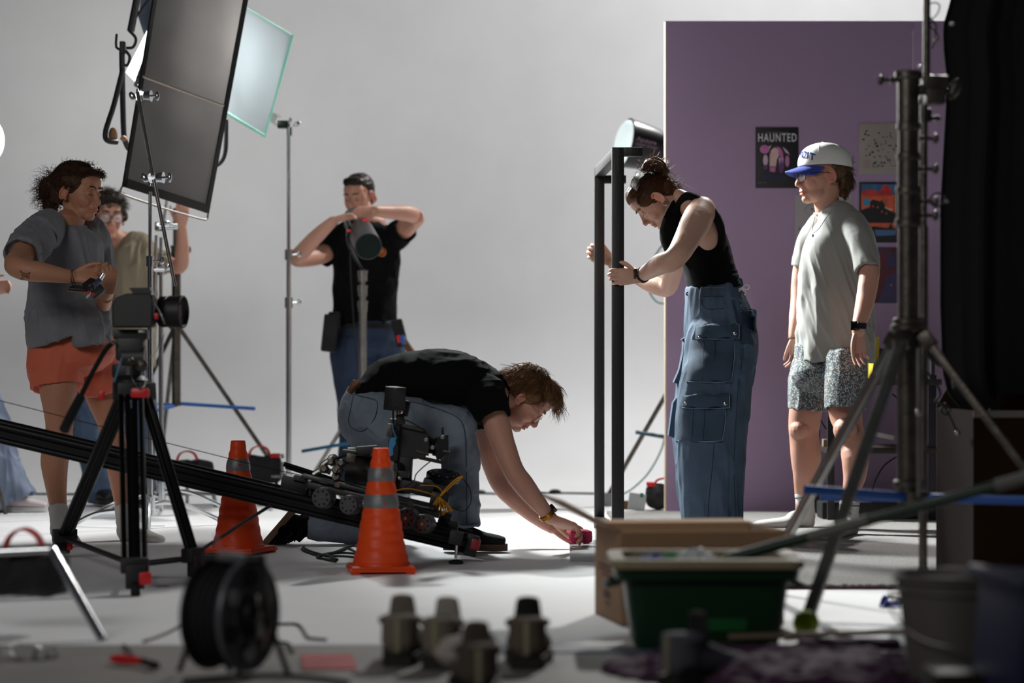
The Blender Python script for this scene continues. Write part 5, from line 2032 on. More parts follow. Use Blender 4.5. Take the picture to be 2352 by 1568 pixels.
b.build('red_end_cap', mat('dark_red_plastic', '#8c1620', .4), sl)
b = MB()
b.box(P(1047, 1235, 625), (.05, .05, .05), q, bev=.004)
b.build('foot_bracket', M_black, sl)
b = MB()
b.cyl(P(1047, 1282, 625), P(1049, 1245, 625), .0055)
b.build('levelling_screw', M_chrome, sl)
b = MB()
fz = P(1047, 1295, 625)
b.lathe([(.020, 0), (.027, .003), (.0275, .009), (.022, .013), (.008, .017)], (fz.x, fz.y, 0), seg=20)
b.build('rubber_foot', M_blackmatte, sl)
b = MB()
b.cyl(P(622, 1160, 630), P(464, 1261, 672), .0065)
b.build('prop_rod', M_black, sl)
b = MB()
for y0 in (0, .19):
    p0 = rL + side * y0
    b.cyl(p0, (p0.x - .05, p0.y, 0), .016)
b.build('end_support', M_black, sl)
b = MB()
b.tube([P(-60, 905, 640), P(100, 945, 636), P(300, 996, 630), P(500, 1046, 622), P(620, 1076, 617), P(700, 1092, 612)], .0016, 5, 3)
b.build('drive_cable', mat('dark_red_wire', '#3a1418', .6), sl, sharp=None)

# ================================================================== motion rig with camera riding the rail
rg = thing('camera_rig', 'black motorised camera carriage with motors, cables and a small monitor on the slider', 'camera rig', P(860, 1200, 612))
rg['_base'] = list(rg.location)


def pbox(nm, x, y, s, size, ang=0.0, m=None, bev=.003, par=None, yaw=0.0):
    b = MB()
    b.box(P(x, y, s), size, Euler((0, R(ang), R(yaw))).to_matrix(), bev=bev)
    return b.build(nm, m or M_black, par or rg)


tilt = 13.2
def motor(x, y, s, r, L=.06, par=None):
    c = P(x, y, s)
    b = MB()
    ax = V((-.28, -1, .05)).normalized()
    b.lathe([(r * .9, L), (r, L - .004), (r, .006), (r * .97, .0), (r * .90, -.003), (.0001, -.003)], c + ax * 0, -ax, 30)
    mo = b.build('motor', mat('motor_grey', '#46464b', .42, .3), par or rg)
    b = MB()
    qm = V((0, 0, 1)).rotation_difference(-ax).to_matrix()
    for k in range(8):
        a = 2 * PI * k / 8
        p = c + qm @ V((r * .66 * math.cos(a), r * .66 * math.sin(a), -.0035))
        b.cyl(p, p + ax * .0012, r * .12, seg=10)
    b.build('vent_holes', M_blackmatte, mo)
    b = MB()
    p = c + qm @ V((0, 0, -.003))
    b.cyl(p, p + ax * .003, r * .14, seg=12)
    b.build('shaft', M_chrome, mo)
    return mo


for x, y, s, r in ((738, 1143, 634, .038), (800, 1159, 634, .036), (932, 1190, 634, .038), (970, 1203, 634, .036),
                   (660, 1136, 606, .040), (706, 1128, 604, .034), (862, 1168, 606, .036)):
    motor(x, y, s, r)
pbox('chassis_plate', 860, 1146, 618, (.50, .16, .020), tilt)
pbox('chassis_plate', 850, 1128, 616, (.52, .12, .012), tilt)
pbox('bracket', 676, 1116, 612, (.10, .05, .06), tilt, bev=.006)
pbox('bracket', 690, 1102, 612, (.055, .05, .030), tilt, bev=.006)
b = MB()
b.prism([P(x, y, 612) for x, y in ((640, 1140), (676, 1104), (706, 1110), (716, 1142), (690, 1152))], (0, .05, 0))
b.build('bearing_block', M_black, rg)
for (x0, y0, x1, y1), r in (((652, 1064, 815, 1116), .0075), ((656, 1072, 815, 1124), .0065)):
    b = MB()
    b.cyl(P(x0, y0, 606), P(x1, y1, 606), r)
    b.cyl(P(x0, y0, 600), P(x1, y1, 600), r)
    b.build('guide_rod', M_blackmetal, rg)
b = MB()
b.box(P(733, 1092, 603), (.28, .09, .010), Euler((0, R(17.7), 0)).to_matrix(), bev=.003)
b.build('arm_plate', M_black, rg)
b = MB()
b.tube([P(705, 1092, 606), P(730, 1108, 606), P(760, 1114, 606), P(800, 1112, 606)], .004, 6, 3)
b.build('belt', M_blackmatte, rg, sharp=None)
# silver knuckles and the leather-brown drum
for pts, r in ((((735, 1084), (744, 1066), (760, 1058), (768, 1068)), .013), (((752, 1062), (762, 1048), (772, 1052), (776, 1066)), .010), (((720, 1090), (742, 1078), (760, 1084)), .012)):
    b = MB()
    b.tube([P(x, y, 612) for x, y in pts], r, 10, 4)
    b.build('clamp_arm', M_steel, rg)
for x, y, r in ((748, 1078, .016), (764, 1062, .014), (778, 1080, .020), (788, 1064, .014), (776, 1096, .018)):
    b = MB()
    c = P(x, y, 616)
    b.lathe([(r * .6, 0), (r, .004), (r, .020), (r * .7, .026), (.0001, .026)], c, (-.3, -1, .2), 20)
    b.build('knob', M_darksteel, rg)
b = MB()
b.cyl(P(795, 1078, 606), P(858, 1084, 606), .056, .060, 28)
b.build('drum', mat('dark_brown_drum', '#1c1312', .5), rg)
b = MB()
b.cyl(P(800, 1052, 602), P(860, 1050, 602), .042, .040, 24)
b.build('drum', M_black, rg)
pbox('top_plate', 820, 1040, 606, (.11, .08, .018), 6)
pbox('handle_clip', 806, 1052, 618, (.034, .02, .03), 10, M_darksteel)
pbox('handle_clip', 843, 1033, 614, (.08, .05, .030), -4)
pbox('counterweight', 845, 1102, 606, (.10, .09, .05), tilt, bev=.008)
b = MB()
b.tube([P(770, 1054, 614), P(790, 1046, 616), P(812, 1042, 616), P(836, 1036, 614)], .005, 6, 3)
b.tube([P(770, 1090, 618), P(780, 1075, 620), P(800, 1062, 618)], .003, 6, 3)
b.build('hose', M_blackmatte, rg, sharp=None)
# tower with the camera
pbox('tower', 905, 1010, 606, (.040, .05, .16), 4)
pbox('tower', 925, 1090, 604, (.070, .07, .14), 3)
pbox('tower_rib', 899, 1110, 612, (.03, .03, .10), 10, M_darksteel)
pbox('slot_plate', 912, 1088, 611, (.090, .02, .026), 3, mat('dark_grey_metal', '#3a3d42', .4, .5))
pbox('tower_knob', 918, 1098, 620, (.012, .012, .012), 0, M_steel)
b = MB()
for x in (890, 918):
    b.cyl(P(x, 1062, 608), P(x + 4, 1120, 608), .010)
b.build('strut', M_blackmetal, rg)
b = MB()
b.prism([P(x, y, 606) for x, y in ((908, 978), (912, 972), (970, 984), (984, 1000), (986, 1030), (975, 1052), (930, 1056), (900, 1052), (896, 1010))], (0, .10, 0))
cb = b.build('camera_body', mat('camera_black', '#0c0c0e', .5), rg)
b = MB()
b.cyl(P(913, 977, 607), P(973, 990, 607), .0045)
b.cyl(P(956, 1036, 614), P(985, 1044, 614), .005)
b.build('cage_rod', M_darksteel, cb)
b = MB()
lens0, lens1 = P(972, 1020, 600), P(1024, 1030, 600)
ax = (lens1 - lens0).normalized()
b.lathe([(.030, 0), (.034, .006), (.034, .022), (.030, .024), (.030, .040), (.036, .044), (.036, .058), (.033, .060), (.045, .066), (.047, .088), (.040, .089), (.036, .078), (.0001, .076)], lens0, ax, 32)
ln = b.build('lens', M_black, cb)
b = MB()
for k in range(28):
    a = 2 * PI * k / 28
    qm = V((0, 0, 1)).rotation_difference(ax).to_matrix()
    p = lens0 + qm @ V((.034 * math.cos(a), .034 * math.sin(a), .008))
    b.cyl(p, p + ax * .012, .0016, seg=5)
b.build('focus_ring_teeth', M_black, ln)
b = MB()
for x, y in ((978, 1010), (993, 1028), (1016, 1004)):
    p = P(x, y, 628)
    b.cyl(p, p + V((0, .03, 0)), .0065)
b.build('lens_knob', M_steel, ln)
b = MB()
b.prism([P(x, y, 618) for x, y in ((1014, 982), (1018, 980), (1020, 996), (1014, 1000))], (0, .010, 0))
b.prism([P(x, y, 618) for x, y in ((1006, 1004), (1012, 1000), (1030, 998), (1030, 1040), (1004, 1058), (1000, 1046))], (0, .02, 0))
b.build('matte_flag', M_blackmatte, ln)
b = MB()
b.box(P(1026, 1036, 624), (.026, .02, .004), Euler((0, R(5), 0)).to_matrix())
b.build('lens_glint_plate', M_chrome, ln)
b = MB()
b.box(P(1022, 1050, 604), (.028, .05, .05), Euler((0, R(8), 0)).to_matrix(), bev=.004)
b.box(P(990, 1056, 604), (.09, .05, .012), Euler((0, R(12), 0)).to_matrix(), bev=.003)
b.build('lens_support', M_black, cb)
mon = MB()
mon.box(P(907, 915, 612), (.050, .075, .088), Euler((0, R(6), R(-28))).to_matrix(), bev=.003)
mn = mon.build('monitor', M_black, rg)
b = MB()
pts = [P(x, y, s) for x, y, s in ((898, 889, 622), (928, 906, 613), (928, 943, 613), (901, 930, 622))]
b.prism(pts, (.006, -.008, 0))
b.build('screen_back', mat('dark_rubber', '#26262a', .6), mn)
b = MB()
b.tube([P(903, 930, 612), P(903, 965, 610), P(905, 985, 608)], .0035, 6, 3)
b.build('monitor_cable', M_blackmatte, mn, sharp=None)
b = MB()
for x in (912, 918):
    b.cyl(P(x, 940, 611), P(x + 1, 952, 611), .004)
b.build('brass_fitting', mat('brass', '#9a6a2a', .3, 1.0), mn)
pbox('monitor_arm', 920, 962, 608, (.030, .03, .045), -12, bev=.006)
pbox('monitor_arm', 934, 938, 607, (.020, .03, .060), 12, bev=.006)
pbox('tower_clamp', 896, 988, 612, (.022, .03, .05), 8, M_darksteel, bev=.005)
b = MB()
b.tube([P(901, 972, 622), P(904, 990, 622), P(910, 1005, 622), P(905, 1012, 622)], .0022, 6, 3)
b.prism([P(x, y, 622) for x, y in ((896, 1006), (908, 1004), (909, 1018), (902, 1030), (903, 1044), (896, 1048), (892, 1030))], (0, .012, 0))
b.build('blue_strap', mat('cyan_strap', '#2c7fb0', .6), rg)
b = MB()
b.tube([P(925, 962, 612), P(945, 970, 612), P(962, 980, 612), P(975, 990, 612)], .0025, 6, 3)
b.tube([P(990, 1058, 612), P(970, 1074, 612), P(955, 1090, 612), P(950, 1106, 612), P(930, 1118, 612)], .0025, 6, 3)
b.tube([P(1064, 1100, 610), P(1078, 1120, 610), P(1082, 1150, 610), P(1068, 1172, 610), P(1044, 1168, 610), P(1020, 1156, 610)], .0022, 6, 4)
b.tube([P(815, 1140, 625), P(828, 1148, 625), P(838, 1158, 625), P(830, 1166, 625), P(824, 1152, 625)], .002, 6, 3)
b.build('cable', M_blackmatte, rg, sharp=None)
# front electronics box with turntable disc
pbox('motor_box', 950, 1118, 606, (.15, .12, .045), tilt, bev=.005)
pbox('motor_box', 1000, 1120, 600, (.10, .10, .06), tilt, bev=.006)
b = MB()
c = P(1018, 1098, 600)
b.lathe([(.052, -.012), (.062, -.008), (.066, 0), (.066, .016), (.060, .020), (.0001, .020)], c, (.12, -.25, 1), 32)
tb = b.build('turntable_disc', mat('worn_black', '#131316', .4, .3, bump=.4, bscale=160), rg)
b = MB()
for k in range(10):
    a = 2 * PI * k / 10
    qm = V((0, 0, 1)).rotation_difference(V((.12, -.25, 1)).normalized()).to_matrix()
    p = c + qm @ V((.05 * math.cos(a), .05 * math.sin(a), .018))
    b.cyl(p, p + V((0, 0, .004)), .004, seg=8)
b.build('bolt_heads', M_steel, tb)
pbox('lower_block', 1010, 1146, 608, (.07, .08, .05), tilt, bev=.006)
pbox('lower_block', 1022, 1190, 612, (.045, .05, .045), 20, bev=.006)
pbox('lower_block', 1030, 1206, 614, (.075, .05, .035), 10, bev=.006)
pbox('tan_pad', 775, 1113, 632, (.018, .01, .018), tilt, mat('tan_pad', '#6a5a50', .8))
pbox('tan_pad', 943, 1157, 632, (.018, .01, .018), tilt, mat('tan_pad', '#6a5a50', .8))
pbox('lens_counterblock', 872, 1120, 610, (.10, .06, .03), tilt)
# yellow cord hanging in a bundle
M_cord = mat('yellow_cord', '#c88a12', .7)
b = MB()
rs = random.Random(3)
for k in range(13):
    x0 = 1008 + rs.uniform(-3, 3)
    xe = 990 + k * 3.6 + rs.uniform(-2, 2)
    ye = 1184 - abs(k - 5) * 1.5 + rs.uniform(-5, 3)
    s_ = 616 + rs.uniform(-2, 2)
    b.tube([P(x0, 1141, s_), P((x0 + xe) / 2 - 3, 1158, s_), P(xe - 2, ye - 8, s_), P(xe, ye, s_), P(xe + 4, ye - 4, s_), P((x0 + xe) / 2 + 4, 1156, s_), P(x0 + 1, 1142, s_)], .0022, 5, 4)
b.tube([P(1008, 1142, 616), P(1030, 1122, 616), P(1048, 1105, 617), P(1063, 1094, 617), P(1050, 1098, 617), P(1026, 1120, 616), P(1010, 1140, 616)], .0028, 5, 4)
b.tube([P(905, 1127, 624), P(935, 1122, 622), P(970, 1128, 620), P(1008, 1141, 616)], .0025, 5, 4)
b.tube([P(965, 1114, 620), P(1000, 1116, 618), P(1015, 1128, 616), P(1010, 1141, 616)], .0022, 5, 4)
b.build('cord_bundle', M_cord, rg, sharp=None)

# ---------------------------------------------------------------- black cable heap on the floor
b = MB()
paths = [((700, 1262), (712, 1268), (735, 1275), (752, 1278), (765, 1284), (775, 1288), (745, 1286), (728, 1282), (748, 1276), (790, 1272), (830, 1276)),
         ((698, 1258), (694, 1264), (708, 1271), (738, 1279), (770, 1270), (800, 1258), (818, 1256), (828, 1266)),
         ((735, 1284), (760, 1290), (772, 1292)),
         ((740, 1276), (780, 1268), (800, 1262), (820, 1272), (836, 1282), (860, 1278), (900, 1276), (935, 1281)),
         ((745, 1280), (790, 1280), (840, 1284), (900, 1280), (930, 1276))]
for p_ in paths:
    b.tube([G(x, y) + V((0, 0, .005)) for x, y in p_], .0045, 6, 4)
tag(b.build('cable', M_blackmatte, sharp=None), 'black cable in loose loops on the floor behind the nearer cone', 'cable')
# ================================================================== video tripod at the left
tp = thing('tripod', 'black video tripod with red clamps, pan handle and ground spreader', 'tripod', (P(300, 1330, 672).x, F / 672, 0))
crown = P(300, 905, 672)
feet = [G(128, 1278), G(462, 1336), G(311, 1368)]
b = MB()
b.lathe([(.034, -.035), (.055, -.025), (.060, .0), (.060, .030), (.048, .045), (.040, .048)], P(300, 893, 672), seg=28)
b.build('crown', M_black, tp)
for i, f in enumerate(feet):
    d = (f - crown)
    hd_ = V((d.x, d.y, 0)).normalized()
    top = crown + hd_ * .055 + V((0, 0, .01))
    sd = hd_.cross(V((0, 0, 1)))
    kn = top.lerp(f, .86)
    b = MB()
    for o in (-.034, -.0115, .0115, .034) if i == 2 else (-.0165, .0165):
        b.cyl(top + sd * o, kn + sd * o * .95, .0095 if i == 2 else .0135, seg=14)
    if i == 2:
        pass
    b.build('leg_tubes', M_blackmetal, tp)
    b = MB()
    b.cyl(top.lerp(f, .10), kn, .012, seg=14)
    b.build('inner_leg_tube', M_rail, tp)
    q = Matrix((sd, hd_, V((0, 0, 1)))).transposed()
    b = MB()
    b.box(top, (.090, .040, .060), q, bev=.006)
    b.build('leg_joint', M_black, tp)
    b = MB()
    b.box(kn, (.090, .042, .050), q, bev=.006)
    kb = b.build('lower_clamp', M_black, tp)
    b = MB()
    low = kn.lerp(f, .62)
    b.box(kn.lerp(f, .38), (.060, .036, .075), q, bev=.005)
    b.build('leg_lock', M_black, kb)
    b = MB()
    b.box(kn.lerp(f, .42) + V((.034, -.012, 0)), (.022, .030, .040) if i != 2 else (.040, .03, .040), q, bev=.007)
    b.build('red_lever', M_red, kb)
    b = MB()
    b.cyl(low, f + V((0, 0, .02)), .010, seg=14)
    b.lathe([(.013, 0), (.016, .006), (.014, .028), (.010, .034)], (f.x, f.y, 0), seg=18)
    b.build('rubber_foot', M_blackmatte, tp)
    mid = P(308, 1296, 676)
    a0 = kn + V((0, 0, -.01))
    b = MB()
    b.cyl(a0, mid, .010, .010, seg=12)
    b.build('spreader_arm', M_black, tp)
b = MB()
b.box(P(308, 1294, 676), (.07, .05, .034), bev=.006)
b.build('spreader_hub', M_black, tp)
b = MB()
b.box(P(322, 902, 700), (.060, .030, .032), bev=.010)
b.build('red_clamp', M_red, tp)
b = MB()
b.box(P(234, 908, 690), (.018, .02, .03), bev=.006)
b.build('red_clamp', M_red, tp)
# fluid head
b = MB()
b.lathe([(.034, 0), (.040, .01), (.036, .045), (.030, .06)], P(300, 875, 672), seg=26)
b.cyl(P(283, 822, 672), P(334, 822, 672), .043, .043, 28)
b.box(P(300, 800, 672), (.095, .07, .085), bev=.012)
b.box(P(302, 768, 672), (.115, .07, .035), bev=.006)
b.box(P(285, 852, 672), (.075, .07, .05), bev=.01)
hd2 = b.build('fluid_head', M_black, tp)
b = MB()
b.lathe([(.018, 0), (.022, .005), (.020, .018), (.010, .024)], P(326, 838, 690), (0, -1, .1), 20)
b.lathe([(.010, 0), (.012, .005), (.010, .014), (.004, .018)], P(300, 828, 694), (0, -1, .1), 20)
b.build('drag_knob', M_darksteel, hd2)
b = MB()
b.box(P(326, 762, 692), (.024, .006, .008), bev=.002)
b.build('level_plate', M_steel, hd2)
b = MB()
b.box(P(271, 850, 690), (.006, .006, .085), Euler((0, R(18), 0)).to_matrix(), bev=.002)
b.build('blue_strip', mat('pale_blue_plastic', '#3f6d8c', .5), hd2)
b = MB()
b.tube([P(300, 850, 694), P(305, 875, 698), P(320, 892, 702), P(334, 880, 698), P(332, 852, 694)], .0022, 6, 4)
b.tube([P(278, 830, 690), P(300, 835, 696), P(340, 825, 692), P(365, 795, 684), P(378, 765, 680)], .002, 6, 4)
b.build('tether', M_darksteel, hd2, sharp=None)
b = MB()
b.tube([P(262, 786, 676), P(245, 800, 678), P(222, 838, 684), P(200, 880, 690), P(180, 922, 696)], .0085, 12, 4)
b.tube([P(185, 912, 695), P(165, 950, 700), P(148, 986, 705)], .0155, 14, 3, r1=.017)
b.build('pan_handle', M_blackmatte, tp)
b = MB()
b.tube([P(262, 790, 690), P(250, 780, 692), P(244, 770, 692)], .004, 8, 3)
b.build('handle_bolt', M_steel, tp)

# ---------------------------------------------------------------- camera on the tripod
cm = thing('camera', 'black camera with a wide lens pointing right on the video tripod', 'camera', P(302, 758, 672))
M_cam = mat('camera_black', '#0c0c0e', .5)
b = MB()
b.prism([P(x, y, 680) for x, y in ((258, 752), (256, 700), (266, 682), (290, 674), (348, 672), (352, 690), (350, 752))], (0, .085, 0))
cbm = b.build('body', M_cam, cm)
bv = cbm.modifiers.new('b', 'BEVEL')
bv.width = .006
bv.segments = 3
b = MB()
b.prism([P(x, y, 676) for x, y in ((306, 674), (296, 661), (344, 660), (350, 674))], (0, .05, 0))
b.build('viewfinder_hump', M_cam, cm)
b = MB()
c0 = P(352, 716, 668)
axl = V((1, -.22, 0)).normalized()
b.lathe([(.034, 0), (.038, .004), (.040, .020), (.050, .026), (.052, .052), (.049, .056), (.0555, .060), (.0565, .110), (.052, .112), (.046, .100), (.0001, .096)], c0, axl, 36)
ln2 = b.build('lens', M_black, cm)
b = MB()
b.cyl(c0 + axl * .093, c0 + axl * .098, .045, seg=30)
b.build('front_glass', M_glass, ln2)
b = MB()
for k in range(40):
    a = 2 * PI * k / 40
    qm = V((0, 0, 1)).rotation_difference(axl).to_matrix()
    p = c0 + qm @ V((.052 * math.cos(a), .052 * math.sin(a), .030))
    b.cyl(p, p + axl * .018, .0014, seg=5)
b.build('grip_ribs', M_blackmatte, ln2)
b = MB()
b.tube([P(350, 690, 690), P(360, 705, 696), P(372, 728, 700), P(378, 744, 700)], .0025, 6, 3)
b.build('grey_cord', M_steel, cm, sharp=None)
b = MB()
b.box(P(359, 726, 694), (.012, .008, .020), bev=.003)
b.build('red_tab', M_red, cm)
b = MB()
b.tube([P(352, 676, 690), P(358, 690, 690), P(354, 700, 690)], .005, 8, 3)
b.build('strap_lug', M_steel, cm)

# ================================================================== light stands
def wing(b, p, d, k=1.0):
    """a little T handle sticking out of a collar"""
    d = V(d).normalized()
    b.cyl(p, p + d * .035 * k, .005 * k, seg=8)
    b.ell(p + d * .040 * k, (.013 * k, .008 * k, .020 * k), seg=10, rg=6)


def stand(label, cx, s, ytop, ybot, r, m, collars=(), legs=(), apex=None, brace=None, brace_m=None, balls=(), leg_r=.011, taper=None, name='light_stand', wings=1, group=None):
    t = thing(name, label, 'light stand', (P(cx, 0, s).x, F / s, 0), group)
    yb = ybot
    ys = [ytop] + list(collars) + [yb]
    n = len(ys) - 1
    for i in range(n):
        b = MB()
        rr = r * (.72 + .28 * (i / max(1, n - 1))) if taper is None else taper[i]
        b.cyl(P(cx, ys[i], s), P(cx, ys[i + 1], s), rr, seg=20)
        b.build('column_section', m, t)
    for i, yc in enumerate(collars):
        rr = r * 1.18
        b = MB()
        b.cyl(P(cx, yc - 8, s), P(cx, yc + 14, s), rr, seg=20)
        b.cyl(P(cx, yc - 11, s), P(cx, yc - 6, s), rr * 1.12, seg=20)
        wing(b, P(cx, yc, s) + V((rr, 0, 0)), (wings, -.2, .1))
        b.build('collar', m, t)
    if apex:
        b = MB()
        b.cyl(P(cx, apex - 10, s), P(cx, apex + 14, s), r * 1.5, seg=20)
        b.build('leg_collar', m, t)
        a = P(cx, apex, s)
        for (lx, ly, ls) in legs:
            f = P(lx, ly, ls)
            b = MB()
            b.cyl(a + (f - a).normalized() * r, f, leg_r, seg=12)
            lo = b.build('leg', m, t)
            if (lx, ly, ls) in balls:
                b = MB()
                b.ell(f + (f - a).normalized() * .012, .033, seg=24, rg=16)
                bo = b.build('tennis_ball', M_ball, lo)
    if brace:
        for (x0, y0, s0, x1, y1, s1) in brace:
            b = MB()
            b.cyl(P(x0, y0, s0), P(x1, y1, s1), leg_r * .85, seg=10)
            b.build('brace', brace_m or M_blue, t)
    return t


M_teal = mat('teal_blue_paint', '#1c6a8c', .4, .2)
# steel stand gripped by the man in the olive shirt
fl = lambda x, y: (x, y, (y - HY) / H - 6)
t = stand('heavy steel light stand with blue braces, gripped by the man in olive', 405, 432, 478, 932, .024, M_darksteel, collars=(575,), apex=742,
          legs=(fl(682, 1146), fl(360, 1132), fl(210, 1150)), balls=(fl(360, 1132), fl(210, 1150)), brace=((405, 926, 432, 585, 938, 425), (405, 930, 432, 366, 928, 420), (405, 930, 432, 330, 950, 440)), leg_r=.012)
b = MB()
b.cyl(P(411, 474, 436), P(411, 545, 436), .010)
b.ell(P(411, 492, 438), (.018, .014, .012))
b.build('spigot', M_chrome, t)
# C-stands
def cstand(label, cx, s, ytop, legs, collars, r=.0125, m=None):
    t = thing('c_stand', label, 'light stand', (P(cx, 0, s).x, F / s, 0))
    m = m or M_chrome
    zb = HY + H * s - 34
    ys = [ytop] + list(collars) + [zb]
    for i in range(len(ys) - 1):
        b = MB()
        b.cyl(P(cx, ys[i], s), P(cx, ys[i + 1], s), r * (.66 + .34 * i / max(1, len(ys) - 2)), seg=18)
        b.build('column_section', m, t)
    for yc in collars:
        b = MB()
        b.cyl(P(cx, yc - 12, s), P(cx, yc + 12, s), r * 1.5, seg=18)
        wing(b, P(cx, yc, s) + V((r * 1.4, 0, 0)), (1, -.1, .1), .9)
        b.build('collar', m, t)
    b = MB()
    b.cyl(P(cx, zb - 42, s), P(cx, zb + 4, s), r * 1.9, seg=18)
    b.build('base_collar', m, t)
    for k, (dx, dy) in enumerate(legs):
        c = P(cx, zb - 8 - k * 11, s)
        e = V((c.x + dx, c.y + dy, .010))
        dv = V((dx, dy, 0))
        b = MB()
        b.tube([c, c + dv * .18 + V((0, 0, .01)), c + dv * .42 + V((0, 0, -.005)), V((c.x, c.y, .06)) + dv * .72, V((c.x, c.y, .012)) + dv], .0105, 10, 4)
        b.ell(V((c.x, c.y, .012)) + dv, .012)
        b.build('leg', m, t)
    return t


def knuckle(b, c, k=1.0):
    b.cyl(c + V((0, -.018 * k, 0)), c + V((0, .018 * k, 0)), .024 * k, seg=22)
    b.cyl(c + V((.018 * k, -.02 * k, 0)), c + V((.05 * k, -.026 * k, 0)), .020 * k, .026 * k, seg=18)
    b.cyl(c + V((.05 * k, -.026 * k, 0)), c + V((.072 * k, -.03 * k, 0)), .006 * k, seg=10)
    b.ell(c + V((.078 * k, -.03 * k, 0)), (.010 * k, .010 * k, .022 * k), seg=12, rg=8)
    b.cyl(c + V((-.01 * k, 0, -.035 * k)), c + V((-.01 * k, 0, .035 * k)), .012 * k, seg=14)
    b.ell(c + V((-.036 * k, -.02 * k, 0)), (.022 * k, .008 * k, .014 * k), Euler((0, R(60), 0)).to_matrix(), seg=12, rg=8)


c1 = cstand('chrome C-stand with a tilted grip arm, left of the olive-shirted man', 345, 510, 440, ((-.36, .12), (.30, .25), (.05, -.40)), (600,))
b = MB()
knuckle(b, P(352, 409, 514), 1.0)
b.build('grip_head', M_chrome, c1)
b = MB()
knuckle(b, P(324, 222, 508), 1.0)
b.build('grip_head', M_chrome, c1)
b = MB()
b.cyl(P(316, 212, 511), P(351, 404, 518), .0085, seg=14)
b.cyl(P(353, 412, 520), P(402, 656, 520), .0085, seg=14)
b.build('grip_arm', M_steel, c1)
c2 = cstand('thin chrome stand with two clamps, between the C-stand and the heavy steel stand', 370, 470, 545, ((-.30, -.22), (.36, .05), (-.05, .35)), (620, 705), r=.012)
b = MB()
b.cyl(P(359, 540, 474), P(354, 690, 474), .0075, seg=12)
b.cyl(P(384, 455, 474), P(374, 520, 474), .0070, seg=12)
b.cyl(P(366, 520, 474), P(408, 520, 474), .016, seg=16)
b.ell(P(384, 512, 480), (.018, .014, .012))
b.box(P(368, 520, 472), (.05, .04, .045), bev=.008)
b.ell(P(384, 452, 476), (.018, .014, .008))
b.build('grip_head', M_chrome, c2)
b = MB()
b.cyl(P(354, 619, 474), P(378, 619, 474), .012, seg=14)
b.ell(P(386, 612, 474), (.012, .008, .016))
b.build('clamp', M_chrome, c2)

c3 = cstand('slim C-stand holding the white diffusion frame', 663, 440, 284, ((-.05, -.42), (.36, .20), (-.34, .22)), (585, 695), r=.014)
b = MB()
b.box(P(650, 286, 440), (.060, .04, .042), bev=.010)
b.build('grip_head', mat('dark_green_grey', '#2a3430', .4, .6), c3)
b = MB()
b.cyl(P(665, 292, 440), P(665, 312, 440), .015, seg=16)
b.ell(P(667, 276, 440), (.009, .009, .015))
b.ell(P(682, 285, 440), (.022, .010, .013), Euler((0, R(-25), 0)).to_matrix())
b.build('t_handle', M_chrome, c3)

t = stand('steel stand in front of the man in black with blue braces', 833, 436, 618, 1020, .0205, M_steel, collars=(632, 666, 702), apex=905,
          legs=(fl(686, 1145), fl(960, 1140), fl(850, 1185)), balls=(), brace=((833, 1012, 436, 694, 1036, 432), (833, 1012, 436, 880, 1040, 430)), brace_m=M_teal, wings=-1,
          taper=(.010, .0135, .017, .0205))

# ---------------------------------------------------------------- spotlight the back man works on
sp = thing('spotlight', 'dark cylindrical spotlight on a stand, handled by the man in black at the back', 'lamp', P(833, 618, 438))
b = MB()
c0 = P(812, 500, 438)
c1_ = P(846, 566, 456)
ax = (c1_ - c0).normalized()
L = (c1_ - c0).length
b.lathe([(.040, -.03), (.055, 0), (.058, L * .45), (.068, L * .5), (.070, L), (.064, L), (.060, L - .02), (.0001, L - .02)], c0, ax, 30)
b.build('barrel', mat('lamp_grey', '#26282c', .4, .3), sp)
b = MB()
b.cyl(c0 + ax * (L - .012), c0 + ax * (L - .004), .062, seg=28)
b.build('front_lens', mat('green_coated_glass', '#061a16', .35, spec=.1), sp)
b = MB()
for k in range(10):
    a = 2 * PI * k / 10
    qm = V((0, 0, 1)).rotation_difference(ax).to_matrix()
    p = c0 + qm @ V((.060 * math.cos(a), .060 * math.sin(a), L * .1))
    b.cyl(p, p + ax * L * .3, .004, seg=6)
b.build('cooling_fins', M_darksteel, sp)
b = MB()
b.tube([P(800, 520, 448), P(800, 555, 448), P(820, 600, 440), P(833, 618, 438)], .010, 8, 3)
b.build('yoke', M_blackmetal, sp)
b = MB()
b.box(P(840, 506, 456), (.03, .02, .012), bev=.003)
b.box(P(802, 530, 452), (.018, .02, .014), bev=.003)
b.build('red_switch', mat('bright_red', '#e02430', .4), sp)
b = MB()
b.tube([P(808, 505, 446), P(804, 560, 446), P(806, 640, 444), P(814, 760, 440), P(822, 850, 438)], .004, 6, 4)
b.build('cable', M_blackmatte, sp, sharp=None)
# ================================================================== black net flag, diffusion frame and panel lamp
M_net = mat('black_net', '#7c7a79', .9, bump=.2, bscale=40, var=.12, vscale=5, translucent=.55)
M_tape = mat('black_edge_tape', '#141312', .8)
fl_ = thing('net_flag', 'large dark grey net flag in a metal frame, tilted at the upper left', 'flag', P(380, 470, 492))
BL, BR = P(281, 428, 505), P(478, 490, 482)
UP = (P(351, 0, 505) - P(281, 428, 505)) * 1.75
TL, TR = BL + UP, BR + UP + V((.03, 0, 0))
nrm = (BR - BL).cross(UP).normalized()
rs = np.random.RandomState(5)
n = 24
vs, fs = [], []
for side_ in (0, 1):
    for j in range(n + 1):
        for i in range(n + 1):
            u_, v_ = i / n, j / n
            p = BL.lerp(BR, u_).lerp(TL.lerp(TR, u_), v_)
            w = .010 * math.sin(u_ * 9 + v_ * 4) * math.sin(PI * u_) * math.sin(PI * v_) + .004 * math.sin(v_ * 40 + u_ * 3) * math.sin(PI * u_)
            vs.append(p + nrm * (w + .0015 * side_))
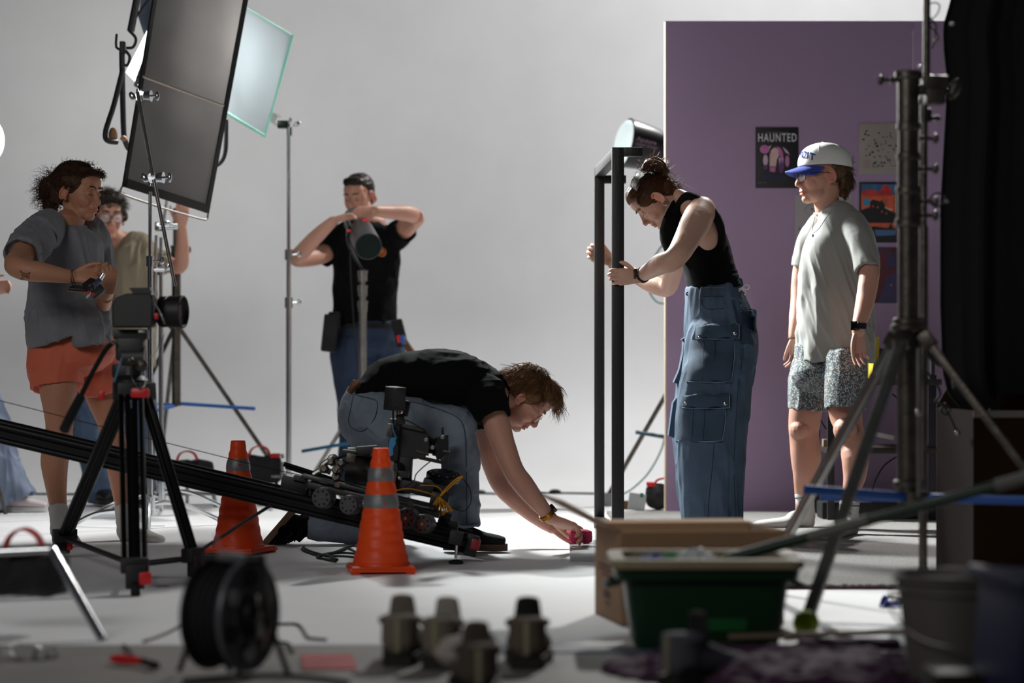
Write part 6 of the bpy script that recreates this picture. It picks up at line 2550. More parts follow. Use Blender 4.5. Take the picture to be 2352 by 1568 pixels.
N1 = (n + 1) ** 2
for j in range(n):
    for i in range(n):
        a = j * (n + 1) + i
        fs.append((a, a + 1, a + n + 2, a + n + 1))
        fs.append((N1 + a, N1 + a + n + 1, N1 + a + n + 2, N1 + a + 1))
b = MB()
b._add(vs, fs)
b.build('net', M_net, fl_)
for a_, c_, w_ in ((BL, BR, .040), (BL, TL, .022), (BR, TR, .030)):
    b = MB()
    dv = (c_ - a_).normalized()
    inn = nrm.cross(dv)
    if (BL.lerp(TR, .5) - a_).dot(inn) < 0:
        inn = -inn
    b.prism([a_ - nrm * .004, c_ - nrm * .004, c_ + inn * w_ - nrm * .004, a_ + inn * w_ - nrm * .004], nrm * .010)
    b.build('edge_tape', M_tape, fl_)
b = MB()
dn = (BL - TL).normalized()
b.tube([BL, BL + dn * .020 + V((-.004, 0, 0)), BL.lerp(BR, .04) + dn * .036, BL.lerp(BR, .5) + dn * .040, BL.lerp(BR, .92) + dn * .036, BR + dn * .028 + V((-.002, 0, 0)), BR], .0048, 8, 4)
b.build('wire_frame', M_steel, fl_, sharp=None)
b = MB()
b.cyl(P(329, 176, 510), P(513, 243, 490), .0062, seg=12)
b.build('cross_rod', mat('tan_rod', '#b5a89c', .4, .3), fl_)

df = thing('diffusion_frame', 'white translucent diffusion frame glowing beside the dark net flag', 'diffusion frame', P(600, 300, 455))
A = [P(430, 205, 470), P(607, 312, 455), P(672, 82, 450), P(500, -20, 465)]
nn_ = (A[1] - A[0]).cross(A[3] - A[0]).normalized()
M_silk = mat('white_silk', '#e8edf0', .9, var=.05, vscale=8, translucent=.75, bump=.2, bscale=30)
vs, fs = [], []
n = 16
for side_ in (0, 1):
    for j in range(n + 1):
        for i in range(n + 1):
            u_, v_ = i / n, j / n
            p = A[0].lerp(A[1], u_).lerp(A[3].lerp(A[2], u_), v_)
            vs.append(p + nn_ * (.006 * math.sin(u_ * 14 + v_ * 3) * math.sin(PI * v_) + .001 * side_))
N1 = (n + 1) ** 2
for j in range(n):
    for i in range(n):
        a = j * (n + 1) + i
        fs.append((a, a + 1, a + n + 2, a + n + 1))
        fs.append((N1 + a, N1 + a + n + 1, N1 + a + n + 2, N1 + a + 1))
b = MB()
b._add(vs, fs)
b.build('silk', M_silk, df)
for k in range(3):
    b = MB()
    b.cyl(A[k], A[k + 1], .0085 if k < 2 else .005, seg=12)
    b.ell(A[k + 1], .0085)
    b.build('frame_tube', mat('white_fringe_tint', '#a8f0dc', .4), df)  # white tube; the mint tint paints the lens colour fringe
b = MB()
b.box(P(625, 268, 452), (.055, .03, .045), Euler((0, R(30), 0)).to_matrix(), bev=.006)
b.box(P(634, 262, 448), (.055, .012, .012), Euler((0, R(32), 0)).to_matrix(), bev=.003)
b.box(P(626, 280, 448), (.055, .012, .012), Euler((0, R(32), 0)).to_matrix(), bev=.003)
b.build('clamp', M_whiteplastic, df)

# panel lamp hidden mostly by the flag: housing, bright face, black yoke
lp = thing('panel_lamp', 'big panel lamp glowing behind the dark net flag, on a black yoke', 'lamp', P(330, 330, 486))
M_glow = mat('lit_panel', '#ffffff', .5, emit='#eafff9', estr=4.0)
b = MB()
fc = P(395, 110, 478)
ff = V((.92, .18, -.34)).normalized()
up_ = (V((0, 0, 1)) - ff * ff.z).normalized()
sdv = ff.cross(up_)
q = Matrix((sdv, up_, ff)).transposed()
b.box(fc - ff * .06, (.34, .44, .10), q, bev=.012)
b.build('housing', M_black, lp)
b = MB()
b.box(fc - ff * .004, (.30, .40, .012), q)
b.build('lit_face', M_glow, lp)
b = MB()
b.prism([P(289, 166, 478), P(318, 196, 478), P(338, 70, 478)], (0, .01, 0))
b.build('side_diffuser', M_glow, lp)
b = MB()
b.prism([P(318, 40, 476), P(334, 90, 476), P(352, 0, 476), P(350, -60, 476), P(330, -50, 476)], (0, .01, 0))
b.build('fabric_skirt', mat('blue_grey_fabric', '#6f7688', .9, translucent=.3), lp)
b = MB()
b.cyl(P(326, -60, 486), P(300, 72, 486), .018, seg=16)
b.tube([P(350, -10, 486), P(326, 20, 486), P(306, 50, 486)], .006, 8, 3)
b.build('yoke_arm', M_black, lp)
b = MB()
b.tube([P(296, 70, 488), P(312, 88, 488), P(306, 108, 488), P(290, 110, 488)], .007, 8, 4)
b.tube([P(288, 116, 488), P(298, 130, 488), P(294, 148, 488), P(286, 150, 488)], .007, 8, 4)
b.box(P(282, 110, 488), (.026, .04, .06), bev=.006)
b.tube([P(268, 78, 488), P(267, 108, 488), P(280, 114, 488)], .006, 8, 3)
b.build('ratchet_lock', M_black, lp)
b = MB()
b.tube([P(280, 112, 488), P(281, 180, 488), P(284, 300, 487), P(288, 325, 486), P(300, 345, 484), P(330, 360, 480)], .0135, 12, 4)
b.tube([P(282, 160, 492), P(262, 240, 494), P(243, 300, 496), P(246, 322, 496), P(268, 326, 494)], .0130, 12, 4)
b.build('yoke_arm', M_black, lp)
b = MB()
b.ell(P(260, 310, 494), (.022, .02, .036))
b.ell(P(284, 318, 492), (.016, .02, .014))
b.build('tan_wrap', mat('tan_tape_wrap', '#9a7458', .8), lp)
b = MB()
b.tube([P(520, 275, 470), P(518, 345, 470), P(508, 372, 470), P(490, 384, 470)], .010, 12, 4)
b.build('rear_arm', M_black, lp)
b = MB()
b.tube([P(523, 285, 468), P(522, 340, 468), P(518, 356, 468)], .005, 8, 4)
b.build('rear_arm_glint_tube', M_chrome, lp)
area('panel_lamp_light', (-1.0, 12.4, 3.1), (1.30, 10.5, 1.2), .45, 120, (0.95, 1.0, 0.98), None, 74)
area('panel_lamp_spill_light', P(470, 50, 468), P(420, 190, 500), .20, 70, (1.0, 1.0, .98))
area('panel_lamp_silk_light', P(455, 130, 452), P(600, 190, 470), .30, 2.0, (0.93, 1.0, 0.98))

# bright lamp cut by the left edge
gl = thing('globe_lamp', 'bright glowing white lamp cut off by the left picture edge', 'lamp', P(-40, 420, 480))
b = MB()
b.ell(P(-34, 322, 480), (.090, .09, .115), seg=28, rg=18)
b.build('lit_globe', mat('lit_white_globe', '#ffffff', .5, emit='#ffffff', estr=3.0), gl)
b = MB()
b.cyl(P(-34, 378, 480), P(-34, 1150, 480), .012)
b.cyl(P(-34, 370, 480), P(-34, 392, 480), .04, .03)
b.build('stand_pole', M_darksteel, gl)
b = MB()
for a in (1.5, 3.1, 4.6):
    c = P(-34, 1000, 480)
    b.cyl(c, (c.x + .35 * math.cos(a), c.y + .35 * math.sin(a), 0), .009)
b.build('stand_legs', M_darksteel, gl)
area('globe_lamp_light', P(-38, 322, 480) + V((-.36, .10, 0)), (-2.6, 16.3, 2.7), .10, 6, (1.0, 1.0, .96), None, 62)
b = MB()
gp = P(-38, 322, 480)
b.box((gp.x - .47, gp.y + .45, gp.z - .125), (.56, .80, .008), bev=.002)  # unseen board added to keep lamp light off the lower wall
b.build('added_cutter_board', M_blackmatte, gl)

# ================================================================== round reflector lamp behind the lilac wall
rl = thing('reflector_lamp', 'black tapered spotlight head peeking out behind the lilac wall, lit front facing left', 'lamp', P(1500, 380, 425))
b = MB()
c0 = P(1437, 328, 425)
ax = V((1, .28, -.20)).normalized()
b.lathe([(.128, 0), (.134, .003), (.132, .03), (.122, .12), (.105, .21), (.085, .28), (.075, .40), (.06, .42)], c0, ax, 40)
rb = b.build('reflector_shell', mat('lamp_black', '#16191b', .32, .3), rl)
b = MB()
b.lathe([(.126, 0), (.122, -.014), (.098, -.032), (.055, -.042), (.0001, -.046)], c0, ax, 36)
b.build('lit_dome', mat('lit_dome', '#ffffff', .4, emit='#dff5f4', estr=.75), rl)
b = MB()
b.torus(c0, .132, .005, ax, seg=36)
b.build('front_ring', M_black, rl)
qf = V((0, 0, 1)).rotation_difference(ax).to_matrix()
M_print = mat('grey_print', '#b8a8ac', .6)


def onlamp(z0):
    def bend(co):
        z = .018 + co.x
        a = z0 + co.y / .128
        r = .1345 - max(0, z - .03) * .11
        # side that faces the camera
        e1 = ax.cross(V((0, 0, 1))).normalized()
        if e1.y > 0:
            e1 = -e1
        e2 = ax.cross(e1)
        if e2.z < 0:
            e2 = -e2
        return c0 + ax * z + (e1 * math.cos(a) + e2 * math.sin(a)) * r
    return bend


text('Aputure', .034, (0, 0, 0), FACE, M_print, rl, 'lettering', .001, 'LEFT', bend=onlamp(.12))
text('LIGHT STORM', .020, (0, 0, 0), FACE, M_print, rl, 'lettering', .001, 'LEFT', bend=onlamp(-.10))
b = MB()
b.tube([P(1500, 430, 425), P(1500, 360, 425)], .014, 10, 2)
b.build('stand_pin', M_black, rl)
t = stand('light stand with teal brace half hidden behind the lilac wall', 1556, 425, 420, 1060, .018, M_darksteel, collars=(600,), apex=860,
          legs=(fl(1392, 1146), fl(1690, 1140), fl(1570, 1120)), balls=(fl(1392, 1146),), brace=((1460, 992, 424, 1556, 1008, 425),), brace_m=mat('dark_teal', '#17485a', .4), leg_r=.013)
M_gcable = mat('pale_green_cable', '#5d8f86', .6)
b = MB()
b.tube([P(1560, 540, 420), P(1520, 565, 420), P(1496, 610, 420), P(1490, 660, 420), P(1505, 690, 420), P(1530, 697, 420), P(1580, 690, 420), P(1620, 800, 420), P(1540, 960, 418), P(1520, 1030, 416), P(1490, 1085, 414),
        P(1455, 1120, 414), P(1430, 1134, 412), G(1400, 1142) + V((0, 0, .005))], .005, 8, 5)
tag(b.build('cable', M_gcable, sharp=None), 'pale green cable looping out from behind the lilac wall', 'cable')
# ================================================================== posters on the lilac wall
YP = YW - .001
def wx(x):
    return P(x, 0, SW).x
def wz(y):
    return P(0, y, SW).z


def sheet(x0, y0, x1, y1, m, th=.003, name='poster', label='', cat='poster', lift=0.0, rot=0.0):
    b = MB()
    cx_, cz = (wx(x0) + wx(x1)) / 2, (wz(y0) + wz(y1)) / 2
    b.box((cx_, YP - th / 2 - lift, cz), (wx(x1) - wx(x0), th, wz(y0) - wz(y1)), Euler((0, R(rot), 0)).to_matrix(), bev=.0006)
    t = thing(name, label, cat, (cx_, YP - lift, wz(y1)))
    b.build('sheet', m, t)
    return t


def ink(t, pts, m, lift=.0036, nm='printed_shape'):
    b = MB()
    b.prism([V((wx(x), YP - lift, wz(y))) for x, y in pts], (0, .0005, 0))
    return b.build(nm, m, t)


def blob(t, x, y, rx, ry, m, lift=.0038, n=14, nm='printed_shape', rnd=0.0, rs=random.Random(1)):
    pts = []
    for k in range(n):
        a = 2 * PI * k / n
        f = 1 + rs.uniform(-rnd, rnd)
        pts.append((x + rx * f * math.cos(a), y + ry * f * math.sin(a)))
    return ink(t, pts, m, lift, nm)


K_black = mat('poster_black', '#141418', .5)
K_pink = mat('poster_pink', '#b2689c', .5, var=.2, vscale=25)
K_cream = mat('poster_peach', '#c8a8a0', .5, var=.1, vscale=25)
K_violet = mat('poster_violet', '#5c3468', .5, var=.3, vscale=20)
K_lav = mat('poster_lavender', '#c0a8b8', .5)
K_navy = mat('poster_navy', '#1c1a38', .5)
K_white = mat('poster_white', '#c8c4c8', .5)
t = sheet(1735, 292, 1834, 432, K_black, label='dark framed poster with HAUNTED title and pink archway, left of the cap')
text('HAUNTED', .046, (wx(1785), YP - .0035, wz(317)), FACE @ Matrix.Diagonal((.80, 1.25, 1)), K_white, t, 'title', .0003, bold=.0006)
text('THE LEGEND OF THE', .011, (wx(1785), YP - .0035, wz(304.5)), FACE, mat('poster_dim', '#6c686c', .5), t, 'small_print', .0002)
for (x, y, rx__, ry__, m) in ((1756, 343, 11, 10, K_pink), (1758, 368, 5.5, 13, K_lav), (1758, 384, 5, 6, K_violet)):
    blob(t, x, y, rx__, ry__, m)
arch = [(1767, 395), (1767, 360), (1769, 348), (1775, 340), (1783, 335), (1791, 338), (1798, 348), (1800, 362), (1800, 386), (1796, 398)]
ink(t, arch, K_violet, .0037)
ink(t, [(1767.5, 382), (1768, 358), (1771, 345), (1778, 339), (1786, 342), (1789, 358), (1784, 366), (1782, 382)], K_cream, .0040)
ink(t, [(1784, 337), (1792, 340), (1798, 350), (1799, 364), (1793, 362), (1788, 350)], K_pink, .0041)
ink(t, [(1789, 364), (1791, 378), (1794, 362)], K_lav, .0042)
ink(t, [(1795, 362), (1797, 376), (1799, 364)], K_lav, .0042)
ink(t, [(1768, 384), (1781, 384), (1779, 395), (1769, 393)], K_pink, .0042)
blob(t, 1808, 370, 5, 13, K_pink, .004)
ink(t, [(1797, 337), (1808, 346), (1814, 356), (1804, 350)], K_lav, .004)
ink(t, [(1766, 336), (1772, 334), (1764, 346)], K_lav, .004)
ink(t, [(1781, 398), (1783, 374), (1785, 366), (1787, 372), (1790, 398), (1794, 402), (1778, 402)], K_black, .0046, 'dark_figure')
ink(t, [(1752, 398), (1800, 400), (1806, 416), (1748, 414)], K_navy, .0041)
text('FROM THE', .009, (wx(1750), YP - .0035, wz(420)), FACE, mat('poster_dim', '#6c686c', .5), t, 'small_print', .0002)

sheet(1926, 353, 1957, 434, mat('tan_paper', '#a99a84', .7, var=.06, vscale=12), label='small blank tan paper pinned behind the man\'s cap', cat='poster', rot=-.6)

t = sheet(1973, 283, 2066, 400, mat('aged_paper', '#8f8682', .7, var=.08, vscale=10), label='beige chart poster dotted with many small dark specimens, upper right')
rs = random.Random(12)
cols = [mat('ink_%s' % c, h, .6) for c, h in (('teal', '#24464a'), ('maroon', '#4c2428'), ('slate', '#3a3c54'), ('dark', '#2c2a2a'), ('olive', '#4a4a3c'), ('rose', '#7c5a5e'))]
for k in range(64):
    x, y = rs.uniform(1982, 2060), rs.uniform(300, 388)
    if x < 2004 and y > 362 or (y - 300) > 25 + (2075 - x) * 1.4 and x < 1995:
        continue
    blob(t, x, y, rs.uniform(1.2, 4.0), rs.uniform(1, 2.6), rs.choice(cols), .0038, 8, 'printed_specimen', .35, rs)
for y in (368, 372, 376, 380, 384):
    ink(t, [(1983, y), (1999, y), (1999, y + .8), (1983, y + .8)], cols[5], .0038, 'printed_line')

t = sheet(1973, 418, 2062, 557, K_black, label='red and blue poster with a dark house silhouette, right of the man\'s shoulder')
K_red = mat('poster_red', '#b02c28', .5, var=.35, vscale=30)
K_orange = mat('poster_orange', '#b85438', .5, var=.35, vscale=22)
K_blue = mat('poster_blue', '#245a80', .5, var=.25, vscale=20)
ink(t, [(1978, 423), (2059, 423), (2059, 470), (1978, 470)], K_blue, .0036)
ink(t, [(1978, 446), (2059, 448), (2059, 492), (1978, 490)], K_orange, .0038)
rs = random.Random(3)
for k in range(11):
    x = 1980 + k * 6.2
    h_ = rs.uniform(10, 20)
    ink(t, [(x, 446), (x + 1, 446 - h_), (x + 3, 448 - h_ * .5), (x + 5, 445 - h_ * .9), (x + 6.4, 448), (x + 4, 452)], K_red, .0041, 'red_title_stroke')
ink(t, [(2030, 424), (2044, 430), (2050, 446), (2026, 448), (2022, 436)], K_red, .0040)
blob(t, 1990, 464, 8, 9, mat('poster_bright_blue', '#2a7ea8', .5), .0044, 18, 'moon')
ink(t, [(2030, 474), (2050, 480), (2046, 486), (2032, 484)], mat('poster_sand', '#b89a78', .5), .0042)
ink(t, [(1978, 482), (1990, 478), (1998, 476), (1998, 464), (2004, 458), (2022, 463), (2024, 458), (2027, 463), (2032, 470), (2032, 478), (2048, 486), (2059, 490), (2059, 512), (1978, 512)], K_black, .0048, 'house_silhouette')
for x, y in ((2003, 472), (2014, 474), (2024, 484), (2034, 488)):
    ink(t, [(x, y), (x + 3, y), (x + 3, y + 4), (x, y + 4)], K_orange, .0052, 'lit_window')
ink(t, [(1985, 512), (2059, 512), (2059, 526), (1985, 526)], K_orange, .0040)
ink(t, [(1985, 522), (2010, 520), (2040, 524), (2046, 512), (2050, 524), (2059, 526), (2059, 532), (1985, 532)], K_black, .0046)
ink(t, [(2008, 528), (2059, 528), (2056, 540), (2012, 542)], mat('poster_steel_blue', '#44648c', .5), .0048)

t = sheet(1826, 448, 1957, 651, mat('pale_print', '#9a9696', .7), label='tall pale document poster with grey lines, behind the man in the cap')
K_grey = mat('print_grey', '#4c4a4c', .7)
for k, (a, c) in enumerate((((1846, 482), (1870, 456)), ((1846, 482), (1872, 506)), ((1872, 506), (1892, 482)), ((1870, 456), (1892, 482)))):
    d_ = .5
    ink(t, [a, c, (c[0] + d_, c[1] + 1), (a[0] + d_, a[1] + 1)], K_grey, .0038, 'diagram_line')
blob(t, 1865, 480, 2, 2, K_black, .004)
text('Boundless', .024, (wx(1833), YP - .0034, wz(526)), FACE, K_grey, t, 'heading', .0002, 'LEFT')
for k in range(24):
    y = 546 + k * 3.2
    ink(t, [(1834, y), (1850, y), (1850, y + 1), (1834, y + 1)], mat('print_pale', '#7a7678', .7), .0037, 'text_line')
ink(t, [(1834, 642), (1842, 642), (1842, 645), (1834, 645)], K_black, .0038, 'small_mark')

t = sheet(2000, 568, 2063, 696, mat('indigo_print', '#3c3458', .6, var=.15, vscale=14), label='indigo and maroon poster below the house poster')
K_maroon = mat('maroon_print', '#54202c', .6, var=.25, vscale=16)
ink(t, [(2018, 572), (2060, 571), (2060, 590), (2048, 580), (2026, 575)], K_maroon, .0038)
ink(t, [(2001, 580), (2036, 578), (2038, 606), (2030, 618), (2060, 612), (2060, 626), (2036, 632), (2028, 660), (2016, 692), (2001, 692)], K_maroon, .0040)
blob(t, 2047, 655, 1.4, 1.4, K_lav, .004)

# ================================================================== black metal shelf table behind the man in the cap
sh = thing('shelf_unit', 'low black metal shelf table against the lilac wall behind the man', 'shelf', (P(2010, 0, 485).x, F / 480, 0.012))
M_fr = mat('black_frame', '#101013', .5)
s0, s1 = 492, 470
xl, xr = P(1893, 0, 482).x, P(2122, 0, 482).x
for x in (xl, xr):
    for s_ in (s0, s1):
        b = MB()
        b.box((x, F / s_, .35), (.032, .032, .676), bev=.002)
        b.build('leg', M_fr, sh)
zt_ = .655
for z, nm in ((zt_, 'table_top'), (H - (1030 - HY) / 482, 'lower_shelf')):
    b = MB()
    b.box(((xl + xr) / 2 + .01, F / 481, z), (xr - xl + .06, F / s1 - F / s0 + .04, .028), bev=.002)
    b.build(nm, mat('dark_wood_top', '#241a14', .55), sh)
b = MB()
b.cyl((xr, F / s0, .66), (xr, F / s0, .80), .012)
b.build('side_rail', M_fr, sh)


def bk(label, x0, x1, y0, s_, m, th=.16, z=zt_ + .0145, name='book', spine=None):
    w = (x1 - x0) / s_
    h_ = H - (y0 - HY) / s_ - z
    c = P((x0 + x1) / 2, 0, s_)
    t = thing(name, label, 'book', (c.x, c.y, z), 'books on the black shelf table')
    b = MB()
    for sx in (-1, 1):
        b.box((c.x + sx * (w / 2 - .0012), c.y + th / 2, z + h_ / 2), (.0024, th, h_))
    b.box((c.x, c.y + .0015, z + h_ / 2), (w, .003, h_), bev=.001)
    b.build('cover', m, t)
    b = MB()
    b.box((c.x, c.y + th / 2 + .002, z + h_ / 2), (w - .006, th - .008, h_ - .008))
    b.build('pages', mat('paper', '#b8ae98', .9), t)
    if spine:
        b = MB()
        b.box((c.x, c.y - .0008, z + h_ * .5), (w * .5, .001, h_ * .22))
        b.box((c.x, c.y - .0008, z + h_ * .25), (w * .4, .001, h_ * .08))
        b.build('spine_print', spine, t)
    return t


bk('yellow book standing on the black shelf table beside the man\'s hip', 2006, 2020, 774, 484, mat('yellow_cover', '#c8b43c', .5))
bk('black book standing right of the yellow book on the shelf table', 2022, 2031, 800, 484, mat('black_cover', '#16161a', .5), spine=M_red)
bk('brown black book left of the steel column on the shelf table', 2034, 2044, 806, 484, mat('brown_cover', '#2a2018', .5), spine=mat('beige_print', '#a89878', .6))
bk('dark green book behind the steel column on the shelf table', 2046, 2056, 796, 484, mat('green_cover', '#14281e', .5))
bk('bright red book standing at the right end of the shelf table', 2094, 2106, 788, 484, mat('red_cover', '#b0202a', .45), spine=mat('pink_print', '#d8788a', .5))
bk('dark book just left of the bright red book', 2084, 2093, 812, 484, mat('black_cover2', '#1c181c', .5))
b = MB()
b.box(P(2026, 1000, 488), (.105, .07, .022), Euler((0, R(12), 0)).to_matrix(), bev=.006)
tag(b.build('white_box', M_whiteplastic), 'white flat device tilted on the lower shelf of the black table', 'box')
b = MB()
zsh = H - (1030 - HY) / 482 + .014
b.box((P(1904, 0, 488).x, F / 488, zsh + .018), (.06, .05, .036), bev=.004)
tag(b.build('tan_block', mat('tan_block', '#8a7458', .8)), 'small tan block at the left end of the lower shelf', 'block')
b = MB()
b.box((P(1990, 0, 484).x, F / 486, .012 + .040), (.46, .20, .080), bev=.01)
tag(b.build('storage_case', mat('case_black', '#0b0b0d', .6)), 'long black case lying on the carpet under the shelf table', 'case')
for pts, lb in ((((1900, 880, 488), (1888, 920, 490), (1884, 960, 490), (1898, 985, 490)), 'black cable arching at the left end of the shelf table'),
                (((2050, 905, 490), (2090, 940, 492), (2110, 1000, 492), (2112, 1060, 490), (2092, 1110, 488)), 'black cable hanging right of the thick steel stand under the shelf table'),
                (((2060, 1048, 490), (2030, 1070, 492), (2008, 1110, 492), (2002, 1150, 490)), 'black cable hanging below the lower shelf left of the steel stand')):
    b = MB()
    b.tube([P(*q_) for q_ in pts], .004, 6, 4)
    tag(b.build('cable', M_blackmatte, sharp=None), lb, 'cable')
# ================================================================== heavy stand, cloth and carton at the right
rs_ = thing('steel_stand', 'very thick worn steel stand with blue braces in front of the lilac wall', 'light stand', (P(2086, 0, 770).x, F / 770, 0))
s = 770
for (y0, y1, r) in ((178, 300, .033), (300, 370, .030), (370, 445, .0325), (445, 522, .0345), (522, 750, .031), (750, 1145, .034)):
    b = MB()
    b.cyl(P(2086, y0, s), P(2086, y1, s), r, seg=26)
    b.build('column_section', M_darksteel, rs_)
for y, r in ((182, .042), (300, .036), (368, .036), (446, .038), (520, .040), (748, .046), (762, .052), (1120, .044)):
    b = MB()
    b.lathe([(r * .9, 0), (r, .004), (r, .020), (r * .9, .024)], P(2086, y, s), seg=26)
    b.build('collar', M_darksteel, rs_)
for y, sx in ((184, -1), (318, 1), (388, 1), (463, 1), (495, 1)):
    b = MB()
    p = P(2086, y, s) + V((sx * .032, 0, 0))
    b.cyl(p, p + V((sx * .05, 0, 0)), .006, seg=10)
    b.cyl(p + V((sx * .012, 0, 0)), p + V((sx * .022, 0, 0)), .011, seg=10)
    b.ell(p + V((sx * .050, 0, 0)), (.010, .008, .016), seg=10, rg=6)
    b.build('t_handle', M_darksteel, rs_)
    b = MB()
    b.ell(P(2113, y - 32, s), .006, seg=10, rg=6)
    b.build('bolt', M_chrome, rs_)
b = MB()
b.box(P(2130, 206, s), (.10, .03, .030), bev=.004)
b.box(P(2147, 190, s), (.075, .06, .040), bev=.006)
b.box(P(2147, 222, s), (.060, .06, .045), bev=.006)
b.cyl(P(2160, 210, s), P(2190, 210, s), .011)
b.ell(P(2192, 205, s), (.018, .014, .034), Euler((0, R(25), 0)).to_matrix())
b.build('riser_clamp', M_darksteel, rs_)
ap = P(2086, 768, s)
legs3 = [P(1853, 1425, 872), P(1742, 1352, 712), P(2610, 1412, 796)]
for i, f in enumerate(legs3):
    d = (f - ap)
    hd_ = V((d.x, d.y, 0)).normalized()
    a = ap + hd_ * .045
    dd = (f - a).normalized()
    sd = dd.cross(V((0, 0, 1))).normalized()
    nn2 = sd.cross(dd)
    q = Matrix((sd, nn2, dd)).transposed()
    b = MB()
    b.box((a + f) / 2, (.034, .022, (f - a).length), q, bev=.005)
    lg = b.build('leg', M_steel if i != 2 else M_darksteel, rs_)
    if i == 0:
        b = MB()
        b.ell(P(1851, 1430, 874), .0345, seg=30, rg=20)
        bo = b.build('tennis_ball', M_ball, lg)
        b = MB()
        c = P(1851, 1430, 874)
        pts = []
        for k in range(40):
            t_ = 2 * PI * k / 40
            al = .44
            v_ = V((math.cos(t_) * (1 - al) + al * math.cos(3 * t_) * .5 * 2 * .5, math.sin(t_) * (1 - al) - al * math.sin(3 * t_) * .5, 1.2 * math.cos(2 * t_) * .6)).normalized() * .0346
            pts.append(c + v_)
        b.tube(pts, .0012, 5, 1, True)
        b.build('seam', mat('ball_seam', '#c8ccb8', .8), bo)
    if i == 1:
        b = MB()
        b.box(a.lerp(f, .55) - sd * .006 + V((0, -.016, 0)), (.007, .004, (f - a).length * .8), q)
        b.build('red_tape_stripe', mat('faded_red', '#55302e', .8), lg)
    b = MB()
    mid = a.lerp(f, .02)
    b.box(mid, (.05, .04, .05), q, bev=.005)
    b.build('hinge', M_darksteel, lg)
hub = P(2100, 1142, s)
for (x, y, s2) in ((1850, 1124, 800), (1885, 1138, 760), (2400, 1150, 790)):
    e = P(x, y, s2)
    dd = (e - hub).normalized()
    sd = dd.cross(V((0, 0, 1))).normalized()
    q = Matrix((sd, sd.cross(dd), dd)).transposed()
    b = MB()
    b.box((hub + e) / 2, (.020, .026, (e - hub).length), q, bev=.003)
    b.build('blue_brace', mat('deep_blue_paint', '#154a94', .45, .1), rs_)
b = MB()
b.cyl(P(2098, 1128, s), P(2098, 1156, s), .046, seg=24)
b.build('brace_hub', M_darksteel, rs_)
b = MB()
b.cyl(P(2109, 800, 780), P(2109, 1140, 780), .006)
b.ell(P(2110, 947, 790), .010)
b.build('lock_rod', M_steel, rs_)

s = 745
pl = thing('riser_pole', 'thin dark steel pole rising out of the frame right of the thick stand', 'pole', (P(2125, 0, s).x, F / s, 0))
for (y0, y1, r) in ((-220, 180, .0115), (240, 520, .0125), (520, 1300, .0135)):
    b = MB()
    b.cyl(P(2129 if y0 < 0 else 2122, y0, s), P(2128 if y0 < 0 else 2120, y1, s), r, seg=16)
    b.build('tube', M_darksteel, pl)
b = MB()
c = P(2120, 1330, s)
b.cyl(P(2128, 180, s), P(2122, 240, s), .016)
b.cyl(P(2120, 1300, s), (P(2120, 0, s).x, F / s, 0.014), .016)
b.lathe([(.11, 0.0125), (.11, .02), (.03, .03), (.018, .06)], (P(2120, 0, s).x, F / s, 0), seg=28)
b.build('foot_plate', M_darksteel, pl)
b = MB()
b.box(P(2129, 265, s), (.026, .03, .040), bev=.003)
b.build('black_sleeve', M_black, pl)
b = MB()
b.cyl(P(2135, 271, s), P(2160, 271, s), .006)
b.cyl(P(2148, 271, s), P(2154, 271, s), .010)
b.build('t_handle', M_black, pl)
b = MB()
b.tube([P(2134, 10, s), P(2146, 6, s), P(2158, 12, s), P(2154, 30, s), P(2142, 44, s), P(2136, 60, s), P(2148, 72, s), P(2156, 86, s), P(2148, 96, s), P(2140, 112, s)], .0022, 6, 4)
b.tube([P(2136, 40, s), P(2142, 50, s), P(2150, 60, s), P(2146, 90, s)], .0030, 6, 4)
b.tube([P(2134, 460, s), P(2144, 446, s), P(2160, 444, s), P(2172, 450, s), P(2164, 470, s), P(2146, 474, s), P(2136, 462, s)], .0030, 6, 4)
b.build('cord', M_blackmatte, pl, sharp=None)
b = MB()
b.ell(P(2150, 92, s), (.008, .006, .008))
b.ell(P(2174, 462, s), (.007, .005, .006))
b.ell(P(2187, 55, s), (.008, .006, .006))
b.build('cord_tip', M_steel, pl)

# black cloth hung at the right
ck = thing('black_cloth', 'large black cloth hanging down the right edge of the picture', 'cloth', (P(2330, 0, 690).x, F / 690, .55))
edge = [(-240, 2190), (0, 2184), (60, 2166), (120, 2168), (190, 2176), (330, 2168), (480, 2160), (700, 2160), (850, 2165), (905, 2178), (936, 2208)]
ny, nx = 60, 44
vs, fs = [], []
s = 692


def ex(y):
    for (ya, xa_), (yb, xb_) in zip(edge, edge[1:]):
        if y <= yb:
            return xa_ + (xb_ - xa_) * (y - ya) / (yb - ya)
    return edge[-1][1]


for side_ in (0, 1):
    for j in range(ny + 1):
        for i in range(nx + 1):
            x_f = i / nx
            ylow = 938 if x_f < .16 else (905 + 33 * max(0, 1 - (x_f - .16) / .06))
            y = -240 + (ylow + 240) * j / ny
            x = ex(min(y, 936)) + (2680 - ex(min(y, 936))) * x_f
            p = P(x, y, s)
            fold = .030 * math.sin(x_f * 26 + j * .02) * (0.3 + .7 * min(1, x_f * 6)) + .012 * math.sin(x_f * 61)
            vs.append(V((p.x, p.y + fold + .004 * side_, p.z)))
N1 = (nx + 1) * (ny + 1)
W = nx + 1
for j in range(ny):
    for i in range(nx):
        a = j * W + i
        fs.append((a, a + 1, a + 1 + W, a + W))
        fs.append((N1 + a, N1 + a + W, N1 + a + 1 + W, N1 + a + 1))
rim = list(range(W)) + [j * W + nx for j in range(1, ny + 1)] + [ny * W + i for i in range(nx - 1, -1, -1)] + [j * W for j in range(ny - 1, 0, -1)]
